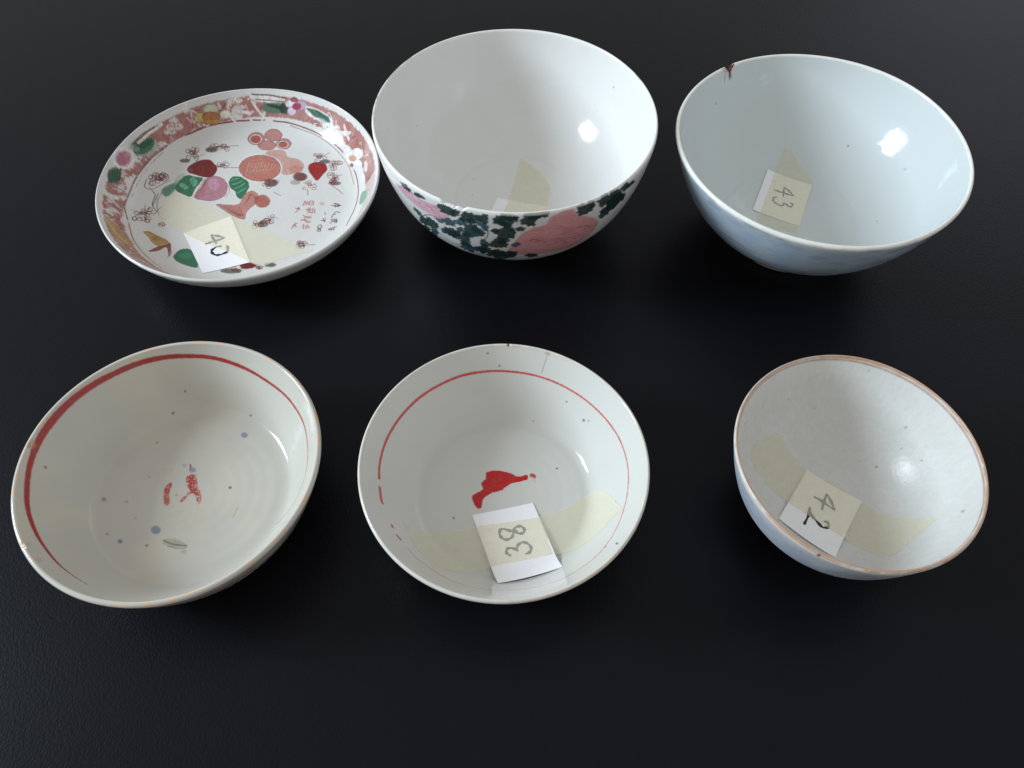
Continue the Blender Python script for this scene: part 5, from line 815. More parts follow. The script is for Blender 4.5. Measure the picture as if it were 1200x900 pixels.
 ('p',[(-68.21,-19.04),(-68.06,-20.16),(-68.15,-21.59),(-68.42,-23.08),(-68.83,-24.33),(-69.32,-25.05),(-69.78,-25.12),(-70.15,-24.51),(-70.35,-23.33),(-70.32,-21.86),(-70.04,-20.38),(-69.59,-19.17),(-69.07,-18.48),(-68.57,-18.43)],(206,202,198),0.85,0.7,0.35),
 ('p',[(-69.71,1.13),(-69.69,0.27),(-69.87,-0.74),(-70.23,-1.69),(-70.68,-2.41),(-71.14,-2.74),(-71.53,-2.62),(-71.77,-2.06),(-71.81,-1.19),(-71.64,-0.16),(-71.3,0.81),(-70.84,1.52),(-70.36,1.84),(-69.96,1.7)],(206,202,198),0.85,0.7,0.35),
 ('p',[(-63.16,-22.07),(-62.85,-23.49),(-62.74,-24.92),(-62.85,-26.09),(-63.16,-26.75),(-63.64,-26.75),(-64.19,-26.11),(-64.68,-24.95),(-65.01,-23.52),(-65.12,-22.1),(-64.98,-20.97),(-64.64,-20.34),(-64.15,-20.33),(-63.63,-20.95)],(206,202,198),0.85,0.7,0.35),
 ('p',[(-56.21,40.0),(-56.39,39.44),(-56.89,38.75),(-57.61,38.06),(-58.41,37.51),(-59.12,37.19),(-59.61,37.17),(-59.78,37.47),(-59.61,38.02),(-59.13,38.73),(-58.42,39.44),(-57.63,40.0),(-56.91,40.32),(-56.4,40.32)],(206,202,198),0.85,0.7,0.35),
 ('s',[(-9.42,73.22),(-6.77,70.92),(-3.94,68.8)],1.1,(206,202,198),0.85,0.0),
 ('s',[(-21.22,68.43),(-11.61,69.11)],1.1,(206,202,198),0.85,0.0),
 ('s',[(-4.12,66.79),(-2.25,69.82)],1.1,(206,202,198),0.85,0.0),
 ('s',[(-23.68,66.07),(-20.25,64.31)],1.1,(206,202,198),0.85,0.0),
 ('s',[(50.3,53.19),(53.78,45.4)],1.1,(206,202,198),0.85,0.0),
 ('s',[(45.64,52.99),(54.76,47.74)],1.1,(206,202,198),0.85,0.0),
 ('p',[(-10.57,74.92),(-1.2,75.67),(11.47,74.05),(10.4,72.77),(-1.69,73.29),(-7.83,73.6)],(206,202,198),0.9,0.4,0.0),
 ('s',[(-8.97,75.39),(1.94,75.55),(12.31,74.05)],0.35,(80,50,50),0.9,0.0),
 ('s',[(-6.99,73.99),(1.61,73.98),(10.45,73.1)],0.3,(110,60,60),0.8,0.0),
 ('p',[(-28.93,66.84),(-29.49,65.87),(-30.79,64.82),(-32.57,63.88),(-34.46,63.23),(-36.1,63.0),(-37.16,63.26),(-37.44,63.96),(-36.9,64.96),(-35.63,66.06),(-33.88,67.02),(-31.99,67.67),(-30.32,67.85),(-29.23,67.55)],(216,206,176),1,0.5,0.0),
 ('p',[(-36.95,61.06),(-37.31,60.09),(-38.12,59.08),(-39.23,58.25),(-40.4,57.76),(-41.42,57.71),(-42.06,58.09),(-42.22,58.85),(-41.86,59.82),(-41.05,60.83),(-39.95,61.65),(-38.78,62.13),(-37.76,62.19),(-37.1,61.8)],(214,188,122),1,0.5,0.0),
 ('p',[(-22.61,66.69),(-22.98,65.99),(-23.84,65.29),(-25.03,64.72),(-26.31,64.4),(-27.43,64.38),(-28.16,64.67),(-28.36,65.22),(-27.99,65.92),(-27.13,66.62),(-25.95,67.2),(-24.66,67.51),(-23.55,67.53),(-22.81,67.23)],(220,214,196),1,0.5,0.0),
 ('p',[(-28.35,64.2),(-28.95,63.18),(-30.42,62.04),(-32.47,61.01),(-34.68,60.27),(-36.61,59.97),(-37.87,60.16),(-38.25,60.83),(-37.66,61.86),(-36.23,63.04),(-34.22,64.12),(-32.02,64.87),(-30.06,65.14),(-28.75,64.9)],(176,118,66),1,0.5,0.0),
 ('p',[(-29.37,62.1),(-29.83,61.52),(-31.03,60.8),(-32.72,60.06),(-34.56,59.45),(-36.19,59.08),(-37.29,59.03),(-37.64,59.33),(-37.2,59.93),(-36.04,60.71),(-34.39,61.5),(-32.55,62.12),(-30.89,62.45),(-29.76,62.44)],(200,150,80),1,0.5,0.0),
 ('p',[(-59.55,36.38),(-60.11,33.68),(-61.74,30.5),(-64.08,27.44),(-66.61,25.05),(-68.84,23.81),(-70.4,24.03),(-71.01,25.68),(-70.57,28.45),(-69.11,31.74),(-66.87,34.87),(-64.29,37.23),(-61.88,38.35),(-60.18,38.05)],(150,165,150),0.7,1.2,0.0),
 ('p',[(-61.5,37.91),(-61.24,36.5),(-61.84,34.09),(-63.14,31.13),(-64.87,28.2),(-66.67,25.87),(-68.22,24.64),(-69.25,24.79),(-69.57,26.3),(-69.1,28.83),(-67.9,31.86),(-66.17,34.75),(-64.28,36.97),(-62.59,38.08)],(58,114,84),0.95,0.8,0),
 ('s',[(-68.87,24.78),(-67.83,30.39)],0.5,(22,58,44),0.75,0.0),
 ('s',[(-67.8,26.74),(-66.77,31.93)],0.5,(22,58,44),0.75,0.0),
 ('s',[(-66.69,28.66),(-65.7,33.45)],0.5,(22,58,44),0.75,0.0),
 ('s',[(-65.54,30.55),(-64.6,34.93)],0.5,(22,58,44),0.75,0.0),
 ('s',[(-64.37,32.41),(-63.47,36.4)],0.5,(22,58,44),0.75,0.0),
 ('s',[(-63.16,34.23),(-62.32,37.83)],0.5,(22,58,44),0.75,0.0),
 ('p',[(-67.08,28.53),(-67.17,27.86),(-67.47,27.1),(-67.91,26.38),(-68.41,25.86),(-68.87,25.64),(-69.2,25.77),(-69.34,26.21),(-69.25,26.89),(-68.96,27.66),(-68.52,28.37),(-68.01,28.89),(-67.55,29.1),(-67.21,28.97)],(150,190,160),0.7,1,0.0),
 ('s',[(-69.23,28.94),(-64.87,37.98),(-59.42,45.86)],0.5,(110,48,46),0.8,0.0),
 ('s',[(-67.83,30.89),(-63.32,39.54),(-57.72,47.61)],0.8,(206,202,198),0.9,0.0),
 ('s',[(-70.15,27.58),(-66.38,36.26),(-61.08,44.07)],0.3,(80,50,46),0.8,0.0),
 ('p',[(-68.33,22.25),(-68.53,19.16),(-69.44,15.69),(-70.86,12.52),(-72.5,10.29),(-74.08,9.48),(-75.3,10.23),(-75.96,12.45),(-76.49,16.56),(-75.62,19.96),(-73.61,22.17),(-71.85,24.29),(-70.17,25.08),(-68.9,24.34)],(212,204,202),1,1.0,0.0),
 ('p',[(-70.03,20.33),(-70.13,18.24),(-70.68,15.93),(-71.56,13.87),(-72.61,12.48),(-73.62,12.03),(-74.4,12.61),(-74.82,14.12),(-74.77,16.24),(-74.24,18.53),(-73.34,20.55),(-72.26,21.91),(-71.21,22.36),(-70.41,21.8)],(186,108,134),0.95,1.2,0.0),
 ('p',[(-70.19,22.49),(-70.24,21.67),(-70.5,20.77),(-70.89,19.96),(-71.35,19.4),(-71.78,19.21),(-72.11,19.43),(-72.26,20.01),(-72.21,20.82),(-71.96,21.72),(-71.56,22.53),(-71.1,23.08),(-70.66,23.27),(-70.34,23.06)],(214,160,180),0.7,1,0.0),
 ('p',[(-72.05,6.58),(-71.92,4.14),(-72.17,1.52),(-72.75,-0.75),(-73.56,-2.18),(-74.46,-2.5),(-75.27,-1.63),(-75.85,0.24),(-76.04,2.73),(-75.79,5.31),(-75.17,7.5),(-74.29,8.89),(-73.36,9.21),(-72.56,8.38)],(66,118,92),0.95,0.7,0.0),
 ('s',[(-74.6,-3.21),(-75.74,4.27)],0.5,(20,52,44),0.8,0.0),
 ('s',[(-74.02,-1.66),(-75.02,5.87)],0.5,(20,52,44),0.8,0.0),
 ('s',[(-73.41,-0.14),(-74.28,7.45)],0.5,(20,52,44),0.8,0.0),
 ('s',[(-72.77,1.36),(-73.5,9.0)],0.5,(20,52,44),0.8,0.0),
 ('s',[(-72.11,2.84),(-72.69,10.52)],0.5,(20,52,44),0.8,0.0),
 ('p',[(-68.42,-30.16),(-66.45,-30.23),(-61.45,-33.73),(-53.54,-41.05),(-53.51,-45.94),(-58.75,-44.87),(-64.54,-38.06)],(192,152,96),0.95,0.9,0.0),
 ('s',[(-67.0,-32.64),(-61.15,-39.3),(-55.22,-43.16)],0.9,(226,204,150),0.7,0.0),
 ('p',[(14.44,70.67),(13.39,69.97),(10.72,69.56),(6.98,69.42),(2.92,69.55),(-0.63,69.94),(-3.0,70.56),(-3.75,71.36),(-2.74,72.21),(-0.16,72.91),(3.5,73.26),(7.54,73.09),(11.17,72.47),(13.64,71.57)],(84,124,98),0.95,0.7,0.0),
 ('s',[(-1.4,73.13),(0.04,72.32),(9.38,71.68)],0.4,(34,66,52),0.75,0.0),
 ('s',[(-0.0,72.98),(1.92,72.07),(9.31,71.27)],0.4,(34,66,52),0.75,0.0),
 ('s',[(1.41,72.82),(3.81,71.79),(9.24,70.84)],0.4,(34,66,52),0.75,0.0),
 ('s',[(2.82,72.65),(5.71,71.47),(9.18,70.41)],0.4,(34,66,52),0.75,0.0),
 ('s',[(4.25,72.45),(7.63,71.12),(9.12,69.97)],0.4,(34,66,52),0.75,0.0),
 ('s',[(5.68,72.24),(9.56,70.73),(9.06,69.52)],0.4,(34,66,52),0.75,0.0),
 ('p',[(14.58,70.49),(14.09,69.72),(12.98,69.16),(11.47,68.91),(9.85,69.05),(8.45,69.54),(7.54,70.29),(7.3,71.14),(7.79,71.92),(8.9,72.49),(10.41,72.73),(12.02,72.58),(13.43,72.07),(14.34,71.33)],(40,62,56),0.85,0.8,0.0),
 ('p',[(17.66,71.58),(17.27,71.17),(16.32,70.92),(15.02,70.89),(13.61,71.05),(12.37,71.4),(11.56,71.86),(11.33,72.35),(11.72,72.79),(12.66,73.07),(13.95,73.13),(15.36,72.95),(16.6,72.57),(17.42,72.09)],(222,200,214),1,0.5,0.0),
 ('p',[(25.9,69.49),(25.42,68.86),(24.29,68.51),(22.74,68.51),(21.07,68.83),(19.62,69.43),(18.68,70.18),(18.42,70.96),(18.9,71.6),(20.03,71.98),(21.57,72.0),(23.23,71.67),(24.69,71.04),(25.63,70.26)],(210,172,196),1,0.5,0.0),
 ('p',[(17.96,69.06),(17.59,68.46),(16.74,68.03),(15.56,67.89),(14.29,68.04),(13.19,68.48),(12.47,69.1),(12.27,69.79),(12.64,70.4),(13.5,70.81),(14.68,70.95),(15.95,70.78),(17.05,70.34),(17.77,69.73)],(216,186,206),1,0.5,0.0),
 ('p',[(19.56,72.57),(19.27,72.3),(18.58,72.17),(17.61,72.18),(16.56,72.34),(15.65,72.61),(15.05,72.94),(14.87,73.28),(15.16,73.54),(15.86,73.69),(16.82,73.7),(17.86,73.54),(18.78,73.25),(19.39,72.91)],(176,92,108),1,0.5,0.0),
 ('p',[(21.58,70.06),(21.23,69.65),(20.37,69.42),(19.18,69.41),(17.91,69.62),(16.79,70.0),(16.06,70.49),(15.85,71.0),(16.21,71.43),(17.06,71.69),(18.23,71.72),(19.51,71.51),(20.63,71.09),(21.37,70.58)],(172,74,98),1,0.5,0.0),
 ('p',[(24.09,69.21),(28.75,68.26),(38.07,62.96),(42.83,58.55),(41.63,57.32),(35.14,60.91),(28.3,64.65),(24.52,67.2)],(206,210,208),0.95,0.5,0.0),
 ('s',[(25.07,68.65),(32.04,65.95),(39.71,60.95)],0.5,(38,90,68),0.85,0.0),
 ('s',[(26.03,67.91),(33.03,65.11),(40.02,60.28)],0.5,(38,90,68),0.85,0.0),
 ('s',[(26.99,67.16),(34.01,64.27),(40.33,59.59)],0.5,(38,90,68),0.85,0.0),
 ('s',[(27.96,66.38),(35.01,63.4),(40.64,58.9)],0.5,(38,90,68),0.85,0.0),
 ('s',[(28.94,65.59),(36.01,62.51),(40.95,58.19)],0.5,(38,90,68),0.85,0.0),
 ('s',[(29.92,64.78),(37.02,61.59),(41.27,57.47)],0.5,(38,90,68),0.85,0.0),
 ('p',[(40.68,58.7),(39.75,58.79),(38.28,59.43),(36.56,60.45),(34.94,61.64),(33.74,62.76),(33.19,63.64),(33.4,64.09),(34.32,64.04),(35.77,63.5),(37.47,62.52),(39.09,61.32),(40.31,60.11),(40.87,59.17)],(70,122,104),0.6,1,0),
 ('p',[(35.07,59.73),(41.34,58.42),(45.64,52.99),(48.3,48.93),(42.02,52.63),(37.62,56.51)],(208,206,206),0.9,0.5,0.0),
 ('s',[(38.57,57.9),(45.6,51.11)],0.4,(120,60,60),0.8,0.0),
 ('s',[(40.38,57.82),(46.52,52.03)],0.4,(120,60,60),0.6,0.0),
 ('p',[(57.25,36.45),(56.94,35.48),(55.96,35.11),(54.54,35.33),(52.95,36.09),(51.48,37.32),(50.42,38.84),(49.97,40.37),(50.24,41.52),(51.2,42.01),(52.65,41.73),(54.29,40.8),(55.78,39.41),(56.84,37.85)],(224,218,212),1,0.5,0.0),
 ('p',[(64.06,31.41),(63.7,30.46),(62.58,30.34),(60.94,30.98),(59.1,32.29),(57.42,34.0),(56.23,35.81),(55.77,37.38),(56.12,38.41),(57.22,38.71),(58.86,38.15),(60.71,36.8),(62.4,34.97),(63.6,33.02)],(224,218,212),1,0.5,0.0),
 ('p',[(63.66,25.47),(63.44,24.08),(62.59,23.48),(61.29,23.71),(59.81,24.66),(58.44,26.21),(57.41,28.14),(56.93,30.11),(57.12,31.64),(57.95,32.37),(59.26,32.16),(60.77,31.08),(62.18,29.37),(63.21,27.37)],(224,218,212),1,0.5,0.0),
 ('p',[(59.29,31.66),(59.03,30.72),(58.17,30.34),(56.9,30.52),(55.47,31.22),(54.15,32.37),(53.18,33.82),(52.75,35.28),(52.96,36.44),(53.79,36.98),(55.08,36.77),(56.55,35.89),(57.92,34.54),(58.9,33.02)],(224,218,212),1,0.5,0.0),
 ('p',[(59.42,32.54),(59.19,31.92),(58.45,31.77),(57.36,32.09),(56.14,32.79),(55.03,33.76),(54.23,34.85),(53.9,35.88),(54.11,36.61),(54.83,36.86),(55.92,36.57),(57.16,35.79),(58.3,34.7),(59.11,33.54)],(208,150,118),0.9,0.7,0.0),
 ('p',[(57.65,29.72),(57.56,29.22),(57.2,28.94),(56.66,28.94),(56.03,29.23),(55.44,29.75),(55.01,30.41),(54.81,31.09),(54.89,31.64),(55.24,31.95),(55.79,31.94),(56.43,31.62),(57.03,31.05),(57.46,30.37)],(170,84,80),0.8,0.6,0.0),
 ('p',[(66.05,5.39),(69.65,2.31),(69.96,-4.58),(66.64,-5.85),(65.0,-1.91)],(120,168,142),0.9,0.6,0.0),
]
PAINT_FLORAL = [
 ('p',[(56.38,43.23),(56.36,43.2),(56.27,43.26),(56.13,43.37),(55.98,43.53),(55.83,43.7),(55.72,43.83),(55.68,43.94),(55.7,43.97),(55.79,43.91),(55.93,43.8),(56.08,43.64),(56.23,43.47),(56.34,43.31)],(96,94,92),0.7,0.3,0.0),
 ('p',[(-56.71,30.6),(-56.73,30.51),(-56.8,30.36),(-56.9,30.25),(-57.0,30.13),(-57.1,30.07),(-57.17,30.05),(-57.19,30.09),(-57.17,30.18),(-57.1,30.3),(-57.0,30.44),(-56.9,30.56),(-56.8,30.63),(-56.73,30.64)],(96,94,92),0.7,0.3,0.0),
 ('p',[(18.81,64.63),(18.79,64.59),(18.74,64.6),(18.66,64.59),(18.57,64.61),(18.49,64.64),(18.44,64.67),(18.42,64.71),(18.43,64.73),(18.48,64.72),(18.56,64.72),(18.65,64.7),(18.73,64.68),(18.78,64.64)],(96,94,92),0.7,0.3,0.0),
 ('p',[(48.39,44.43),(48.37,44.4),(48.31,44.4),(48.22,44.44),(48.11,44.51),(48.01,44.59),(47.94,44.68),(47.91,44.75),(47.93,44.81),(47.99,44.78),(48.09,44.74),(48.19,44.67),(48.29,44.59),(48.36,44.5)],(96,94,92),0.7,0.3,0.0),
 ('p',[(72.77,-15.31),(72.71,-15.55),(72.56,-15.75),(72.37,-15.87),(72.17,-15.87),(72.0,-15.77),(71.89,-15.58),(71.89,-15.18),(71.94,-15.03),(72.07,-14.89),(72.26,-14.78),(72.46,-14.77),(72.64,-14.87),(72.75,-15.06)],(96,94,92),0.7,0.3,0.0),
 ('p',[(-24.03,16.49),(-24.05,16.36),(-24.13,16.23),(-24.24,16.16),(-24.37,16.12),(-24.48,16.16),(-24.57,16.24),(-24.6,16.37),(-24.58,16.5),(-24.5,16.62),(-24.39,16.71),(-24.26,16.73),(-24.15,16.71),(-24.06,16.61)],(96,94,92),0.7,0.3,0.0),
 ('p',[(-24.09,3.7),(-24.12,3.54),(-24.2,3.38),(-24.33,3.29),(-24.47,3.27),(-24.6,3.32),(-24.7,3.42),(-24.74,3.59),(-24.71,3.75),(-24.63,3.89),(-24.5,3.98),(-24.36,4.01),(-24.23,3.96),(-24.13,3.85)],(96,94,92),0.7,0.3,0.0),
 ('p',[(-69.31,7.92),(-69.32,7.84),(-69.35,7.69),(-69.39,7.52),(-69.44,7.36),(-69.49,7.25),(-69.52,7.2),(-69.53,7.21),(-69.52,7.31),(-69.5,7.45),(-69.45,7.63),(-69.4,7.78),(-69.36,7.89),(-69.32,7.95)],(96,94,92),0.7,0.3,0.0),
]
PAINT_BLUE = [
 ('s',[(-42.13,60.76),(-41.93,60.34),(-41.64,59.79)],0.5,(110,100,92),0.8,0.0),
 ('s',[(-37.08,69.0),(-32.99,71.98)],0.5,(170,130,96),0.5,0.0),
 ('p',[(36.96,42.5),(36.92,42.35),(36.77,42.26),(36.56,42.26),(36.32,42.36),(36.1,42.53),(35.94,42.72),(35.88,42.93),(35.92,43.09),(36.06,43.18),(36.28,43.18),(36.51,43.07),(36.73,42.91),(36.9,42.71)],(96,62,58),0.7,0.4,0.0),
 ('p',[(57.82,33.11),(57.78,32.91),(57.64,32.87),(57.43,32.99),(57.17,33.21),(56.93,33.51),(56.75,33.85),(56.68,34.14),(56.71,34.32),(56.86,34.36),(57.08,34.26),(57.33,34.03),(57.57,33.71),(57.74,33.38)],(140,132,126),0.7,0.4,0.0),
 ('p',[(60.38,14.8),(60.33,14.64),(60.23,14.59),(60.1,14.65),(59.95,14.81),(59.81,15.03),(59.74,15.3),(59.72,15.53),(59.76,15.68),(59.86,15.73),(60.01,15.68),(60.16,15.52),(60.28,15.29),(60.35,15.02)],(150,138,132),0.7,0.4,0.0),
 ('p',[(-44.95,52.55),(-44.98,52.45),(-45.15,52.27),(-45.41,52.06),(-45.73,51.85),(-46.01,51.73),(-46.24,51.66),(-46.34,51.69),(-46.3,51.82),(-46.13,51.99),(-45.86,52.21),(-45.56,52.39),(-45.26,52.54),(-45.05,52.59)],(124,124,120),0.7,0.4,0.0),
 ('p',[(44.88,-10.32),(44.76,-10.59),(44.59,-10.75),(44.4,-10.74),(44.21,-10.6),(44.08,-10.34),(44.02,-10.0),(44.05,-9.66),(44.17,-9.38),(44.34,-9.23),(44.53,-9.23),(44.72,-9.37),(44.86,-9.64),(44.91,-9.98)],(160,162,158),0.7,0.4,0.0),
]
PAINT_REDLINE = [
 ('v',[(-23.81,-50.89,0.16),(-29.7,-47.99,0.27),(-37.25,-43.19,0.54),(-43.98,-37.2,0.7),(-48.89,-31.73,0.86),(-53.19,-25.27,0.97),(-55.85,-19.94,1.03),(-57.77,-14.3,1.08),(-59.4,-7.17,1.08),(-60.07,-1.36,1.08),(-59.99,6.21,1.3),(-58.72,14.16,1.4),(-55.96,22.57,1.4),(-51.66,30.98,1.3),(-45.69,38.86,1.19),(-39.02,45.17,1.13),(-30.47,51.13,1.08),(-21.3,55.29,1.03),(-11.63,57.68,0.97),(0.08,58.42,0.92),(9.18,57.18,0.95),(18.6,54.2,0.82),(28.4,49.05,0.68),(38.86,41.22,0.61),(46.27,32.64,0.54),(50.75,25.05,0.48),(53.2,17.42,0.41),(54.44,9.91,0.37),(54.41,2.72,0.34),(52.36,-3.34,0.31),(48.83,-8.89,0.27),(43.96,-11.78,0.24),(40.93,-14.8,0.17)],(152,30,28),0.97,0.04),
 ('p',[(-12.96,-3.49),(-14.04,2.99),(-12.03,5.52),(-11.18,3.91),(-11.47,-0.19),(-9.94,-5.0),(-11.34,-6.34)],(168,58,50),0.95,0.6,0.32),
 ('p',[(-5.46,9.04),(-1.75,9.81),(0.43,4.27),(3.04,-3.01),(2.75,-5.45),(0.52,-0.6),(-1.87,0.15),(-4.42,-4.33),(-5.6,-3.73),(-2.98,1.73),(-4.78,4.94)],(164,52,46),0.95,0.5,0.36),
 ('s',[(-5.3,14.72),(-4.45,12.4)],0.7,(150,50,50),0.9,0.0),
 ('p',[(-1.99,12.13),(-2.01,11.55),(-2.36,11.08),(-2.96,10.81),(-3.69,10.78),(-4.41,11.02),(-4.97,11.47),(-5.27,12.04),(-5.24,12.62),(-4.9,13.1),(-4.29,13.37),(-3.57,13.39),(-2.85,13.15),(-2.28,12.7)],(120,124,140),0.8,0.8,0.0),
 ('p',[(-6.87,14.34),(-6.88,13.98),(-7.1,13.68),(-7.48,13.5),(-7.95,13.49),(-8.4,13.63),(-8.76,13.92),(-8.95,14.27),(-8.94,14.64),(-8.72,14.94),(-8.34,15.11),(-7.87,15.13),(-7.42,14.98),(-7.06,14.7)],(140,140,150),0.6,0.8,0.0),
 ('s',[(1.87,1.86),(3.63,-3.0),(3.17,-4.79)],0.6,(176,70,60),0.8,0.0),
 ('p',[(-7.05,-0.85),(-7.05,-1.14),(-7.2,-1.37),(-7.46,-1.5),(-7.78,-1.51),(-8.1,-1.4),(-8.36,-1.18),(-8.5,-0.9),(-8.5,-0.62),(-8.35,-0.39),(-8.1,-0.25),(-7.77,-0.24),(-7.45,-0.36),(-7.19,-0.58)],(190,110,100),0.6,0.6,0.0),
 ('p',[(-12.58,11.31),(-12.67,10.73),(-13.21,10.25),(-14.1,9.96),(-15.15,9.92),(-16.16,10.14),(-16.93,10.58),(-17.31,11.15),(-17.22,11.73),(-16.69,12.22),(-15.8,12.5),(-14.74,12.54),(-13.73,12.32),(-12.95,11.88)],(190,170,155),0.5,2,0.0),
 ('p',[(18.5,30.95),(18.47,30.31),(18.14,29.79),(17.57,29.5),(16.88,29.49),(16.21,29.76),(15.68,30.27),(15.4,30.91),(15.42,31.56),(15.75,32.08),(16.32,32.37),(17.01,32.38),(17.69,32.1),(18.22,31.59)],(122,130,148),0.9,0.6,0.0),
 ('p',[(-10.5,-18.17),(-10.47,-19.03),(-10.88,-19.73),(-11.63,-20.13),(-12.57,-20.16),(-13.52,-19.81),(-14.3,-19.14),(-14.74,-18.3),(-14.77,-17.44),(-14.36,-16.74),(-13.62,-16.33),(-12.67,-16.3),(-11.71,-16.65),(-10.94,-17.32)],(118,130,142),0.9,0.6,0.0),
 ('p',[(-25.54,-24.07),(-25.52,-24.51),(-25.72,-24.88),(-26.1,-25.1),(-26.6,-25.12),(-27.1,-24.93),(-27.51,-24.59),(-27.76,-24.15),(-27.78,-23.7),(-27.58,-23.33),(-27.2,-23.11),(-26.7,-23.09),(-26.2,-23.28),(-25.78,-23.62)],(112,120,138),0.9,0.6,0.0),
 ('p',[(-12.19,48.73),(-12.26,48.62),(-12.4,48.52),(-12.58,48.45),(-12.77,48.43),(-12.93,48.44),(-13.03,48.51),(-13.04,48.61),(-12.97,48.71),(-12.83,48.81),(-12.65,48.88),(-12.47,48.91),(-12.31,48.9),(-12.21,48.83)],(70,66,60),0.9,0.6,0.0),
 ('p',[(-18.53,41.08),(-18.59,40.93),(-18.73,40.78),(-18.93,40.68),(-19.14,40.64),(-19.33,40.67),(-19.45,40.76),(-19.48,40.9),(-19.42,41.05),(-19.28,41.19),(-19.08,41.3),(-18.87,41.34),(-18.69,41.31),(-18.57,41.23)],(64,60,56),0.9,0.6,0.0),
 ('p',[(18.98,40.8),(18.91,40.66),(18.73,40.56),(18.49,40.52),(18.22,40.56),(17.98,40.66),(17.82,40.81),(17.76,40.98),(17.82,41.12),(18.0,41.21),(18.25,41.24),(18.52,41.2),(18.76,41.1),(18.92,40.96)],(80,78,74),0.9,0.6,0.0),
 ('p',[(-23.07,25.88),(-23.07,25.66),(-23.17,25.48),(-23.35,25.37),(-23.59,25.36),(-23.82,25.45),(-24.01,25.62),(-24.12,25.84),(-24.12,26.06),(-24.02,26.25),(-23.84,26.35),(-23.6,26.37),(-23.37,26.28),(-23.18,26.1)],(120,118,112),0.9,0.6,0.0),
 ('p',[(16.56,3.35),(16.55,3.08),(16.41,2.86),(16.17,2.74),(15.87,2.73),(15.57,2.85),(15.34,3.07),(15.21,3.34),(15.22,3.61),(15.36,3.83),(15.6,3.95),(15.9,3.96),(16.2,3.84),(16.43,3.62)],(70,72,76),0.9,0.6,0.0),
 ('p',[(-56.85,0.19),(-56.84,-0.03),(-56.88,-0.26),(-56.96,-0.45),(-57.07,-0.56),(-57.18,-0.58),(-57.27,-0.5),(-57.33,-0.33),(-57.34,-0.11),(-57.3,0.12),(-57.23,0.31),(-57.11,0.43),(-57.0,0.45),(-56.9,0.36)],(120,40,40),0.9,0.6,0.0),
 ('p',[(-38.73,-4.17),(-38.7,-4.59),(-38.88,-4.93),(-39.24,-5.12),(-39.68,-5.13),(-40.14,-4.97),(-40.51,-4.66),(-40.73,-4.25),(-40.75,-3.84),(-40.58,-3.49),(-40.24,-3.29),(-39.79,-3.27),(-39.33,-3.44),(-38.95,-3.77)],(140,138,130),0.9,0.6,0.0),
 ('p',[(-28.51,-5.03),(-28.5,-5.33),(-28.63,-5.57),(-28.88,-5.72),(-29.19,-5.73),(-29.52,-5.61),(-29.78,-5.39),(-29.94,-5.09),(-29.95,-4.8),(-29.82,-4.55),(-29.57,-4.41),(-29.25,-4.4),(-28.93,-4.52),(-28.67,-4.75)],(150,148,142),0.9,0.6,0.0),
 ('p',[(-13.82,-25.66),(-13.81,-25.94),(-13.94,-26.17),(-14.19,-26.3),(-14.5,-26.31),(-14.81,-26.2),(-15.07,-25.98),(-15.22,-25.7),(-15.23,-25.42),(-15.1,-25.19),(-14.85,-25.06),(-14.54,-25.05),(-14.23,-25.16),(-13.97,-25.38)],(120,118,112),0.9,0.6,0.0),
 ('p',[(-32.58,-20.79),(-32.57,-21.02),(-32.67,-21.2),(-32.86,-21.31),(-33.12,-21.31),(-33.37,-21.22),(-33.59,-21.04),(-33.71,-20.82),(-33.72,-20.6),(-33.62,-20.41),(-33.42,-20.31),(-33.17,-20.3),(-32.91,-20.39),(-32.7,-20.57)],(130,128,122),0.9,0.6,0.0),
 ('p',[(-22.06,7.97),(-22.05,7.82),(-22.12,7.69),(-22.25,7.62),(-22.41,7.61),(-22.58,7.67),(-22.71,7.79),(-22.79,7.94),(-22.8,8.1),(-22.73,8.22),(-22.59,8.29),(-22.43,8.3),(-22.27,8.24),(-22.14,8.12)],(130,128,120),0.9,0.6,0.0),
 ('p',[(-22.76,-12.62),(-22.76,-12.8),(-22.84,-12.94),(-22.98,-13.02),(-23.17,-13.03),(-23.37,-12.96),(-23.52,-12.82),(-23.62,-12.65),(-23.62,-12.48),(-23.54,-12.34),(-23.39,-12.25),(-23.21,-12.24),(-23.01,-12.32),(-22.85,-12.45)],(150,148,140),0.9,0.6,0.0),
 ('p',[(-8.09,-23.35),(-4.89,-22.04),(2.11,-24.32),(3.21,-25.83),(-2.35,-26.26),(-7.26,-24.86)],(150,150,132),0.75,0.8,0.0),
 ('s',[(-8.03,-23.04),(-3.46,-24.76),(2.77,-25.23)],0.4,(92,94,80),0.9,0.0),
 ('s',[(-5.32,-25.73),(0.62,-26.79),(3.01,-26.14)],0.3,(110,112,96),0.7,0.0),
 ('s',[(21.55,-6.48),(20.23,-11.26)],0.5,(168,160,110),0.8,0.0),
 ('p',[(3.79,-28.09),(3.75,-28.49),(3.44,-28.81),(2.92,-28.99),(2.3,-29.01),(1.69,-28.84),(1.22,-28.54),(0.98,-28.15),(1.01,-27.76),(1.32,-27.43),(1.84,-27.25),(2.47,-27.23),(3.08,-27.39),(3.55,-27.7)],(140,138,118),0.5,1,0.0),
 ('p',[(10.18,-10.13),(9.83,-13.57),(7.28,-16.35),(3.04,-17.94),(-2.04,-18.06),(-7.01,-16.68),(-10.89,-14.06),(-12.93,-10.7),(-12.71,-7.23),(-10.24,-4.35),(-5.99,-2.64),(-0.82,-2.48),(4.28,-3.95),(8.21,-6.7)],(196,182,158),0.22,6,0.0),
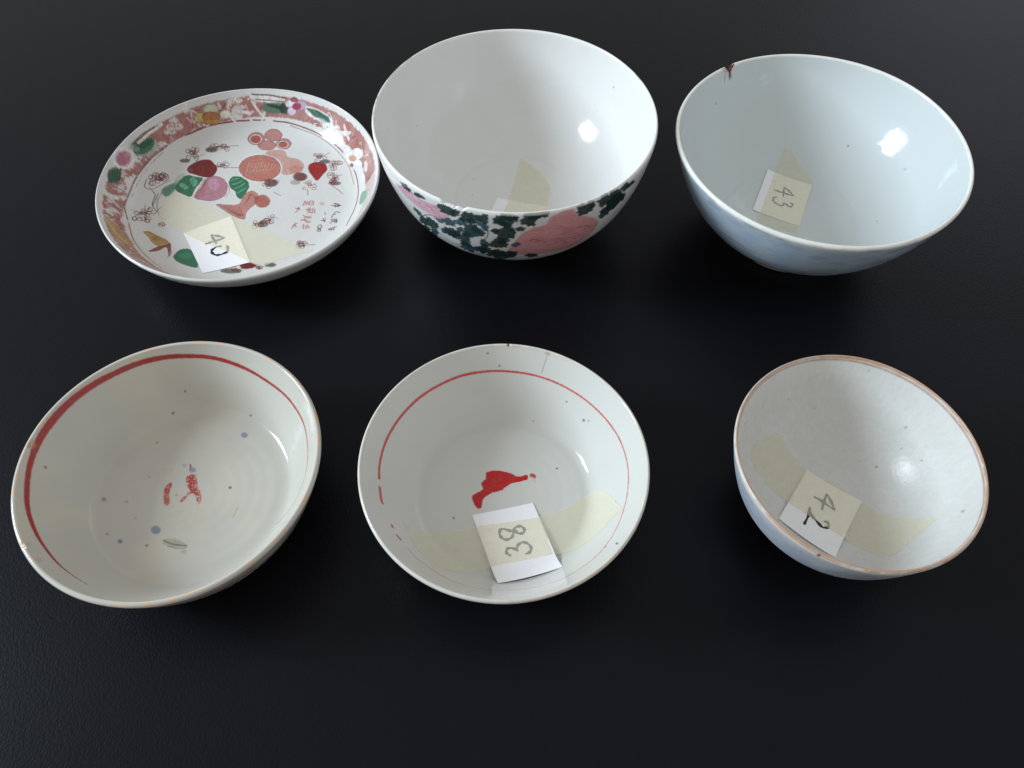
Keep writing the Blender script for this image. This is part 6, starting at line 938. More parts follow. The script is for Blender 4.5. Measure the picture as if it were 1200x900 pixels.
 ('p',[(0.12,-40.75),(-0.47,-41.54),(-2.54,-42.24),(-5.63,-42.73),(-9.08,-42.96),(-12.22,-42.89),(-14.54,-42.44),(-15.73,-41.59),(-15.45,-40.6),(-13.56,-39.78),(-10.42,-39.31),(-6.75,-39.22),(-3.35,-39.47),(-0.9,-40.02)],(190,172,150),0.25,2.5,0.0),
 ('p',[(-60.2,7.06),(-60.18,6.25),(-60.27,5.45),(-60.46,4.84),(-60.71,4.54),(-61.05,4.66),(-61.7,5.41),(-62.17,6.36),(-62.37,7.32),(-62.26,8.1),(-61.86,8.54),(-61.25,8.56),(-60.55,8.15),(-60.33,7.74)],(182,140,104),0.55,0.8,0.0),
 ('p',[(-61.01,5.44),(-60.9,4.9),(-60.98,4.46),(-61.22,4.21),(-61.59,4.2),(-62.0,4.43),(-62.38,4.86),(-62.66,5.4),(-62.77,5.95),(-62.7,6.39),(-62.45,6.64),(-62.09,6.65),(-61.67,6.42),(-61.29,5.99)],(150,110,80),0.5,0.8,0.0),
 ('p',[(-54.13,33.38),(-53.87,32.41),(-53.77,31.64),(-53.86,31.2),(-54.12,31.2),(-54.49,31.62),(-54.9,32.39),(-55.27,33.35),(-55.53,34.32),(-55.63,35.1),(-55.54,35.54),(-55.29,35.55),(-54.91,35.12),(-54.5,34.35)],(110,40,42),0.85,0.8,0.0),
 ('p',[(-56.72,29.02),(-56.56,28.36),(-56.54,27.83),(-56.67,27.53),(-56.92,27.53),(-57.25,27.81),(-57.58,28.34),(-57.86,28.99),(-58.02,29.66),(-58.04,30.19),(-57.91,30.49),(-57.66,30.5),(-57.33,30.21),(-57.0,29.68)],(130,80,76),0.7,0.8,0.0),
 ('p',[(-58.03,24.42),(-57.92,23.84),(-58.0,23.37),(-58.25,23.11),(-58.63,23.1),(-59.06,23.35),(-59.45,23.8),(-59.73,24.38),(-59.84,24.96),(-59.77,25.43),(-59.51,25.7),(-59.13,25.71),(-58.71,25.46),(-58.31,25.0)],(130,110,100),0.5,0.8,0.0),
 ('p',[(-18.84,59.83),(-18.94,59.42),(-19.44,59.08),(-20.23,58.88),(-21.16,58.86),(-22.04,59.01),(-22.71,59.32),(-23.02,59.72),(-22.92,60.13),(-22.43,60.46),(-21.64,60.67),(-20.71,60.69),(-19.82,60.53),(-19.15,60.23)],(166,130,100),0.5,0.8,0.0),
 ('p',[(-40.85,-43.62),(-40.48,-44.31),(-40.24,-45.02),(-40.2,-45.59),(-40.41,-45.89),(-41.09,-45.7),(-41.63,-45.34),(-41.94,-44.89),(-41.95,-44.42),(-42.17,-43.73),(-42.2,-43.16),(-42.04,-42.83),(-41.71,-42.8),(-41.29,-43.08)],(190,156,130),0.6,0.8,0.0),
 ('p',[(-48.53,-38.57),(-48.5,-38.87),(-48.62,-39.11),(-48.88,-39.24),(-49.22,-39.25),(-49.58,-39.13),(-49.87,-38.9),(-50.05,-38.61),(-50.08,-38.31),(-49.96,-38.07),(-49.7,-37.93),(-49.36,-37.93),(-49.0,-38.05),(-48.71,-38.28)],(170,130,110),0.5,0.8,0.0),
 ('p',[(-47.12,-37.96),(-46.97,-38.28),(-46.88,-38.6),(-46.87,-38.85),(-46.94,-38.99),(-47.12,-38.97),(-47.36,-38.78),(-47.51,-38.55),(-47.58,-38.28),(-47.67,-37.96),(-47.67,-37.71),(-47.6,-37.57),(-47.47,-37.57),(-47.3,-37.71)],(150,130,100),0.5,0.8,0.0),
]
PAINT_REDMARK = [
 ('v',[(-54.04,-4.09,0.77),(-54.47,1.6,0.68),(-53.67,10.3,0.68),(-51.39,18.62,0.68),(-47.42,27.18,0.68),(-41.54,35.52,0.68),(-34.61,42.2,0.64),(-25.96,47.94,0.64),(-17.05,51.65,0.64),(-4.93,53.85,0.51),(7.33,53.34,0.51),(16.51,51.21,0.43),(25.61,47.28,0.43),(34.53,41.29,0.38),(41.74,34.22,0.34),(47.25,26.62,0.34),(51.15,18.82,0.3),(53.53,10.57,0.26),(54.47,2.61,0.26),(54.05,-5.0,0.26),(52.83,-11.78,0.26),(51.19,-16.9,0.26),(48.15,-24.4,0.24),(43.73,-31.71,0.24),(37.45,-38.81,0.24),(31.49,-42.82,0.24),(25.52,-46.34,0.22),(16.41,-49.08,0.2),(5.96,-50.26,0.19),(-1.93,-50.56,0.19),(-12.47,-49.66,0.2),(-21.79,-46.94,0.2),(-28.69,-42.89,0.2),(-35.64,-38.16,0.2),(-39.24,-34.15,0.2)],(184,42,38),0.95,0.06),
 ('s',[(-53.38,-8.06),(-52.04,-14.07),(-51.41,-15.35)],0.9,(184,42,38),0.85,0.0),
 ('s',[(-44.14,-29.17),(-42.44,-30.81)],0.9,(184,42,38),0.85,0.0),
 ('s',[(-46.79,-24.52),(-46.14,-25.64)],0.9,(184,42,38),0.85,0.0),
 ('p',[(-14.42,-0.78),(-10.69,1.66),(-9.47,2.86),(-10.7,5.53),(-8.47,7.94),(-8.58,11.07),(-6.13,12.17),(-2.23,12.43),(3.12,11.14),(5.98,9.47),(8.11,9.51),(10.22,10.48),(11.29,9.95),(10.95,7.99),(8.14,7.02),(3.57,5.93),(0.11,3.56),(-0.56,2.39),(-5.08,1.09),(-8.48,-1.33),(-9.6,-2.9),(-9.8,-6.71),(-11.35,-7.52),(-12.8,-6.06),(-14.33,-2.69)],(176,16,18),1,0.3,0.0),
 ('p',[(11.99,10.74),(13.4,11.15),(14.82,10.0),(14.61,8.43),(13.41,9.2),(12.21,9.57)],(168,50,46),0.95,0.4,0.0),
 ('s',[(11.99,9.96),(13.77,8.02),(14.48,6.48)],0.4,(200,130,120),0.6,0.0),
 ('s',[(-8.61,2.12),(-3.69,1.37),(-0.23,3.17)],0.5,(180,70,64),0.5,0.0),
 ('p',[(-8.34,58.0),(-8.4,57.87),(-8.56,57.75),(-8.8,57.67),(-9.07,57.65),(-9.31,57.68),(-9.48,57.77),(-9.54,57.89),(-9.49,58.02),(-9.32,58.14),(-9.08,58.22),(-8.81,58.25),(-8.57,58.21),(-8.4,58.12)],(84,80,76),0.9,0.4,0.0),
 ('p',[(-21.65,-12.24),(-21.68,-12.46),(-21.81,-12.64),(-22.01,-12.74),(-22.24,-12.75),(-22.45,-12.66),(-22.6,-12.49),(-22.66,-12.28),(-22.62,-12.06),(-22.49,-11.88),(-22.29,-11.78),(-22.07,-11.77),(-21.86,-11.86),(-21.71,-12.03)],(84,80,76),0.9,0.4,0.0),
 ('p',[(25.24,13.98),(25.18,13.75),(25.04,13.57),(24.82,13.46),(24.59,13.46),(24.38,13.56),(24.23,13.74),(24.18,13.97),(24.24,14.2),(24.39,14.39),(24.6,14.5),(24.84,14.5),(25.05,14.4),(25.19,14.22)],(84,80,76),0.9,0.4,0.0),
 ('p',[(-2.9,55.18),(-2.93,55.1),(-3.04,55.02),(-3.19,54.99),(-3.36,54.98),(-3.51,55.0),(-3.62,55.07),(-3.66,55.14),(-3.62,55.22),(-3.52,55.29),(-3.37,55.33),(-3.2,55.34),(-3.05,55.31),(-2.94,55.25)],(84,80,76),0.9,0.4,0.0),
 ('p',[(37.29,32.6),(37.25,32.45),(37.1,32.38),(36.88,32.4),(36.63,32.51),(36.4,32.68),(36.24,32.88),(36.17,33.08),(36.22,33.23),(36.37,33.3),(36.59,33.28),(36.84,33.17),(37.07,33.0),(37.23,32.8)],(84,80,76),0.9,0.4,0.0),
 ('p',[(39.04,31.5),(39.02,31.41),(38.92,31.36),(38.79,31.38),(38.64,31.45),(38.49,31.56),(38.39,31.69),(38.35,31.81),(38.38,31.91),(38.47,31.95),(38.61,31.94),(38.76,31.86),(38.9,31.76),(39.0,31.62)],(84,80,76),0.9,0.4,0.0),
 ('p',[(47.03,-35.16),(46.94,-35.46),(46.79,-35.62),(46.62,-35.61),(46.44,-35.45),(46.31,-35.14),(46.25,-34.77),(46.26,-34.4),(46.35,-34.1),(46.5,-33.95),(46.68,-33.95),(46.85,-34.12),(46.98,-34.43),(47.05,-34.8)],(84,80,76),0.9,0.4,0.0),
 ('p',[(29.27,41.39),(29.24,41.3),(29.15,41.26),(29.0,41.26),(28.84,41.31),(28.69,41.39),(28.59,41.51),(28.54,41.62),(28.57,41.7),(28.67,41.74),(28.81,41.75),(28.97,41.69),(29.12,41.61),(29.23,41.5)],(84,80,76),0.9,0.4,0.0),
 ('p',[(8.38,-37.7),(8.38,-37.71),(8.38,-37.71),(8.37,-37.71),(8.37,-37.71),(8.36,-37.71),(8.36,-37.71),(8.36,-37.7),(8.36,-37.69),(8.36,-37.69),(8.37,-37.68),(8.37,-37.68),(8.38,-37.69),(8.38,-37.69)],(84,80,76),0.9,0.4,0.0),
 ('p',[(13.85,38.6),(13.82,38.51),(13.74,38.44),(13.62,38.41),(13.48,38.42),(13.35,38.48),(13.27,38.56),(13.23,38.66),(13.26,38.75),(13.34,38.82),(13.47,38.84),(13.6,38.83),(13.73,38.77),(13.82,38.69)],(84,80,76),0.9,0.4,0.0),
 ('p',[(43.2,-33.74),(43.13,-33.98),(43.01,-34.1),(42.88,-34.09),(42.74,-33.95),(42.64,-33.71),(42.59,-33.41),(42.6,-33.11),(42.67,-32.88),(42.78,-32.75),(42.92,-32.76),(43.05,-32.9),(43.16,-33.14),(43.21,-33.45)],(84,80,76),0.9,0.4,0.0),
 ('s',[(19.05,56.92),(17.77,54.35),(16.72,52.44)],0.45,(150,150,148),0.7,0.0),
 ('p',[(20.24,56.72),(20.13,56.58),(19.81,56.53),(19.34,56.54),(18.81,56.63),(18.33,56.78),(18.0,56.95),(17.87,57.12),(17.97,57.24),(18.3,57.3),(18.77,57.4),(19.31,57.42),(19.79,57.29),(20.12,57.04)],(130,126,120),0.6,0.8,0.0),
]
PAINT_CUP = [
 ('p',[(25.53,14.85),(25.48,14.7),(25.37,14.59),(25.23,14.56),(25.07,14.6),(24.93,14.7),(24.84,14.85),(24.82,15.01),(24.87,15.16),(24.98,15.26),(25.13,15.29),(25.28,15.26),(25.42,15.15),(25.51,15.0)],(120,92,66),0.75,0.5,0.0),
 ('p',[(34.59,25.89),(34.58,25.77),(34.51,25.71),(34.39,25.73),(34.24,25.81),(34.1,25.95),(33.98,26.11),(33.92,26.27),(33.93,26.39),(34.0,26.45),(34.13,26.44),(34.28,26.35),(34.42,26.22),(34.54,26.06)],(150,112,88),0.75,0.5,0.0),
 ('p',[(42.5,-19.3),(42.41,-19.48),(42.32,-19.57),(42.25,-19.55),(42.22,-19.42),(42.23,-19.2),(42.28,-18.95),(42.36,-18.7),(42.44,-18.52),(42.53,-18.43),(42.59,-18.46),(42.63,-18.59),(42.62,-18.81),(42.57,-19.06)],(140,112,100),0.75,0.5,0.0),
 ('p',[(39.51,11.46),(39.48,11.36),(39.42,11.31),(39.35,11.32),(39.26,11.38),(39.19,11.48),(39.14,11.61),(39.12,11.74),(39.14,11.83),(39.19,11.88),(39.27,11.88),(39.36,11.82),(39.44,11.72),(39.49,11.59)],(140,136,130),0.75,0.5,0.0),
 ('p',[(-1.35,39.48),(-1.37,39.34),(-1.51,39.22),(-1.75,39.15),(-2.04,39.14),(-2.31,39.19),(-2.53,39.29),(-2.63,39.43),(-2.61,39.57),(-2.47,39.7),(-2.24,39.76),(-1.95,39.78),(-1.67,39.72),(-1.46,39.62)],(168,168,166),0.75,0.5,0.0),
 ('p',[(19.14,18.73),(19.11,18.63),(19.03,18.55),(18.91,18.52),(18.79,18.54),(18.68,18.6),(18.61,18.7),(18.59,18.81),(18.63,18.91),(18.71,18.99),(18.83,19.03),(18.95,19.01),(19.06,18.95),(19.12,18.84)],(130,124,116),0.75,0.5,0.0),
 ('p',[(34.0,19.36),(33.98,19.28),(33.93,19.24),(33.87,19.24),(33.79,19.28),(33.72,19.35),(33.67,19.44),(33.65,19.53),(33.66,19.6),(33.71,19.64),(33.78,19.64),(33.86,19.6),(33.93,19.54),(33.98,19.45)],(130,130,128),0.75,0.5,0.0),
 ('p',[(30.96,19.09),(30.94,18.99),(30.86,18.93),(30.76,18.91),(30.65,18.96),(30.55,19.05),(30.48,19.16),(30.45,19.28),(30.48,19.39),(30.55,19.45),(30.65,19.46),(30.77,19.42),(30.87,19.33),(30.93,19.21)],(200,196,190),0.75,0.5,0.0),
 ('p',[(41.55,28.7),(41.49,28.59),(41.39,28.5),(41.28,28.44),(41.17,28.44),(41.08,28.49),(41.04,28.58),(41.04,28.69),(41.1,28.8),(41.19,28.89),(41.31,28.94),(41.42,28.94),(41.51,28.9),(41.55,28.81)],(120,118,114),0.75,0.5,0.0),
 ('p',[(16.16,45.53),(16.17,45.49),(16.13,45.46),(16.05,45.46),(15.96,45.49),(15.86,45.53),(15.77,45.57),(15.73,45.63),(15.72,45.67),(15.75,45.68),(15.82,45.68),(15.92,45.66),(16.02,45.63),(16.1,45.57)],(140,138,136),0.75,0.5,0.0),
 ('p',[(-15.91,40.08),(-15.91,40.03),(-15.98,39.97),(-16.09,39.92),(-16.23,39.89),(-16.37,39.87),(-16.47,39.89),(-16.53,39.92),(-16.53,39.98),(-16.46,40.03),(-16.35,40.09),(-16.21,40.11),(-16.07,40.13),(-15.97,40.11)],(140,140,136),0.75,0.5,0.0),
]
PAINT_FLORAL_OUTSIDE = [
 ('p',[(-91.77,40.51),(-89.99,46.94),(-86.26,57.61),(-82.1,61.83),(-77.32,63.0),(-76.02,68.4),(-71.31,71.02),(-67.39,70.7),(-65.14,65.31),(-61.02,61.71),(-56.29,57.11),(-52.47,50.19),(-52.31,44.74),(-54.17,38.6),(-61.28,32.55),(-72.23,33.32),(-82.22,33.81),(-88.7,36.75)],(208,142,144),0.97,1.3,0.0),
 ('p',[(-87.77,68.4),(-87.7,67.98),(-88.23,67.93),(-88.32,67.66),(-88.19,67.02),(-88.28,66.47),(-88.7,66.54),(-89.07,66.61),(-89.4,66.64),(-89.73,66.72),(-90.01,66.98),(-90.13,67.49),(-90.56,67.4),(-91.03,67.48),(-91.29,67.85),(-91.25,68.34),(-91.24,68.77),(-91.37,69.19),(-91.04,69.5),(-90.76,69.73),(-90.64,70.01),(-90.71,70.51),(-90.68,71.14),(-90.22,71.04),(-89.8,70.75),(-89.5,70.98),(-89.15,71.0),(-88.95,70.42),(-88.82,70.04),(-88.4,70.14),(-87.74,70.19),(-87.74,69.65),(-87.81,69.17),(-87.86,68.78)],(60,88,104),0.97,0.3,0),
 ('p',[(-99.94,61.93),(-100.42,62.0),(-100.2,61.03),(-100.23,60.14),(-100.8,60.63),(-101.02,59.76),(-101.48,59.73),(-101.86,61.2),(-102.23,61.21),(-102.7,61.19),(-102.83,61.95),(-103.24,62.25),(-103.83,62.6),(-103.72,63.33),(-103.74,63.92),(-103.97,64.55),(-103.34,64.76),(-103.34,65.24),(-103.33,65.77),(-103.04,65.99),(-102.81,66.28),(-102.71,67.08),(-102.29,67.15),(-101.81,66.44),(-101.41,66.82),(-101.16,65.77),(-100.89,65.45),(-100.29,65.58),(-100.12,64.95),(-99.92,64.43),(-99.42,63.9),(-99.31,63.24),(-99.64,62.77),(-99.58,62.17)],(60,88,104),0.97,0.3,0),
 ('p',[(-92.99,27.92),(-93.28,27.59),(-93.41,23.28),(-93.77,20.4),(-94.33,20.4),(-94.53,23.88),(-94.98,23.5),(-95.36,24.38),(-95.29,27.64),(-95.34,29.36),(-95.49,30.51),(-96.13,31.15),(-96.47,32.69),(-96.18,34.27),(-95.87,35.36),(-95.7,36.31),(-95.62,37.39),(-95.23,37.59),(-94.82,37.28),(-94.75,38.55),(-94.63,40.45),(-94.2,39.79),(-93.85,39.1),(-93.52,38.78),(-93.19,38.32),(-92.97,37.36),(-92.85,36.25),(-92.7,35.36),(-92.15,34.71),(-91.91,33.35),(-91.91,31.77),(-92.32,30.71),(-92.33,29.12),(-92.33,26.94)],(60,88,104),0.97,0.3,0),
 ('p',[(-124.95,37.35),(-125.62,36.47),(-126.36,34.71),(-128.34,30.83),(-129.54,29.84),(-131.4,27.59),(-131.8,27.6),(-129.76,31.75),(-130.12,31.67),(-132.62,28.36),(-133.14,28.36),(-133.46,28.6),(-133.62,29.13),(-129.87,34.89),(-128.73,36.75),(-129.08,37.36),(-128.28,38.73),(-127.65,39.86),(-127.38,41.49),(-126.5,41.77),(-125.97,41.96),(-125.46,42.8),(-124.93,43.46),(-124.62,43.28),(-123.72,44.8),(-123.52,44.28),(-123.64,43.28),(-123.47,42.93),(-123.22,42.67),(-123.9,41.27),(-123.26,41.3),(-123.16,40.58),(-123.79,39.41),(-124.31,38.36)],(46,72,78),0.97,0.3,0),
 ('p',[(-99.49,43.86),(-99.52,43.03),(-99.82,42.51),(-100.22,42.34),(-100.65,42.52),(-100.98,42.56),(-101.29,41.53),(-101.63,42.24),(-101.91,42.66),(-102.56,41.84),(-103.17,41.83),(-103.12,43.11),(-103.13,43.99),(-103.31,44.62),(-103.43,45.32),(-103.05,46.0),(-102.83,46.51),(-103.06,47.31),(-103.02,48.08),(-102.65,48.4),(-102.43,49.02),(-102.2,49.83),(-101.75,49.76),(-101.34,49.52),(-100.95,49.62),(-100.52,49.62),(-100.42,48.37),(-100.33,47.66),(-99.81,47.72),(-99.48,47.28),(-99.53,46.51),(-99.49,45.87),(-99.05,45.12),(-98.98,44.25)],(46,72,78),0.97,0.3,0),
 ('p',[(-112.47,45.63),(-112.77,45.01),(-113.42,44.92),(-113.56,44.07),(-113.74,42.44),(-114.39,42.36),(-114.92,43.02),(-115.36,43.15),(-115.92,42.82),(-116.31,43.14),(-116.48,43.78),(-117.46,43.26),(-118.08,43.53),(-117.37,45.01),(-117.05,45.86),(-117.28,46.44),(-117.46,47.17),(-116.86,47.82),(-116.72,48.58),(-116.71,49.69),(-116.09,50.08),(-115.27,49.38),(-114.92,49.64),(-114.51,51.12),(-114.03,50.78),(-113.56,50.73),(-113.14,50.47),(-112.54,50.5),(-112.81,49.22),(-112.95,48.44),(-112.13,48.4),(-111.56,47.86),(-112.07,47.01),(-112.25,46.3)],(36,58,58),0.97,0.3,0),
 ('p',[(-107.45,41.14),(-107.66,40.25),(-108.16,39.85),(-108.55,39.51),(-108.86,38.83),(-109.23,38.2),(-109.52,38.65),(-109.73,38.99),(-110.2,38.15),(-110.99,36.81),(-111.26,37.25),(-110.86,38.93),(-111.07,39.28),(-111.23,39.77),(-111.15,40.55),(-110.68,41.48),(-110.56,42.09),(-110.86,42.9),(-110.67,43.77),(-110.3,44.46),(-109.85,44.76),(-109.51,45.24),(-109.17,45.44),(-108.86,45.4),(-108.64,45.03),(-108.23,45.73),(-107.66,46.53),(-107.44,46.04),(-107.52,45.06),(-107.35,44.62),(-107.26,44.07),(-107.27,43.4),(-107.85,42.54),(-107.79,42.01)],(60,88,104),0.97,0.3,0),
 ('p',[(-108.91,54.23),(-109.11,53.7),(-109.44,53.24),(-109.71,52.84),(-109.87,52.28),(-110.24,52.1),(-110.57,52.09),(-110.83,51.91),(-111.16,51.31),(-111.64,50.58),(-111.81,51.08),(-111.86,51.63),(-112.26,51.44),(-112.44,51.7),(-112.37,52.26),(-112.06,52.9),(-112.35,53.08),(-112.47,53.48),(-112.58,53.98),(-112.13,54.47),(-111.89,54.93),(-111.63,55.34),(-111.33,55.68),(-111.0,55.74),(-110.74,55.65),(-110.42,56.39),(-110.06,56.69),(-109.74,56.72),(-109.66,56.19),(-109.52,55.91),(-109.24,55.83),(-109.26,55.37),(-109.39,54.87),(-109.3,54.56)],(46,72,78),0.97,0.3,0),
 ('p',[(-98.83,58.11),(-99.22,57.95),(-99.59,57.99),(-99.83,57.71),(-100.09,57.41),(-100.37,57.69),(-100.62,57.72),(-100.99,57.32),(-101.4,57.2),(-101.25,58.51),(-101.32,59.03),(-101.55,59.31),(-101.8,59.71),(-101.63,60.33),(-101.85,60.89),(-102.01,61.62),(-101.54,61.95),(-101.21,62.15),(-101.09,62.61),(-101.0,63.33),(-100.69,63.35),(-100.45,63.73),(-100.15,63.87),(-99.84,63.91),(-99.7,63.06),(-99.6,62.49),(-99.18,62.78),(-98.77,62.7),(-98.78,61.95),(-98.66,61.4),(-98.69,60.78),(-98.92,60.24),(-99.06,59.79),(-99.03,59.18)],(60,88,104),0.97,0.3,0),
 ('p',[(-96.01,35.74),(-96.58,34.91),(-96.43,33.98),(-96.15,32.35),(-96.51,30.93),(-97.37,30.94),(-97.84,29.76),(-98.44,27.78),(-98.94,29.52),(-99.24,30.62),(-99.86,29.57),(-101.0,27.35),(-101.18,28.68),(-101.52,29.44),(-102.12,29.76),(-102.25,31.01),(-101.08,33.34),(-100.93,34.29),(-100.98,35.14),(-100.9,36.08),(-100.62,36.97),(-100.41,37.96),(-100.2,39.27),(-99.56,39.68),(-98.89,39.22),(-98.43,39.33),(-97.94,39.81),(-97.57,39.37),(-97.15,39.28),(-96.57,39.43),(-95.89,39.46),(-96.06,38.21),(-95.98,37.41),(-95.6,36.77)],(36,58,58),0.97,0.3,0),
 ('p',[(-110.86,50.71),(-111.12,49.96),(-111.41,49.27),(-111.75,48.62),(-111.93,47.94),(-111.93,46.78),(-112.49,46.08),(-113.05,45.73),(-113.55,45.27),(-114.09,44.55),(-114.42,44.79),(-114.5,45.46),(-114.72,45.58),(-115.4,44.83),(-116.11,44.29),(-116.16,44.89),(-115.82,45.91),(-115.85,46.45),(-115.64,47.22),(-115.38,47.97),(-114.83,48.74),(-114.65,49.44),(-114.6,50.47),(-114.08,51.2),(-113.55,51.58),(-113.1,51.82),(-112.67,52.22),(-112.22,52.63),(-112.21,51.67),(-111.78,52.06),(-111.24,52.47),(-110.78,52.57),(-110.73,52.0),(-110.95,51.18)],(36,58,58),0.97,0.3,0),
 ('p',[(-117.67,55.03),(-117.99,54.8),(-118.27,54.59),(-118.3,53.92),(-118.48,53.16),(-119.08,53.66),(-119.5,53.38),(-120.03,53.05),(-120.54,53.23),(-120.77,53.97),(-120.73,54.78),(-121.16,54.89),(-121.58,55.13),(-121.63,55.61),(-121.34,56.09),(-121.89,56.49),(-122.36,57.11),(-121.87,57.51),(-121.47,57.83),(-121.1,58.09),(-120.98,58.69),(-120.41,58.56),(-119.96,58.39),(-119.59,58.16),(-119.19,58.71),(-118.77,58.61),(-118.5,58.14),(-118.11,57.95),(-117.46,57.86),(-116.98,57.45),(-117.23,56.77),(-117.48,56.27),(-117.47,55.83),(-117.47,55.38)],(60,88,104),0.97,0.3,0),
 ('p',[(-101.39,35.07),(-101.57,34.23),(-101.86,33.73),(-102.18,34.04),(-102.43,33.25),(-102.88,31.28),(-103.19,31.4),(-103.38,32.03),(-103.48,32.85),(-103.73,33.03),(-103.82,33.73),(-103.6,34.93),(-103.52,35.65),(-103.99,35.86),(-104.18,36.62),(-104.02,37.54),(-103.62,38.21),(-103.37,38.8),(-103.26,39.63),(-102.96,39.97),(-102.65,39.88),(-102.41,39.88),(-102.15,41.31),(-101.83,41.49),(-101.65,40.82),(-101.46,40.43),(-101.26,40.16),(-101.03,39.88),(-101.15,38.97),(-101.16,38.36),(-100.89,37.96),(-100.58,37.28),(-100.81,36.4),(-101.23,35.8)],(46,72,78),0.97,0.3,0),
 ('p',[(-88.24,30.89),(-88.32,29.87),(-89.1,31.42),(-89.31,31.23),(-89.33,29.76),(-89.62,29.48),(-89.97,29.54),(-90.36,29.98),(-90.84,29.68),(-91.17,31.23),(-91.26,32.96),(-91.62,33.69),(-91.94,34.59),(-91.83,35.56),(-91.64,36.21),(-91.92,37.07),(-92.1,38.0),(-91.85,38.36),(-91.93,39.31),(-91.82,39.99),(-91.65,40.64),(-91.04,39.52),(-90.8,39.88),(-90.46,39.69),(-90.12,39.02),(-89.85,38.25),(-89.53,37.99),(-89.03,37.81),(-88.78,36.89),(-88.66,35.92),(-88.14,34.91),(-87.82,33.62),(-88.21,32.93),(-88.34,32.18)],(46,72,78),0.97,0.3,0),
 ('p',[(-104.79,65.24),(-104.39,65.25),(-104.02,65.04),(-104.26,64.46),(-104.62,63.96),(-104.78,63.48),(-104.99,63.0),(-105.4,62.88),(-105.69,62.83),(-105.87,61.88),(-106.21,61.38),(-106.47,61.56),(-106.85,61.13),(-107.26,60.81),(-107.24,61.51),(-107.1,62.22),(-107.14,62.51),(-107.69,62.23),(-107.65,62.7),(-107.36,63.3),(-107.62,63.61),(-107.51,64.15),(-107.13,64.63),(-106.76,64.93),(-106.55,65.33),(-106.32,65.75),(-106.03,65.95),(-105.76,66.24),(-105.35,67.04),(-105.11,66.83),(-105.01,66.37),(-104.81,66.29),(-104.63,66.14),(-104.53,65.88)],(60,88,104),0.97,0.3,0),
 ('p',[(-105.42,38.37),(-105.58,37.49),(-105.95,36.49),(-105.96,35.73),(-106.36,34.76),(-106.93,33.98),(-107.27,33.16),(-107.61,31.22),(-108.23,29.82),(-108.95,28.35),(-109.18,29.07),(-109.74,28.25),(-110.32,27.46),(-110.53,27.76),(-110.08,29.58),(-110.33,29.64),(-111.03,28.91),(-111.18,29.46),(-110.73,31.05),(-110.09,32.69),(-109.89,33.74),(-109.55,34.87),(-108.94,35.75),(-108.46,36.26),(-108.31,37.64),(-107.91,38.65),(-107.49,38.93),(-107.19,38.77),(-106.86,39.05),(-106.38,39.79),(-106.43,38.84),(-106.35,38.44),(-105.93,38.77),(-105.51,38.91)],(46,72,78),0.97,0.3,0),
 ('p',[(-90.66,52.53),(-91.1,51.84),(-90.94,51.56),(-90.67,51.2),(-90.63,50.64),(-91.16,50.14),(-91.44,49.63),(-91.72,49.06),(-92.12,48.73),(-92.52,49.05),(-92.82,48.66),(-93.31,47.64),(-93.58,47.85),(-93.8,48.08),(-94.38,47.55),(-94.82,47.48),(-94.38,48.64),(-94.15,49.29),(-94.26,49.58),(-94.62,49.76),(-94.14,50.41),(-94.26,50.86),(-94.24,51.49),(-93.84,52.03),(-93.3,52.18),(-92.98,52.51),(-92.68,53.08),(-92.34,53.13),(-92.1,52.94),(-91.58,53.72),(-91.1,54.03),(-90.82,53.84),(-91.08,52.92),(-90.88,52.75)],(46,72,78),0.97,0.3,0),
 ('p',[(-91.17,69.08),(-91.37,68.98),(-91.03,68.26),(-91.11,67.9),(-91.6,68.17),(-91.92,68.23),(-92.23,68.24),(-92.59,68.48),(-92.9,69.01),(-93.22,69.12),(-93.63,69.22),(-94.05,69.49),(-94.14,69.98),(-94.47,70.33),(-94.76,70.72),(-94.57,71.0),(-94.15,71.08),(-94.41,71.48),(-94.62,71.94),(-94.39,72.0),(-94.21,72.0),(-94.07,72.0),(-93.86,72.0),(-93.24,72.0),(-92.9,71.7),(-92.6,71.78),(-92.31,71.45),(-92.02,71.22),(-91.6,71.02),(-90.98,70.73),(-90.96,70.28),(-91.08,69.94),(-90.99,69.58),(-90.77,69.11)],(60,88,104),0.97,0.3,0),
 ('p',[(-109.23,32.83),(-109.85,32.2),(-110.42,30.22),(-110.99,30.28),(-111.39,30.85),(-111.59,31.93),(-112.67,29.21),(-113.49,28.35),(-113.21,30.59),(-113.15,32.01),(-114.27,31.15),(-114.69,32.08),(-113.85,34.59),(-113.25,36.17),(-112.88,37.27),(-113.07,38.36),(-112.54,39.11),(-112.21,39.82),(-111.93,40.58),(-111.74,41.83),(-111.33,42.6),(-110.84,42.43),(-110.41,42.44),(-109.89,43.11),(-109.36,43.23),(-109.21,41.89),(-109.29,40.46),(-108.86,40.29),(-108.37,39.91),(-108.41,38.85),(-108.5,37.82),(-108.35,36.74),(-108.06,35.13),(-108.44,33.52)],(60,88,104),0.97,0.3,0),
 ('p',[(-95.03,34.27),(-95.02,33.74),(-94.92,33.2),(-94.53,32.48),(-94.94,31.53),(-95.41,30.83),(-95.74,30.16),(-96.0,29.13),(-96.38,29.02),(-96.73,27.83),(-97.22,26.45),(-97.76,25.37),(-97.64,27.56),(-97.68,28.36),(-98.29,27.3),(-98.22,28.36),(-98.25,29.03),(-98.71,29.0),(-98.62,29.99),(-98.3,31.12),(-97.68,32.12),(-97.59,32.78),(-97.62,33.69),(-97.36,34.43),(-97.01,34.89),(-96.73,35.71),(-96.39,35.8),(-96.13,35.57),(-95.88,35.68),(-95.51,36.2),(-95.15,36.46),(-95.1,35.83),(-94.89,35.6),(-94.61,35.43)],(60,88,104),0.97,0.3,0),
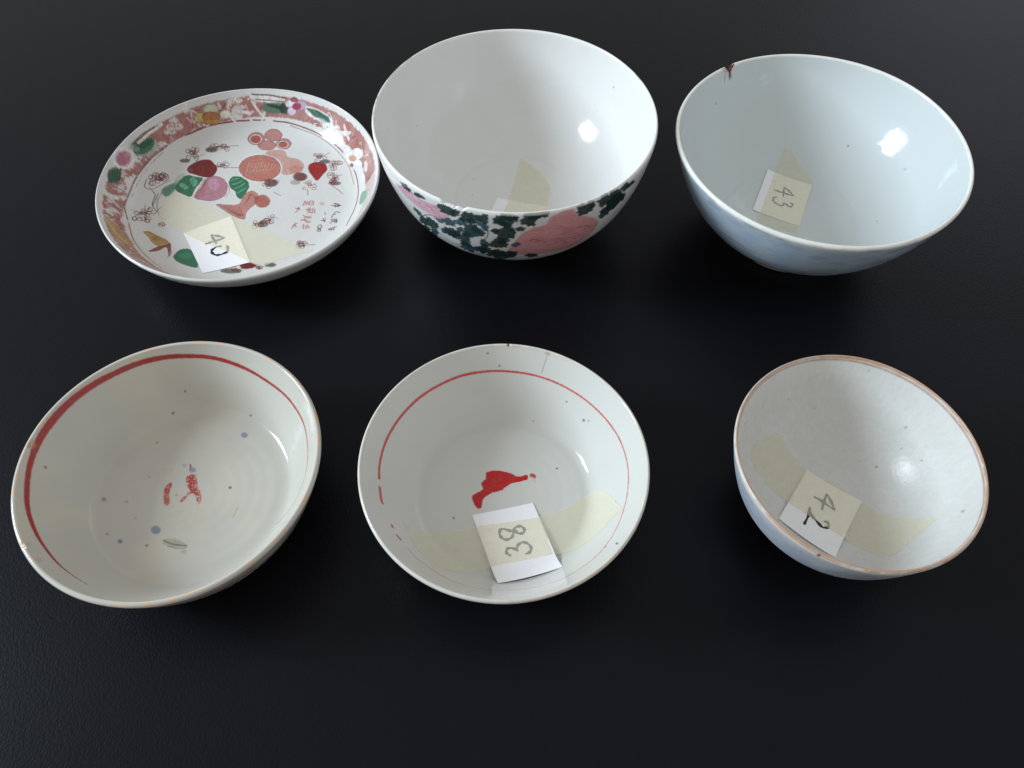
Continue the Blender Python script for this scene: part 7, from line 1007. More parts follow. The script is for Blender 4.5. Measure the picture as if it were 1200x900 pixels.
 ('p',[(-92.36,50.84),(-92.51,50.29),(-92.29,49.83),(-92.14,49.2),(-92.38,48.62),(-92.52,47.95),(-92.91,47.68),(-93.34,47.88),(-93.51,47.18),(-93.78,46.52),(-94.12,46.38),(-94.42,46.48),(-94.83,46.12),(-94.72,47.43),(-94.83,47.78),(-95.42,47.35),(-95.41,47.98),(-95.52,48.45),(-96.01,48.78),(-95.28,49.62),(-95.13,50.11),(-95.12,50.67),(-94.98,51.21),(-94.68,51.52),(-94.64,52.54),(-94.27,52.75),(-93.91,52.4),(-93.62,52.77),(-93.34,52.68),(-93.2,52.14),(-92.6,53.0),(-92.38,52.6),(-92.61,51.57),(-92.27,51.44)],(36,58,58),0.97,0.3,0),
 ('p',[(-106.13,52.44),(-106.42,51.82),(-106.63,51.3),(-106.86,50.77),(-107.05,50.22),(-107.51,49.88),(-107.89,49.65),(-108.19,49.27),(-108.57,48.12),(-109.04,47.74),(-109.24,48.38),(-109.63,48.18),(-109.85,48.37),(-110.05,48.56),(-109.96,49.14),(-110.16,49.28),(-110.4,49.45),(-110.82,49.59),(-110.51,50.28),(-110.13,50.88),(-109.97,51.39),(-109.68,51.87),(-109.33,52.28),(-108.9,52.35),(-108.71,53.06),(-108.36,53.68),(-107.9,54.31),(-107.63,53.89),(-107.49,53.47),(-106.97,53.94),(-106.82,53.61),(-107.06,52.86),(-106.86,52.72),(-106.4,52.74)],(60,88,104),0.97,0.3,0),
 ('p',[(-128.35,39.56),(-128.04,39.23),(-129.15,37.45),(-131.45,34.41),(-134.14,29.92),(-134.54,29.49),(-134.89,29.9),(-135.39,30.04),(-135.29,30.49),(-135.3,30.68),(-135.7,30.68),(-135.98,31.03),(-136.13,31.45),(-136.62,31.58),(-136.64,32.21),(-136.85,32.23),(-137.04,32.23),(-137.54,32.24),(-137.68,32.25),(-137.62,32.23),(-137.4,32.23),(-137.5,32.23),(-137.92,32.23),(-137.77,32.23),(-137.52,32.09),(-134.22,36.43),(-131.84,39.51),(-130.3,41.08),(-130.41,39.98),(-130.29,39.53),(-129.13,40.66),(-128.39,41.11),(-129.41,39.34),(-129.43,38.87)],(46,72,78),0.97,0.3,0),
 ('p',[(-101.54,34.23),(-101.91,33.89),(-102.27,32.48),(-102.66,32.0),(-102.73,33.71),(-102.92,33.91),(-103.65,31.81),(-104.03,31.71),(-104.01,32.93),(-103.94,34.06),(-104.37,34.18),(-103.98,35.71),(-103.57,36.85),(-103.63,37.52),(-103.59,38.33),(-103.46,39.2),(-103.2,39.88),(-103.02,40.81),(-102.81,42.02),(-102.41,41.75),(-102.13,40.85),(-101.85,41.62),(-101.53,42.14),(-101.41,41.38),(-101.15,41.39),(-100.71,41.74),(-100.57,41.15),(-100.65,40.21),(-100.88,39.21),(-100.69,38.68),(-100.77,37.88),(-101.16,37.18),(-101.14,36.28),(-101.12,34.79)],(36,58,58),0.97,0.3,0),
 ('p',[(-86.65,48.15),(-86.28,47.8),(-86.56,47.25),(-86.9,46.81),(-86.85,46.28),(-87.11,45.86),(-87.59,45.81),(-87.81,45.51),(-88.0,44.9),(-88.32,44.35),(-88.71,44.11),(-88.97,44.64),(-89.19,44.89),(-89.62,44.62),(-89.81,44.94),(-89.62,45.68),(-89.77,45.91),(-90.35,45.9),(-90.66,46.26),(-90.27,46.89),(-90.02,47.38),(-89.77,47.8),(-89.59,48.22),(-89.29,48.5),(-88.93,48.51),(-88.77,49.05),(-88.5,49.7),(-88.13,49.98),(-87.86,49.62),(-87.6,49.44),(-87.36,49.29),(-87.12,49.11),(-87.23,48.5),(-87.03,48.31)],(60,88,104),0.97,0.3,0),
 ('p',[(-118.2,45.56),(-118.35,45.02),(-118.45,44.01),(-118.82,43.44),(-119.21,43.63),(-119.52,43.56),(-119.9,43.1),(-120.17,43.21),(-120.26,43.7),(-120.73,43.32),(-121.29,42.99),(-121.14,43.84),(-120.69,44.88),(-120.92,45.13),(-121.06,45.57),(-120.77,46.23),(-120.67,46.84),(-120.57,47.56),(-120.23,48.16),(-119.74,48.26),(-119.43,48.46),(-119.16,48.96),(-118.79,49.88),(-118.49,49.71),(-118.27,49.44),(-117.82,49.89),(-117.78,49.23),(-117.93,48.43),(-117.69,48.32),(-117.24,48.31),(-117.17,47.79),(-117.58,47.04),(-117.45,46.51),(-117.69,45.9)],(46,72,78),0.97,0.3,0),
 ('p',[(-107.9,37.66),(-108.02,36.98),(-108.45,36.71),(-108.87,36.53),(-109.1,35.62),(-109.54,34.85),(-110.11,35.35),(-110.5,36.5),(-110.91,36.67),(-111.38,36.77),(-112.12,36.61),(-112.33,37.41),(-112.4,38.19),(-113.12,38.6),(-113.0,39.41),(-112.49,40.05),(-112.25,40.54),(-112.66,41.37),(-112.86,42.3),(-112.22,42.52),(-111.47,42.25),(-111.21,42.7),(-110.86,43.17),(-110.34,42.88),(-109.91,42.62),(-109.35,43.02),(-108.78,42.84),(-108.49,42.06),(-108.68,41.01),(-108.36,40.61),(-107.89,40.16),(-107.07,39.45),(-107.28,38.72),(-107.59,38.13)],(36,58,58),0.97,0.3,0),
 ('p',[(-106.83,61.4),(-107.3,60.8),(-107.32,60.2),(-107.78,59.71),(-108.67,59.7),(-108.75,59.04),(-109.09,58.45),(-109.6,58.34),(-110.1,57.77),(-110.69,57.36),(-110.98,57.93),(-111.38,58.01),(-112.07,57.69),(-111.58,58.89),(-111.88,59.03),(-112.73,58.86),(-112.38,59.58),(-112.54,60.0),(-112.97,60.48),(-112.26,61.13),(-111.47,61.51),(-111.32,62.05),(-110.93,62.46),(-110.43,62.54),(-110.13,63.49),(-109.62,63.65),(-109.12,63.74),(-108.47,64.2),(-108.28,63.54),(-108.2,62.99),(-107.96,62.75),(-107.51,62.65),(-107.75,62.04),(-107.11,61.87)],(60,88,104),0.97,0.3,0),
 ('p',[(-89.71,59.88),(-90.04,60.07),(-89.84,58.99),(-89.95,58.41),(-90.36,59.06),(-90.61,59.09),(-90.87,58.97),(-91.14,59.37),(-91.24,60.27),(-91.43,60.54),(-91.79,60.63),(-92.08,61.02),(-92.12,61.58),(-92.28,62.1),(-92.37,62.65),(-92.09,62.91),(-91.78,62.96),(-91.9,63.53),(-91.88,63.97),(-91.62,63.93),(-91.54,64.39),(-91.42,64.99),(-91.12,64.95),(-90.81,63.97),(-90.59,63.71),(-90.34,63.6),(-90.12,63.26),(-90.07,62.69),(-89.67,62.47),(-89.3,61.98),(-89.22,61.37),(-89.64,61.07),(-89.43,60.47),(-89.41,59.94)],(46,72,78),0.97,0.3,0),
 ('p',[(-128.54,43.56),(-128.92,42.07),(-129.82,41.39),(-130.6,40.83),(-131.54,39.4),(-132.53,38.44),(-132.48,39.93),(-133.08,39.62),(-134.55,37.93),(-135.63,37.18),(-135.1,38.79),(-135.24,39.41),(-135.8,39.62),(-134.48,41.8),(-133.28,43.45),(-133.32,44.17),(-133.54,45.13),(-132.55,46.24),(-131.82,47.1),(-131.44,48.74),(-130.69,50.01),(-129.97,49.62),(-129.57,49.03),(-128.82,50.2),(-128.46,49.92),(-128.02,49.89),(-127.43,50.07),(-126.79,50.14),(-126.5,49.58),(-127.37,47.92),(-127.25,47.3),(-127.36,46.46),(-128.05,45.49),(-128.39,44.65)],(36,58,58),0.97,0.3,0),
 ('p',[(-106.86,49.41),(-107.09,49.08),(-107.18,48.55),(-107.68,48.72),(-107.99,48.74),(-108.09,47.78),(-108.45,47.67),(-108.81,47.92),(-109.14,48.13),(-109.56,48.02),(-109.71,48.61),(-109.68,49.24),(-109.9,49.51),(-110.33,49.7),(-110.48,50.13),(-110.41,50.61),(-110.6,51.13),(-110.66,51.7),(-110.11,51.88),(-109.73,52.03),(-109.62,52.46),(-109.38,52.76),(-109.0,52.63),(-108.73,52.9),(-108.36,53.49),(-107.95,53.42),(-107.81,52.52),(-107.55,52.27),(-107.26,52.04),(-107.25,51.52),(-107.13,51.16),(-106.77,50.8),(-106.38,50.29),(-106.42,49.72)],(60,88,104),0.97,0.3,0),
 ('p',[(-91.94,62.73),(-91.66,61.5),(-92.34,62.39),(-92.44,61.82),(-92.86,62.31),(-93.27,63.12),(-93.53,63.0),(-93.89,62.87),(-94.26,63.44),(-94.65,63.95),(-95.05,64.56),(-94.92,65.37),(-95.04,65.91),(-95.46,66.59),(-95.59,67.2),(-95.68,67.82),(-95.71,68.41),(-95.38,68.5),(-94.89,68.15),(-95.02,69.01),(-94.6,68.63),(-94.4,68.88),(-94.18,69.42),(-93.76,68.88),(-93.42,67.75),(-93.12,67.39),(-92.79,67.0),(-92.68,66.34),(-92.06,65.91),(-91.55,65.15),(-92.06,64.76),(-91.75,64.04),(-91.84,63.62),(-92.14,63.56)],(60,88,104),0.97,0.3,0),
 ('p',[(-95.0,20.4),(-95.36,20.4),(-96.1,20.4),(-96.43,20.4),(-96.75,20.4),(-97.42,20.4),(-97.39,24.69),(-97.85,24.23),(-98.7,22.56),(-98.58,26.26),(-98.87,27.9),(-99.23,29.51),(-99.12,31.43),(-98.8,32.86),(-98.61,33.89),(-98.87,35.35),(-98.73,36.27),(-98.58,37.13),(-98.49,38.21),(-98.31,39.26),(-97.76,38.67),(-97.3,37.95),(-96.93,37.33),(-96.58,37.87),(-96.23,37.03),(-95.88,36.39),(-95.41,35.95),(-94.85,35.19),(-94.68,33.59),(-94.9,31.95),(-94.73,30.44),(-94.69,28.78),(-95.25,28.32),(-95.3,26.82)],(46,72,78),0.97,0.3,0),
 ('p',[(-102.66,38.29),(-102.89,37.71),(-102.41,36.79),(-102.84,36.11),(-103.27,35.5),(-103.65,34.67),(-104.17,34.43),(-104.61,34.75),(-104.94,34.95),(-105.51,33.82),(-106.28,32.67),(-106.44,33.53),(-106.59,34.17),(-107.1,34.17),(-107.31,34.73),(-106.63,36.16),(-106.47,36.83),(-106.78,37.28),(-106.86,37.96),(-106.36,38.63),(-106.15,39.31),(-106.15,40.41),(-105.54,40.69),(-104.93,40.23),(-104.62,40.82),(-104.24,41.06),(-103.92,40.9),(-103.64,40.75),(-102.98,41.49),(-102.35,41.73),(-102.44,40.76),(-102.56,39.97),(-102.14,39.7),(-102.33,38.96)],(46,72,78),0.97,0.3,0),
 ('p',[(-102.53,54.55),(-102.61,53.6),(-103.03,53.66),(-103.51,54.44),(-103.77,54.29),(-104.07,53.78),(-104.37,54.25),(-104.67,54.59),(-105.32,53.95),(-105.35,55.19),(-105.78,55.59),(-106.26,56.19),(-105.97,57.23),(-105.62,57.92),(-105.91,58.69),(-105.44,59.0),(-105.41,59.59),(-105.38,60.27),(-105.24,60.9),(-104.8,60.61),(-104.77,62.11),(-104.36,62.1),(-103.96,61.58),(-103.54,61.89),(-103.25,60.98),(-103.11,60.01),(-102.69,59.87),(-102.64,59.05),(-102.72,58.31),(-102.37,57.8),(-101.98,57.05),(-102.25,56.46),(-101.85,55.31),(-102.04,54.61)],(36,58,58),0.97,0.3,0),
 ('p',[(-44.56,66.29),(-44.6,65.77),(-44.36,65.28),(-44.38,64.85),(-44.76,64.62),(-44.08,63.71),(-43.84,62.88),(-44.73,63.18),(-45.55,63.67),(-45.6,63.02),(-46.08,63.11),(-46.6,63.48),(-47.02,63.39),(-47.6,63.05),(-48.05,63.6),(-48.12,64.44),(-48.36,64.82),(-48.84,65.1),(-49.36,65.47),(-49.28,65.97),(-49.49,66.46),(-49.83,67.08),(-49.02,67.15),(-48.63,67.28),(-48.77,67.92),(-48.71,68.56),(-48.13,68.42),(-47.63,68.27),(-47.2,68.38),(-46.72,68.15),(-46.38,67.46),(-46.03,67.2),(-45.08,67.44),(-44.72,66.88)],(34,54,50),0.97,0.3,0),
 ('p',[(-46.6,61.1),(-45.89,60.84),(-45.33,60.35),(-45.28,59.85),(-45.8,59.63),(-46.3,59.54),(-46.1,58.99),(-46.26,58.65),(-46.73,58.7),(-46.89,58.27),(-47.27,58.14),(-47.72,58.19),(-48.13,58.69),(-48.41,59.12),(-48.85,58.99),(-49.49,58.83),(-49.74,59.29),(-49.57,59.93),(-49.75,60.26),(-49.85,60.61),(-49.94,60.98),(-49.57,61.22),(-49.83,61.69),(-50.01,62.27),(-49.7,62.52),(-49.19,62.45),(-48.66,62.07),(-48.55,62.66),(-48.21,63.0),(-47.81,62.72),(-47.4,62.55),(-47.08,62.22),(-46.59,62.07),(-46.73,61.44)],(34,54,50),0.97,0.3,0),
 ('p',[(-48.4,65.19),(-47.99,64.93),(-47.06,64.49),(-46.94,63.93),(-47.53,63.67),(-48.16,63.6),(-47.86,62.95),(-48.03,62.55),(-48.56,62.64),(-48.72,62.13),(-49.04,61.71),(-49.56,61.88),(-50.01,62.63),(-50.28,63.03),(-50.68,62.97),(-51.33,62.75),(-51.64,63.15),(-51.63,63.73),(-51.91,64.09),(-51.86,64.52),(-52.06,64.94),(-51.79,65.29),(-51.86,65.73),(-52.08,66.4),(-51.72,66.71),(-50.96,66.37),(-50.49,66.13),(-50.29,66.49),(-49.99,67.08),(-49.54,66.97),(-49.15,66.65),(-48.69,66.55),(-48.31,66.23),(-48.24,65.7)],(34,54,50),0.97,0.3,0),
 ('p',[(-42.99,64.46),(-43.39,63.98),(-43.23,63.57),(-42.05,62.61),(-42.12,62.12),(-42.42,61.85),(-42.37,61.27),(-43.21,61.68),(-43.8,61.99),(-43.62,61.04),(-44.01,60.91),(-44.62,61.46),(-45.04,60.98),(-45.59,61.7),(-45.79,62.83),(-46.45,62.67),(-46.89,63.07),(-47.03,63.63),(-47.61,64.07),(-47.99,64.64),(-47.39,64.97),(-47.46,65.4),(-47.65,65.96),(-47.08,65.94),(-47.19,66.55),(-47.27,67.37),(-46.44,66.71),(-45.93,66.38),(-45.6,66.55),(-45.17,66.07),(-44.71,66.18),(-43.98,66.31),(-43.81,65.45),(-43.52,64.93)],(34,54,50),0.97,0.3,0),
 ('p',[(-41.34,61.11),(-40.83,60.59),(-40.17,59.85),(-40.06,59.33),(-40.17,58.97),(-40.06,58.45),(-39.76,57.67),(-40.25,57.73),(-41.04,58.31),(-41.62,58.77),(-41.71,58.35),(-42.07,58.4),(-42.52,58.71),(-42.96,59.22),(-43.51,59.06),(-44.12,59.42),(-44.33,60.21),(-44.4,60.8),(-44.81,61.27),(-45.14,61.8),(-44.99,62.16),(-44.79,62.4),(-44.87,62.79),(-44.94,63.24),(-44.92,63.66),(-44.51,63.57),(-44.23,63.66),(-44.06,64.09),(-43.66,64.14),(-43.11,63.43),(-42.71,62.72),(-42.29,62.51),(-41.85,62.15),(-41.65,61.56)],(34,54,50),0.97,0.3,0),
 ('p',[(-44.25,59.19),(-43.7,58.75),(-42.82,58.05),(-42.68,57.43),(-43.2,57.18),(-42.86,56.41),(-43.11,56.03),(-43.78,56.12),(-44.44,56.37),(-44.85,56.37),(-45.11,56.0),(-45.59,56.11),(-46.07,56.57),(-46.57,56.43),(-47.16,56.49),(-47.8,56.71),(-47.92,57.5),(-48.18,58.01),(-48.39,58.51),(-48.9,59.03),(-48.54,59.48),(-48.12,59.76),(-47.99,60.08),(-48.33,60.8),(-48.26,61.34),(-47.68,61.27),(-47.4,61.63),(-47.07,62.1),(-46.48,61.86),(-45.93,61.19),(-45.5,60.84),(-44.98,60.66),(-44.56,60.23),(-44.36,59.69)],(34,54,50),0.97,0.3,0),
 ('p',[(-36.5,66.31),(-35.8,65.81),(-35.24,65.23),(-34.19,64.25),(-35.24,64.47),(-36.09,64.69),(-35.86,64.07),(-36.54,64.2),(-37.42,64.65),(-38.06,64.98),(-38.38,64.53),(-39.04,64.44),(-39.72,64.83),(-40.22,65.34),(-40.66,65.71),(-41.07,66.06),(-41.43,66.41),(-41.43,66.78),(-41.71,67.12),(-42.38,67.57),(-42.41,67.97),(-42.0,68.21),(-41.43,68.28),(-41.21,68.52),(-41.12,68.94),(-40.4,68.71),(-39.66,68.2),(-39.36,68.6),(-38.76,68.9),(-38.06,68.46),(-37.44,68.0),(-36.95,67.51),(-36.44,67.06),(-36.31,66.62)],(34,54,50),0.97,0.3,0),
 ('p',[(-45.97,61.5),(-45.87,61.02),(-45.87,60.6),(-45.78,60.18),(-45.73,59.75),(-46.08,59.57),(-46.47,59.52),(-46.8,59.49),(-46.71,58.93),(-47.02,58.86),(-47.36,58.88),(-47.68,58.88),(-48.03,58.73),(-48.46,58.7),(-48.75,59.17),(-49.03,59.49),(-49.28,59.82),(-49.55,60.13),(-49.63,60.53),(-49.36,60.89),(-49.52,61.2),(-49.89,61.64),(-49.86,62.03),(-49.68,62.31),(-49.35,62.43),(-49.26,62.85),(-49.05,63.23),(-48.56,62.91),(-48.16,62.49),(-47.85,62.66),(-47.52,62.53),(-47.27,62.17),(-47.09,61.82),(-46.48,61.8)],(34,54,50),0.97,0.3,0),
 ('p',[(-40.44,61.85),(-40.56,61.25),(-40.02,60.51),(-39.53,59.7),(-40.18,59.77),(-40.14,59.35),(-39.77,58.55),(-40.56,59.09),(-40.41,58.44),(-40.48,57.96),(-41.08,58.39),(-41.56,58.63),(-41.89,58.15),(-42.58,59.48),(-43.05,60.01),(-43.63,60.3),(-43.78,61.1),(-44.05,61.61),(-44.47,62.11),(-44.58,62.58),(-44.86,63.11),(-45.34,63.84),(-45.06,64.05),(-44.84,64.25),(-45.06,64.98),(-44.74,65.09),(-43.95,64.27),(-43.86,64.74),(-43.43,64.49),(-42.92,63.54),(-42.58,63.96),(-42.14,63.5),(-41.73,62.99),(-41.1,62.53)],(34,54,50),0.97,0.3,0),
 ('p',[(-44.59,62.58),(-44.37,61.99),(-44.89,61.53),(-44.64,61.03),(-44.82,60.66),(-45.51,60.67),(-44.73,59.59),(-44.88,59.09),(-45.8,59.58),(-45.84,58.76),(-46.56,59.33),(-47.09,59.99),(-47.48,59.46),(-47.95,59.58),(-48.4,59.84),(-49.05,59.87),(-49.36,60.38),(-48.99,61.16),(-49.44,61.46),(-49.64,61.88),(-49.44,62.29),(-50.01,62.88),(-50.19,63.51),(-49.31,63.48),(-48.91,63.62),(-48.66,63.9),(-48.31,64.05),(-47.95,64.29),(-47.52,64.73),(-47.02,64.31),(-46.6,63.87),(-46.21,63.57),(-45.95,63.14),(-45.54,62.84)],(34,54,50),0.97,0.3,0),
 ('p',[(-48.24,62.33),(-48.22,61.82),(-48.27,61.4),(-47.68,60.84),(-47.17,60.08),(-47.91,60.05),(-48.16,59.81),(-48.14,59.27),(-48.5,59.17),(-49.05,59.53),(-49.18,59.01),(-49.4,58.22),(-49.92,58.73),(-50.29,59.54),(-50.61,59.81),(-51.14,59.72),(-51.37,60.21),(-51.65,60.63),(-52.0,61.03),(-52.18,61.53),(-51.94,61.99),(-51.4,62.18),(-51.82,62.76),(-51.89,63.27),(-51.63,63.53),(-51.42,63.84),(-51.17,64.15),(-50.75,64.09),(-50.27,63.36),(-49.99,63.37),(-49.55,63.89),(-49.15,63.61),(-48.84,63.17),(-48.45,62.82)],(34,54,50),0.97,0.3,0),
 ('p',[(-50.53,60.59),(-50.46,59.96),(-50.35,59.42),(-50.1,58.85),(-50.73,58.64),(-50.88,58.35),(-50.33,57.42),(-50.51,57.03),(-50.81,56.79),(-51.11,56.55),(-51.55,56.69),(-52.06,57.41),(-52.3,56.69),(-52.71,56.81),(-53.1,57.09),(-53.55,57.27),(-53.82,57.8),(-53.76,58.55),(-54.03,58.91),(-54.18,59.34),(-54.11,59.77),(-54.6,60.36),(-54.55,60.85),(-54.1,61.01),(-53.96,61.35),(-53.78,61.68),(-53.41,61.64),(-53.27,62.23),(-52.94,62.49),(-52.5,62.0),(-52.17,61.52),(-51.75,61.67),(-51.62,60.92),(-51.15,60.83)],(34,54,50),0.97,0.3,0),
 ('p',[(-45.42,64.22),(-45.54,63.75),(-45.55,63.37),(-45.2,62.9),(-44.74,62.24),(-44.89,61.8),(-45.57,61.8),(-45.56,61.21),(-45.85,60.84),(-46.4,60.85),(-47.08,61.44),(-47.46,61.28),(-47.92,61.04),(-48.36,61.4),(-48.54,62.11),(-48.98,62.19),(-49.82,62.06),(-50.09,62.57),(-50.14,63.09),(-50.15,63.57),(-50.32,64.04),(-50.22,64.49),(-49.68,64.7),(-49.2,64.79),(-49.11,65.15),(-49.13,65.79),(-48.59,65.65),(-48.23,65.87),(-47.8,66.17),(-47.26,66.17),(-46.73,65.95),(-46.5,65.27),(-46.09,64.99),(-45.73,64.63)],(34,54,50),0.97,0.3,0),
 ('p',[(-40.37,59.45),(-40.31,58.95),(-40.23,58.52),(-40.19,58.15),(-39.71,57.44),(-39.61,56.95),(-40.22,57.15),(-39.87,56.33),(-39.86,55.73),(-40.62,56.25),(-41.26,56.79),(-41.62,56.72),(-42.13,57.19),(-42.56,57.68),(-42.83,58.35),(-43.44,58.28),(-43.94,58.65),(-44.13,59.19),(-44.24,59.65),(-44.85,60.2),(-44.94,60.69),(-44.65,60.95),(-44.52,61.22),(-44.57,61.67),(-44.27,61.77),(-43.65,61.35),(-43.46,61.49),(-43.38,61.98),(-42.96,61.81),(-42.54,61.58),(-42.06,61.56),(-41.51,61.21),(-41.19,60.49),(-41.02,59.9)],(34,54,50),0.97,0.3,0),
 ('p',[(-43.14,61.11),(-43.16,60.65),(-42.95,60.2),(-43.0,59.84),(-42.75,59.33),(-43.01,59.12),(-43.6,59.3),(-43.83,59.22),(-43.64,58.53),(-44.03,58.62),(-44.42,58.8),(-44.7,58.59),(-45.09,58.49),(-45.56,58.61),(-45.84,59.28),(-46.11,59.67),(-46.53,59.9),(-46.74,60.31),(-46.64,60.73),(-46.49,61.02),(-46.92,61.41),(-47.24,61.91),(-47.24,62.3),(-46.87,62.41),(-46.87,62.84),(-46.59,63.01),(-46.18,62.91),(-45.69,62.45),(-45.42,62.48),(-45.11,62.57),(-44.73,62.46),(-44.44,62.06),(-44.12,61.76),(-43.69,61.49)],(34,54,50),0.97,0.3,0),
 ('p',[(-44.33,57.78),(-44.62,57.27),(-44.91,56.91),(-44.62,56.49),(-44.1,55.87),(-44.07,55.34),(-44.74,55.31),(-44.77,54.74),(-45.14,54.43),(-45.67,54.36),(-46.33,54.74),(-46.83,55.25),(-47.24,54.9),(-47.76,54.81),(-47.94,55.51),(-48.35,55.64),(-48.85,55.79),(-49.46,55.98),(-49.72,56.43),(-49.42,56.99),(-49.46,57.42),(-49.67,57.91),(-49.2,58.22),(-48.54,58.26),(-48.42,58.59),(-48.34,59.11),(-48.05,59.51),(-47.5,59.34),(-47.04,59.12),(-46.53,59.52),(-45.93,59.51),(-45.6,58.93),(-45.47,58.37),(-45.06,58.08)],(34,54,50),0.97,0.3,0),
 ('s',[(-82.87,47.43),(-80.61,48.42),(-78.21,47.46)],0.43,(206,138,140),0.35,0),
 ('s',[(-71.98,47.52),(-69.54,47.61),(-66.58,45.03)],0.71,(160,74,82),0.31,0),
 ('s',[(-81.31,56.72),(-79.14,57.44),(-77.0,58.61)],0.39,(206,138,140),0.45,0),
 ('s',[(-70.72,48.32),(-68.24,48.3),(-65.94,49.56)],0.45,(206,138,140),0.39,0),
 ('s',[(-84.61,48.39),(-82.37,49.48),(-80.2,51.3)],0.53,(222,160,160),0.3,0),
 ('s',[(-68.05,53.52),(-65.56,53.28),(-62.43,49.92)],0.4,(222,160,160),0.55,0),
 ('s',[(-84.62,49.76),(-82.4,50.82),(-80.2,52.0)],0.48,(160,74,82),0.58,0),
 ('s',[(-82.97,52.77),(-80.78,53.66),(-78.47,52.87)],0.35,(176,92,96),0.45,0),
 ('s',[(-77.06,47.88),(-74.74,48.4),(-72.18,47.11)],0.5,(206,138,140),0.42,0),
 ('s',[(-78.13,53.17),(-75.89,53.72),(-73.52,53.05)],0.67,(206,138,140),0.44,0),
 ('s',[(-75.61,43.65),(-73.2,44.08),(-70.41,42.15)],0.49,(176,92,96),0.55,0),
 ('s',[(-83.44,50.18),(-81.23,51.15),(-79.09,53.18)],0.37,(206,138,140),0.36,0),
 ('s',[(-82.19,52.51),(-79.99,53.35),(-77.75,53.59)],0.69,(206,138,140),0.51,0),
 ('s',[(-84.47,50.84),(-82.27,51.86),(-79.84,49.54)],0.46,(176,92,96),0.42,0),
 ('s',[(-73.22,47.74),(-70.82,47.95),(-68.44,48.55)],0.65,(160,74,82),0.36,0),
 ('s',[(-81.54,56.63),(-79.38,57.36),(-77.27,58.93)],0.42,(160,74,82),0.36,0),
 ('s',[(-70.57,56.23),(-68.21,56.22),(-65.57,54.62)],0.41,(222,160,160),0.31,0),
 ('s',[(-82.33,58.87),(-80.19,59.63),(-78.12,61.41)],0.42,(160,74,82),0.59,0),
 ('s',[(-82.83,50.48),(-80.61,51.39),(-78.15,49.2)],0.87,(160,74,82),0.59,0),
 ('s',[(-71.72,45.26),(-69.23,45.33),(-65.81,40.76)],0.85,(160,74,82),0.51,0),
 ('s',[(-85.75,45.01),(-83.46,46.23),(-81.27,48.44)],0.71,(222,160,160),0.49,0),
 ('s',[(-82.19,48.54),(-79.95,49.46),(-77.58,48.79)],0.58,(160,74,82),0.33,0),
 ('s',[(-81.11,45.27),(-78.82,46.15),(-76.04,42.39)],0.65,(206,138,140),0.45,0),
 ('s',[(-68.9,49.68),(-66.38,49.48),(-64.03,50.56)],0.67,(160,74,82),0.37,0),
 ('s',[(-64.98,54.24),(-62.37,53.73),(-58.69,48.75)],0.54,(176,92,96),0.45,0),
 ('s',[(-72.81,50.37),(-70.43,50.54),(-67.28,46.15)],0.41,(222,160,160),0.51,0),
 ('s',[(-65.18,42.99),(-62.32,42.32),(-58.13,37.45)],0.4,(222,160,160),0.52,0),
 ('s',[(-82.82,51.1),(-80.6,52.0),(-78.36,52.39)],0.63,(160,74,82),0.56,0),
 ('s',[(-73.72,59.46),(-71.47,59.67),(-69.23,60.24)],0.59,(222,160,160),0.3,0),
 ('s',[(-74.59,59.47),(-72.36,59.73),(-70.1,60.03)],0.41,(176,92,96),0.38,0),
 ('s',[(-74.62,47.36),(-72.25,47.68),(-70.0,49.04)],0.84,(206,138,140),0.57,0),
 ('s',[(-61.55,45.31),(-58.5,44.22),(-53.32,37.34)],0.68,(206,138,140),0.3,0),
 ('s',[(-62.75,53.96),(-60.02,53.23),(-56.26,48.78)],0.78,(160,74,82),0.47,0),
 ('s',[(-66.7,55.49),(-64.19,55.15),(-61.28,53.01)],0.49,(160,74,82),0.47,0),
 ('s',[(-65.31,46.38),(-62.55,45.79),(-58.98,42.39)],0.84,(206,138,140),0.42,0),
 ('s',[(-58.6,37.33),(-54.62,34.89),(-49.88,32.12)],0.9,(160,74,82),0.31,0),
 ('s',[(-84.29,57.14),(-82.14,58.04),(-79.86,56.4)],0.82,(222,160,160),0.57,0),
 ('s',[(-72.21,51.81),(-69.83,51.93),(-67.43,52.15)],0.77,(176,92,96),0.26,0),
 ('s',[(-72.25,50.07),(-69.86,50.19),(-66.66,45.8)],0.52,(206,138,140),0.32,0),
 ('s',[(-82.01,45.81),(-79.73,46.75),(-77.53,48.54)],0.78,(222,160,160),0.34,0),
 ('s',[(-77.31,44.84),(-74.96,45.4),(-72.54,45.58)],0.37,(222,160,160),0.55,0),
 ('s',[(-86.68,44.26),(-84.38,45.57),(-82.15,47.42)],0.54,(222,160,160),0.26,0),
 ('s',[(-66.87,49.65),(-64.26,49.27),(-60.73,45.1)],0.49,(176,92,96),0.45,0),
 ('s',[(-77.29,58.19),(-75.1,58.64),(-72.78,57.97)],0.4,(206,138,140),0.27,0),
 ('s',[(-76.67,47.78),(-74.35,48.27),(-71.97,48.45)],0.81,(206,138,140),0.42,0),
 ('s',[(-80.42,49.65),(-78.17,50.41),(-75.84,50.36)],0.76,(176,92,96),0.26,0),
 ('s',[(-69.14,50.42),(-66.64,50.26),(-63.58,47.48)],0.43,(206,138,140),0.56,0),
 ('s',[(-70.34,52.04),(-67.92,52.0),(-65.43,51.94)],0.74,(176,92,96),0.55,0),
 ('s',[(-70.43,48.07),(-67.95,48.03),(-65.37,47.8)],0.47,(222,160,160),0.5,0),
 ('s',[(-80.78,48.58),(-78.52,49.4),(-75.92,46.71)],0.63,(160,74,82),0.59,0),
 ('s',[(-68.08,46.41),(-65.47,46.14),(-61.93,41.99)],0.71,(160,74,82),0.43,0),
 ('s',[(-76.44,59.29),(-74.25,59.69),(-71.73,57.11)],0.53,(206,138,140),0.42,0),
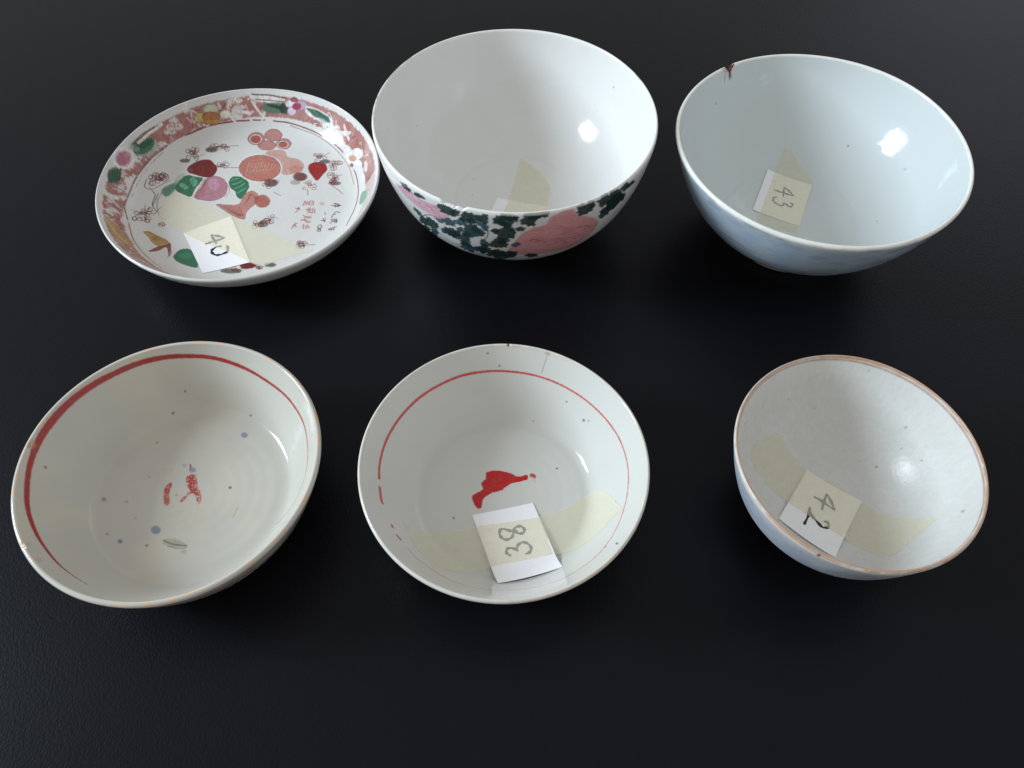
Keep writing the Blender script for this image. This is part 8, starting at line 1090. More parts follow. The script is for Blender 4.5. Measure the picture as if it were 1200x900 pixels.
 ('s',[(-81.44,58.61),(-79.29,59.31),(-77.07,58.98)],0.5,(176,92,96),0.26,0),
 ('s',[(-83.44,52.06),(-81.24,53.0),(-78.92,52.03)],0.62,(222,160,160),0.56,0),
 ('s',[(-72.93,58.21),(-70.65,58.38),(-68.07,56.39)],0.66,(176,92,96),0.53,0),
 ('s',[(-70.34,53.85),(-67.94,53.82),(-65.47,53.67)],0.65,(176,92,96),0.6,0),
 ('s',[(-74.1,49.02),(-71.74,49.3),(-69.05,47.56)],0.88,(176,92,96),0.47,0),
 ('s',[(-82.16,44.36),(-79.86,45.32),(-77.13,41.8)],0.72,(222,160,160),0.58,0),
 ('s',[(-72.35,46.56),(-69.9,46.69),(-66.75,43.1)],0.51,(160,74,82),0.38,0),
 ('s',[(-70.53,55.77),(-68.16,55.76),(-65.52,54.27)],0.59,(176,92,96),0.58,0),
 ('p',[(-143.06,62.12),(-138.91,64.31),(-133.81,65.67),(-128.37,66.0),(-124.85,65.88),(-118.86,66.8),(-115.41,64.49),(-114.22,61.47),(-120.29,56.51),(-122.86,57.27),(-128.01,56.71),(-134.97,57.77),(-139.16,58.88)],(206,158,172),0.92,1.2,0.1),
 ('s',[(-140.03,62.82),(-135.79,65.15),(-134.28,64.37)],0.86,(178,112,132),0.5,0),
 ('s',[(-137.74,63.14),(-133.85,65.04),(-132.42,64.14)],0.52,(224,196,206),0.5,0),
 ('s',[(-141.1,55.86),(-136.25,58.94),(-134.76,58.07)],0.45,(224,196,206),0.5,0),
 ('s',[(-135.98,64.62),(-132.37,66.17),(-130.99,65.21)],0.49,(178,112,132),0.5,0),
 ('s',[(-136.31,61.21),(-132.49,63.02),(-131.15,61.97)],0.49,(224,196,206),0.5,0),
 ('s',[(-132.89,65.66),(-129.61,66.78),(-128.32,65.69)],0.81,(178,112,132),0.5,0),
 ('s',[(-134.07,62.49),(-130.57,63.89),(-129.28,62.76)],0.85,(224,196,206),0.5,0),
 ('s',[(-132.9,63.75),(-129.57,64.92),(-128.29,63.79)],0.76,(224,196,206),0.5,0),
 ('s',[(-132.15,60.79),(-128.79,61.98),(-127.58,60.69)],0.53,(190,130,150),0.5,0),
 ('s',[(-129.31,64.11),(-126.28,64.86),(-125.09,63.57)],0.56,(178,112,132),0.5,0),
 ('s',[(-129.83,63.95),(-126.76,64.74),(-125.56,63.48)],0.82,(224,196,206),0.5,0),
 ('s',[(-129.24,60.91),(-126.14,61.71),(-124.99,60.31)],0.82,(178,112,132),0.5,0),
 ('s',[(-127.84,61.77),(-124.86,62.42),(-123.73,60.97)],0.52,(224,196,206),0.5,0),
 ('s',[(-127.32,61.56),(-124.38,62.15),(-123.26,60.68)],0.41,(224,196,206),0.5,0),
 ('s',[(-125.2,62.99),(-122.42,63.33),(-121.33,61.82)],0.76,(190,130,150),0.5,0),
 ('s',[(-126.03,62.71),(-123.19,63.14),(-122.09,61.65)],0.47,(178,112,132),0.5,0),
 ('s',[(-125.05,62.55),(-122.28,62.89),(-121.19,61.37)],0.63,(178,112,132),0.5,0),
 ('s',[(-122.41,65.33),(-119.8,65.41),(-118.71,63.91)],0.86,(190,130,150),0.5,0),
 ('s',[(-122.25,61.22),(-119.61,61.31),(-118.56,59.65)],0.68,(178,112,132),0.5,0),
 ('s',[(-121.65,64.8),(-119.07,64.82),(-118.0,63.27)],0.63,(178,112,132),0.5,0),
 ('s',[(-121.3,63.08),(-118.73,63.08),(-117.68,61.44)],0.52,(224,196,206),0.5,0),
 ('s',[(-121.18,63.65),(-118.61,63.63),(-117.56,62.01)],0.71,(224,196,206),0.5,0),
 ('s',[(-120.53,62.85),(-117.98,62.79),(-116.95,61.11)],0.5,(190,130,150),0.5,0),
 ('s',[(-118.47,61.1),(-115.99,60.87),(-114.98,59.09)],0.51,(224,196,206),0.5,0),
 ('s',[(-118.48,58.98),(-115.98,58.74),(-114.97,56.89)],0.74,(190,130,150),0.5,0),
 ('s',[(-118.01,63.14),(-115.57,62.88),(-114.55,61.13)],0.7,(224,196,206),0.5,0),
 ('p',[(-112.07,65.31),(-111.58,64.16),(-111.86,63.39),(-112.9,63.65),(-113.56,63.55),(-114.15,63.37),(-114.77,63.17),(-115.42,63.6),(-116.05,63.74),(-116.91,63.47),(-117.98,63.32),(-118.06,64.47),(-117.76,65.53),(-118.44,65.89),(-119.14,66.41),(-119.45,67.13),(-119.04,67.85),(-118.7,68.48),(-118.56,69.19),(-117.77,69.46),(-117.14,69.66),(-116.91,70.38),(-116.55,71.23),(-115.77,71.39),(-114.95,70.79),(-114.39,69.96),(-113.77,69.85),(-113.1,69.64),(-112.34,69.31),(-111.98,68.59),(-111.41,67.93),(-111.08,67.13),(-111.77,66.48),(-112.61,66.16)],(38,62,62),0.97,0.3,0),
 ('p',[(-109.79,67.12),(-110.32,66.65),(-110.04,66.13),(-109.91,65.37),(-110.31,64.86),(-110.93,64.97),(-111.25,64.65),(-111.58,63.92),(-111.95,64.08),(-112.31,63.93),(-112.91,63.2),(-113.4,63.08),(-113.36,63.97),(-113.03,64.99),(-113.48,64.92),(-113.72,65.18),(-113.76,65.64),(-113.98,66.07),(-114.1,66.66),(-113.39,67.21),(-112.87,67.54),(-112.72,68.04),(-112.59,68.8),(-112.19,69.14),(-111.78,69.24),(-111.35,69.88),(-110.98,69.77),(-110.8,69.19),(-110.7,68.72),(-110.01,69.36),(-109.64,69.23),(-109.69,68.59),(-109.65,68.12),(-109.54,67.68)],(34,56,54),0.97,0.3,0),
 ('p',[(-102.12,66.07),(-102.98,65.36),(-103.67,64.87),(-103.35,63.84),(-103.5,62.76),(-104.16,62.12),(-104.96,61.86),(-105.65,61.1),(-106.38,61.62),(-106.93,62.05),(-107.51,62.05),(-108.67,61.01),(-109.32,61.33),(-109.36,62.4),(-110.32,62.45),(-110.63,63.23),(-109.73,64.56),(-109.31,65.39),(-109.49,66.1),(-109.44,66.94),(-108.82,67.6),(-108.45,68.4),(-108.19,69.61),(-107.34,70.0),(-106.49,69.64),(-105.88,69.2),(-105.13,70.24),(-104.53,70.0),(-104.37,68.99),(-103.47,69.34),(-102.42,69.44),(-102.27,68.54),(-102.75,67.46),(-102.58,66.8)],(34,56,54),0.97,0.3,0),
 ('p',[(-98.95,66.65),(-99.01,66.07),(-98.76,65.01),(-99.08,64.44),(-99.6,64.39),(-99.92,63.84),(-100.31,63.17),(-100.76,63.41),(-101.06,64.33),(-101.26,64.91),(-101.77,64.43),(-102.09,64.7),(-102.2,65.31),(-102.33,65.82),(-102.81,66.12),(-103.08,66.72),(-102.98,67.48),(-102.5,68.08),(-102.36,68.68),(-102.19,69.3),(-101.88,69.74),(-101.34,69.49),(-101.07,69.76),(-100.88,70.86),(-100.47,71.04),(-100.13,70.51),(-99.73,70.6),(-99.24,70.73),(-98.74,70.58),(-98.89,69.5),(-98.93,68.78),(-98.81,68.27),(-98.52,67.76),(-98.87,67.18)],(38,62,62),0.97,0.3,0),
 ('p',[(-89.56,68.17),(-90.11,67.44),(-89.19,66.22),(-89.82,65.53),(-90.07,64.57),(-90.05,62.87),(-91.01,62.7),(-91.98,63.21),(-92.6,62.07),(-93.36,62.64),(-93.72,64.38),(-94.64,63.24),(-95.02,64.02),(-95.46,64.53),(-96.48,64.46),(-97.32,64.94),(-96.88,66.31),(-97.12,67.24),(-97.42,68.27),(-96.28,69.12),(-96.03,70.0),(-95.97,71.03),(-94.68,70.67),(-94.28,71.17),(-93.96,72.0),(-93.31,72.0),(-92.67,72.0),(-91.76,72.0),(-91.29,72.0),(-90.54,72.0),(-89.95,71.72),(-89.96,70.62),(-90.15,69.64),(-89.34,69.1)],(34,54,50),0.97,0.3,0),
 ('p',[(-87.66,69.73),(-87.71,69.44),(-87.95,69.25),(-87.83,68.87),(-87.85,68.48),(-88.08,68.33),(-88.28,68.17),(-88.46,67.93),(-88.71,67.91),(-88.93,68.29),(-89.08,68.56),(-89.39,68.18),(-89.67,68.17),(-89.77,68.52),(-89.93,68.77),(-90.24,68.94),(-90.17,69.35),(-89.87,69.71),(-89.81,69.96),(-89.92,70.25),(-89.94,70.57),(-89.7,70.7),(-89.62,71.0),(-89.57,71.5),(-89.2,71.18),(-88.96,71.03),(-88.76,71.28),(-88.58,71.06),(-88.42,70.91),(-88.18,70.93),(-87.84,70.96),(-87.61,70.75),(-87.7,70.33),(-87.7,70.04)],(28,46,44),0.97,0.3,0),
 ('p',[(-80.75,68.59),(-80.86,67.75),(-81.16,67.03),(-81.47,66.42),(-81.79,65.9),(-81.25,64.2),(-81.59,63.24),(-82.32,63.06),(-83.14,63.81),(-83.62,62.93),(-84.24,63.15),(-84.72,63.91),(-84.94,64.98),(-85.64,64.64),(-86.63,64.33),(-87.03,65.1),(-86.68,66.38),(-87.07,67.07),(-87.18,67.93),(-87.0,68.8),(-86.1,69.24),(-85.9,69.83),(-86.48,71.36),(-86.01,72.0),(-85.29,72.0),(-84.69,72.0),(-84.11,72.0),(-83.47,72.0),(-83.06,71.86),(-82.77,71.06),(-82.23,70.97),(-81.0,71.45),(-80.63,70.62),(-81.15,69.34)],(34,54,50),0.97,0.3,0),
 ('p',[(-78.51,71.12),(-78.07,70.72),(-78.16,70.28),(-78.87,70.18),(-78.94,69.83),(-78.85,69.19),(-79.35,69.25),(-79.54,68.83),(-79.83,68.44),(-80.24,68.45),(-80.65,68.39),(-81.17,68.08),(-81.39,68.8),(-81.66,69.14),(-81.97,69.41),(-81.95,69.96),(-81.74,70.42),(-82.37,70.6),(-82.37,70.99),(-82.09,71.34),(-82.62,71.95),(-82.13,72.0),(-81.78,72.0),(-81.55,72.0),(-81.06,72.0),(-80.65,72.0),(-80.3,72.0),(-79.97,72.0),(-79.72,72.0),(-79.17,72.0),(-78.74,72.0),(-78.95,72.0),(-78.21,72.0),(-78.16,71.62)],(34,54,50),0.97,0.3,0),
 ('p',[(-100.34,55.14),(-101.04,54.07),(-101.04,52.71),(-102.06,52.04),(-103.36,52.24),(-103.61,50.76),(-104.51,50.91),(-105.2,50.4),(-106.12,48.66),(-107.01,48.74),(-107.83,48.96),(-109.05,48.43),(-109.7,49.2),(-109.08,51.4),(-109.71,51.91),(-109.91,52.86),(-108.98,54.27),(-108.97,55.13),(-109.23,56.06),(-108.41,56.87),(-108.74,58.28),(-108.49,59.76),(-107.26,59.84),(-106.56,60.83),(-105.73,61.89),(-104.88,60.66),(-104.29,60.01),(-103.37,60.66),(-103.38,59.06),(-102.51,59.25),(-101.74,58.97),(-101.68,57.97),(-101.17,57.25),(-100.11,56.39)],(38,62,62),0.97,0.3,0),
 ('p',[(-88.33,57.67),(-88.84,56.83),(-89.05,56.03),(-88.99,54.99),(-88.98,53.7),(-89.55,52.78),(-90.85,53.44),(-91.59,53.47),(-92.14,52.22),(-92.98,51.4),(-93.73,52.05),(-94.5,52.23),(-95.48,52.12),(-96.25,52.59),(-95.59,54.59),(-95.56,55.49),(-95.99,56.04),(-97.46,56.48),(-97.25,57.62),(-96.54,58.62),(-95.77,59.35),(-95.58,60.33),(-94.76,60.74),(-94.18,61.32),(-93.59,62.01),(-92.9,62.93),(-92.04,63.03),(-91.36,62.24),(-91.13,60.83),(-90.28,61.13),(-88.89,61.61),(-88.71,60.49),(-88.69,59.45),(-88.5,58.58)],(34,54,50),0.97,0.3,0),
 ('p',[(-95.05,59.42),(-94.85,59.13),(-94.68,58.76),(-95.11,58.51),(-95.33,58.25),(-95.47,57.87),(-95.72,57.56),(-96.16,57.75),(-96.44,57.75),(-96.7,57.74),(-97.02,57.43),(-97.28,57.53),(-97.46,57.72),(-97.81,57.67),(-98.27,57.62),(-98.5,57.86),(-98.16,58.4),(-98.16,58.7),(-98.34,58.99),(-98.0,59.31),(-97.66,59.54),(-97.47,59.75),(-97.43,60.11),(-97.33,60.59),(-96.95,60.6),(-96.64,60.6),(-96.33,60.91),(-95.97,61.07),(-95.75,60.79),(-95.6,60.5),(-95.48,60.27),(-95.17,60.23),(-95.08,59.96),(-95.26,59.61)],(28,46,44),0.97,0.3,0),
 ('p',[(-84.99,61.05),(-85.21,60.77),(-85.61,60.61),(-85.36,60.15),(-85.24,59.59),(-85.65,59.49),(-85.98,59.37),(-86.32,59.3),(-86.74,59.85),(-87.0,59.61),(-87.39,59.24),(-87.73,59.41),(-88.09,59.54),(-88.38,59.79),(-88.31,60.31),(-88.4,60.61),(-88.77,60.85),(-88.7,61.21),(-88.87,61.58),(-89.0,62.03),(-88.48,62.19),(-88.01,62.22),(-87.98,62.63),(-87.64,62.67),(-87.43,62.99),(-87.13,63.32),(-86.73,63.32),(-86.46,62.77),(-86.07,62.87),(-85.91,62.47),(-85.87,62.09),(-85.03,62.24),(-84.84,61.85),(-85.1,61.4)],(34,54,50),0.97,0.3,0),
 ('p',[(-91.98,48.25),(-91.2,47.31),(-91.37,46.28),(-92.11,45.6),(-91.75,43.87),(-92.8,43.63),(-93.83,43.98),(-94.28,42.91),(-94.98,42.67),(-95.56,43.74),(-96.45,42.1),(-96.99,42.72),(-97.48,43.2),(-98.73,42.5),(-99.21,43.26),(-99.04,44.61),(-99.52,45.34),(-99.26,46.51),(-98.38,47.62),(-98.7,48.57),(-98.07,49.39),(-97.3,49.84),(-97.14,50.86),(-96.92,52.28),(-96.0,51.96),(-95.39,52.74),(-94.61,53.62),(-93.99,52.84),(-93.39,52.5),(-92.74,52.24),(-92.86,50.86),(-92.75,50.12),(-91.79,50.01),(-92.27,48.93)],(34,54,50),0.97,0.3,0),
 ('p',[(-112.88,57.01),(-112.67,56.37),(-112.25,55.28),(-112.92,54.97),(-113.72,55.09),(-114.13,54.61),(-114.7,54.65),(-115.22,54.49),(-115.79,54.27),(-116.55,53.8),(-117.22,53.85),(-117.17,54.91),(-117.2,55.57),(-117.74,55.76),(-118.11,56.16),(-117.97,56.82),(-118.12,57.37),(-118.72,58.07),(-117.82,58.64),(-116.62,58.7),(-116.67,59.4),(-116.59,60.35),(-115.86,60.25),(-115.37,60.63),(-114.79,61.1),(-114.23,60.85),(-113.95,60.09),(-113.56,59.89),(-112.79,60.11),(-112.18,59.88),(-112.36,59.06),(-112.04,58.58),(-111.74,58.02),(-112.17,57.41)],(52,82,86),0.97,0.3,0),
 ('p',[(-112.31,45.79),(-112.95,45.39),(-113.35,44.79),(-113.24,42.58),(-114.06,42.43),(-114.84,43.04),(-115.54,42.25),(-116.11,42.97),(-116.47,43.9),(-117.45,43.11),(-117.97,43.64),(-118.2,44.54),(-119.18,44.7),(-118.92,45.98),(-118.14,47.22),(-118.67,47.96),(-118.81,48.97),(-118.3,49.86),(-118.41,51.14),(-117.7,51.84),(-116.5,51.24),(-116.02,51.58),(-115.63,52.7),(-115.01,52.21),(-114.33,53.11),(-113.56,53.32),(-113.43,51.74),(-113.07,51.16),(-112.61,50.71),(-112.71,49.76),(-111.75,49.39),(-111.2,48.46),(-111.79,47.49),(-111.95,46.58)],(34,56,54),0.97,0.3,0),
 ('p',[(-107.64,46.06),(-107.8,45.25),(-108.55,44.95),(-108.96,44.52),(-109.18,43.63),(-109.43,41.73),(-110.13,41.79),(-110.64,42.57),(-111.1,42.67),(-111.76,42.1),(-112.01,42.8),(-112.21,43.38),(-113.44,42.52),(-113.42,43.53),(-113.06,44.67),(-112.56,45.64),(-112.96,46.18),(-112.88,46.98),(-112.66,47.79),(-112.4,48.64),(-112.15,49.66),(-111.44,49.94),(-110.69,49.21),(-110.34,49.8),(-109.84,51.14),(-109.33,51.0),(-108.93,50.64),(-108.29,50.89),(-108.19,49.99),(-108.14,49.23),(-108.0,48.68),(-107.39,48.4),(-106.87,47.78),(-107.56,46.84)],(38,62,62),0.97,0.3,0),
 ('p',[(-122.36,45.19),(-123.15,44.77),(-123.93,44.91),(-124.29,43.22),(-124.96,43.09),(-125.54,43.2),(-126.91,40.31),(-127.53,40.91),(-127.4,42.85),(-128.87,41.6),(-128.69,43.18),(-128.19,44.82),(-128.71,45.28),(-128.46,46.41),(-127.68,47.59),(-128.07,48.44),(-127.94,49.54),(-127.28,50.4),(-127.07,51.62),(-126.6,52.76),(-125.7,52.68),(-125.12,53.54),(-124.46,53.38),(-124.04,52.32),(-123.53,52.44),(-122.85,52.77),(-122.73,51.81),(-122.09,51.73),(-121.3,51.5),(-121.32,50.42),(-121.58,49.33),(-120.99,48.33),(-121.78,47.34),(-122.35,46.53)],(34,56,54),0.97,0.3,0),
 ('p',[(-124.11,67.97),(-124.76,67.7),(-124.77,67.4),(-124.95,67.09),(-125.65,66.97),(-126.45,67.07),(-126.71,66.74),(-127.17,66.55),(-127.73,66.26),(-128.3,66.22),(-128.88,66.16),(-129.66,65.96),(-130.3,65.95),(-130.16,66.41),(-130.1,66.72),(-130.3,66.9),(-130.46,67.1),(-130.04,67.45),(-129.68,67.74),(-129.86,67.99),(-129.8,68.33),(-129.27,68.63),(-128.76,68.92),(-128.23,69.22),(-127.61,69.47),(-126.98,69.52),(-126.54,69.26),(-126.17,69.13),(-125.6,69.2),(-125.16,69.12),(-125.12,68.83),(-124.86,68.66),(-124.5,68.5),(-123.81,68.29)],(38,62,62),0.97,0.3,0),
 ('p',[(-131.99,66.62),(-132.69,66.49),(-132.9,66.2),(-132.82,65.55),(-133.01,64.81),(-133.97,65.31),(-134.56,65.6),(-135.02,65.53),(-135.76,64.92),(-136.32,65.05),(-136.73,65.33),(-137.39,65.35),(-137.91,65.54),(-137.64,66.14),(-137.39,66.6),(-137.52,66.9),(-138.14,67.19),(-138.54,67.64),(-137.8,68.11),(-136.93,68.38),(-136.61,68.8),(-136.0,68.99),(-135.43,69.08),(-134.92,69.26),(-134.3,69.82),(-133.63,69.85),(-133.34,69.25),(-133.28,68.69),(-132.65,68.71),(-131.82,68.65),(-131.4,68.29),(-131.55,67.8),(-131.59,67.38),(-131.41,66.92)],(34,56,54),0.97,0.3,0),
 ('p',[(-98.6,40.85),(-99.49,39.61),(-99.51,38.54),(-99.74,37.35),(-100.86,37.24),(-101.09,36.14),(-101.49,34.84),(-102.09,34.72),(-102.87,31.77),(-103.85,30.14),(-104.12,31.87),(-104.63,32.15),(-104.96,32.84),(-104.6,34.88),(-104.83,35.41),(-105.94,34.84),(-105.32,36.61),(-105.79,37.25),(-105.78,38.42),(-105.13,39.67),(-104.44,40.58),(-104.22,41.66),(-103.41,41.81),(-103.01,42.38),(-102.75,44.62),(-102.11,44.37),(-101.6,44.28),(-100.79,45.66),(-100.67,44.13),(-100.55,43.24),(-100.11,43.14),(-99.73,42.82),(-99.98,41.72),(-99.03,41.68)],(34,56,54),0.97,0.3,0),
 ('p',[(-87.49,36.14),(-87.32,35.2),(-88.0,34.49),(-88.72,33.97),(-89.01,33.15),(-88.78,31.21),(-89.84,31.12),(-90.69,30.85),(-91.44,29.19),(-92.53,28.16),(-93.38,29.33),(-93.61,31.43),(-94.08,31.97),(-94.9,31.94),(-95.58,32.3),(-95.34,33.55),(-95.22,34.43),(-96.7,34.65),(-97.12,35.6),(-96.63,36.71),(-95.24,37.41),(-95.42,38.56),(-94.65,39.26),(-93.77,39.65),(-92.69,39.04),(-92.08,39.2),(-91.39,40.15),(-90.6,40.25),(-90.22,39.31),(-89.22,39.62),(-87.88,39.77),(-87.4,38.93),(-87.7,37.81),(-87.99,36.92)],(34,54,50),0.97,0.3,0),
 ('p',[(-93.8,38.42),(-94.3,37.77),(-94.29,37.16),(-94.44,36.5),(-95.01,36.1),(-95.27,35.43),(-95.53,34.41),(-96.02,33.2),(-96.73,34.12),(-97.21,34.35),(-97.77,33.89),(-98.52,33.19),(-99.18,33.07),(-99.46,33.74),(-99.68,34.37),(-99.76,35.08),(-99.56,35.93),(-99.33,36.65),(-99.22,37.25),(-99.78,37.87),(-99.91,38.75),(-98.69,39.08),(-98.27,39.57),(-97.73,39.8),(-97.41,40.63),(-96.86,40.66),(-96.35,40.9),(-95.66,41.63),(-95.22,41.24),(-95.11,40.43),(-95.1,39.76),(-94.56,39.76),(-93.62,39.82),(-93.28,39.27)],(34,54,50),0.97,0.3,0),
 ('p',[(-129.55,49.15),(-130.22,49.16),(-130.56,48.84),(-130.83,48.19),(-131.34,48.21),(-131.82,48.26),(-132.44,47.37),(-133.05,47.46),(-133.4,48.13),(-133.18,49.38),(-133.59,49.52),(-134.37,49.48),(-134.89,49.83),(-134.74,50.53),(-134.58,51.14),(-134.72,51.7),(-134.39,52.22),(-133.76,52.51),(-133.6,52.96),(-133.63,53.74),(-133.44,54.59),(-132.59,54.07),(-132.03,53.47),(-131.63,53.73),(-131.12,54.0),(-130.78,53.53),(-130.4,53.25),(-129.79,53.16),(-129.34,52.74),(-129.49,52.03),(-129.9,51.46),(-129.84,51.02),(-129.35,50.37),(-128.92,49.41)],(52,82,86),0.97,0.3,0),
 ('p',[(-78.48,31.58),(-77.96,30.64),(-76.84,28.79),(-77.24,28.25),(-78.4,28.91),(-79.13,29.25),(-79.34,28.64),(-79.8,28.41),(-80.44,28.78),(-81.03,29.07),(-81.71,28.56),(-82.29,29.52),(-82.64,30.52),(-82.59,31.53),(-83.42,31.7),(-84.43,32.14),(-84.58,32.93),(-84.0,33.55),(-83.95,34.07),(-84.02,34.67),(-83.73,35.06),(-83.25,35.2),(-83.27,35.92),(-83.09,36.63),(-82.38,36.43),(-81.66,35.68),(-81.16,35.25),(-80.6,35.59),(-79.95,35.42),(-79.45,34.81),(-78.93,34.22),(-78.28,33.57),(-78.06,32.75),(-78.31,32.09)],(28,46,44),0.97,0.3,0),
 ('p',[(-80.28,70.78),(-80.87,70.39),(-80.5,69.77),(-80.36,69.02),(-80.75,68.75),(-80.94,68.26),(-81.15,67.69),(-81.74,68.23),(-82.05,68.08),(-82.38,67.54),(-82.73,68.15),(-83.11,68.12),(-83.63,67.93),(-83.91,68.48),(-83.99,69.19),(-84.41,69.52),(-84.31,70.19),(-84.03,70.7),(-84.36,71.17),(-84.15,71.58),(-84.03,71.99),(-84.37,72.0),(-83.97,72.0),(-83.35,72.0),(-83.04,72.0),(-82.63,72.0),(-82.32,72.0),(-81.87,72.0),(-81.46,72.0),(-81.25,72.0),(-80.78,72.0),(-80.25,72.0),(-80.69,71.75),(-80.67,71.24)],(34,54,50),0.97,0.3,0),
 ('p',[(-76.38,70.87),(-76.54,70.5),(-76.86,70.25),(-77.21,70.08),(-76.69,69.17),(-76.98,68.82),(-77.52,68.84),(-77.94,68.75),(-78.34,68.58),(-78.81,69.02),(-79.16,69.31),(-79.48,69.52),(-80.2,69.07),(-80.47,69.54),(-80.74,69.96),(-81.14,70.26),(-81.25,70.7),(-80.73,71.14),(-80.47,71.42),(-80.73,71.82),(-80.76,72.0),(-80.32,72.0),(-80.25,72.0),(-80.03,72.0),(-79.49,72.0),(-78.96,72.0),(-78.61,72.0),(-78.14,72.0),(-77.93,72.0),(-77.79,72.0),(-76.87,72.0),(-76.29,72.0),(-76.44,71.75),(-76.84,71.27)],(34,54,50),0.97,0.3,0),
 ('p',[(-58.07,67.14),(-58.21,66.29),(-58.74,65.76),(-58.41,64.77),(-58.52,64.01),(-59.62,64.34),(-60.28,64.41),(-60.42,63.68),(-60.75,62.99),(-61.52,63.36),(-62.22,64.02),(-62.89,63.75),(-63.77,63.54),(-64.53,64.21),(-64.86,65.31),(-64.88,66.34),(-65.8,66.83),(-65.83,67.66),(-65.18,68.28),(-65.42,68.95),(-65.53,69.65),(-66.2,70.86),(-65.67,71.28),(-65.03,71.47),(-64.44,71.64),(-63.88,72.0),(-63.22,72.0),(-62.54,70.9),(-61.99,70.7),(-61.19,70.94),(-60.75,70.19),(-60.47,69.34),(-59.83,68.8),(-58.65,68.12)],(34,54,50),0.97,0.3,0),
 ('p',[(-58.3,69.43),(-58.25,69.1),(-57.78,68.51),(-57.46,67.84),(-57.67,67.58),(-58.02,67.58),(-57.92,66.95),(-58.31,67.12),(-58.83,67.79),(-58.97,67.55),(-59.13,67.08),(-59.46,67.15),(-59.77,67.63),(-60.1,67.86),(-60.57,67.99),(-60.57,68.74),(-60.42,69.28),(-60.78,69.6),(-61.01,70.03),(-60.91,70.33),(-61.06,70.76),(-61.25,71.33),(-61.19,71.74),(-60.68,71.48),(-60.41,71.48),(-60.31,71.88),(-60.0,71.76),(-59.68,71.33),(-59.41,71.62),(-59.03,71.63),(-58.77,71.11),(-58.57,70.64),(-58.41,70.25),(-58.16,69.86)],(28,46,44),0.97,0.3,0),
 ('p',[(-49.25,68.41),(-49.07,67.42),(-49.61,66.71),(-49.6,65.99),(-49.28,65.07),(-49.35,64.32),(-49.65,63.75),(-49.85,63.0),(-49.9,61.79),(-50.86,62.06),(-52.06,63.49),(-52.74,64.08),(-53.32,63.12),(-54.09,63.41),(-54.87,63.87),(-55.14,65.1),(-55.83,65.6),(-56.24,66.37),(-55.85,67.27),(-56.07,67.93),(-56.87,68.81),(-57.8,70.09),(-56.84,70.43),(-55.61,70.15),(-55.4,70.64),(-55.41,71.7),(-54.76,71.78),(-54.08,71.63),(-53.4,72.0),(-52.64,72.0),(-52.05,71.21),(-51.81,70.08),(-51.26,69.56),(-50.01,69.32)],(34,54,50),0.97,0.3,0),
 ('p',[(-45.55,68.58),(-45.14,67.82),(-44.82,67.06),(-45.26,66.71),(-45.96,66.71),(-45.38,65.73),(-45.56,65.34),(-46.2,65.55),(-45.8,64.17),(-46.4,64.23),(-47.09,64.58),(-47.61,64.23),(-48.33,64.61),(-48.85,66.02),(-49.57,66.01),(-49.93,66.83),(-49.7,67.74),(-50.3,68.11),(-50.74,68.65),(-50.6,69.16),(-51.31,69.95),(-51.78,70.76),(-50.96,70.78),(-51.04,71.45),(-50.82,71.93),(-49.98,71.42),(-49.55,71.47),(-49.17,71.7),(-48.58,70.86),(-48.15,70.86),(-47.48,71.1),(-47.06,70.45),(-46.65,69.88),(-45.6,69.43)],(34,54,50),0.97,0.3,0),
 ('p',[(-40.58,68.76),(-40.07,68.24),(-39.43,67.58),(-39.38,67.0),(-39.56,66.55),(-38.8,65.46),(-39.88,65.72),(-40.39,65.66),(-40.42,65.03),(-41.09,65.27),(-41.53,65.17),(-41.87,64.46),(-42.55,64.87),(-43.12,65.51),(-43.69,65.73),(-44.02,66.41),(-44.06,67.12),(-44.82,67.26),(-45.31,67.73),(-44.92,68.3),(-45.95,68.94),(-46.08,69.61),(-45.4,69.88),(-45.22,70.28),(-44.76,70.43),(-44.12,70.21),(-44.09,70.91),(-43.72,71.24),(-43.13,70.78),(-42.62,71.02),(-41.95,71.12),(-41.6,70.36),(-41.2,69.91),(-40.76,69.36)],(34,54,50),0.97,0.3,0),
 ('p',[(-44.9,60.84),(-44.24,60.23),(-44.78,59.64),(-45.39,59.24),(-45.28,58.71),(-44.93,57.96),(-45.69,57.85),(-46.01,57.47),(-46.26,56.9),(-46.55,56.1),(-47.43,56.53),(-48.13,57.38),(-48.61,57.42),(-49.3,56.91),(-49.99,56.94),(-50.31,57.54),(-50.46,58.15),(-50.92,58.47),(-51.25,58.93),(-51.0,59.53),(-50.98,60.02),(-51.67,60.66),(-51.56,61.31),(-50.72,61.55),(-49.96,61.56),(-49.6,61.82),(-49.5,62.75),(-48.93,62.99),(-48.28,62.81),(-47.64,62.85),(-46.95,62.77),(-46.55,62.13),(-46.54,61.33),(-46.28,60.95)],(34,54,50),0.97,0.3,0),
 ('p',[(-48.23,57.67),(-48.57,56.87),(-48.01,56.29),(-47.91,55.63),(-48.28,55.14),(-48.36,54.57),(-47.84,53.43),(-48.09,52.75),(-48.86,52.74),(-49.97,53.71),(-50.14,52.87),(-50.56,52.18),(-51.2,52.22),(-51.82,52.46),(-52.29,53.12),(-52.88,53.3),(-53.25,53.9),(-53.21,54.75),(-53.44,55.26),(-54.25,55.64),(-54.47,56.34),(-54.08,57.01),(-53.37,57.37),(-53.46,58.03),(-53.43,58.77),(-52.93,59.07),(-52.43,59.27),(-52.03,59.84),(-51.45,59.96),(-50.89,59.22),(-50.5,58.65),(-49.9,58.82),(-49.22,58.71),(-48.37,58.5)],(34,54,50),0.97,0.3,0),
 ('s',[(-129.92,49.53),(-126.35,54.21),(-122.99,56.6),(-121.32,54.49)],0.55,(46,70,92),0.85,0),
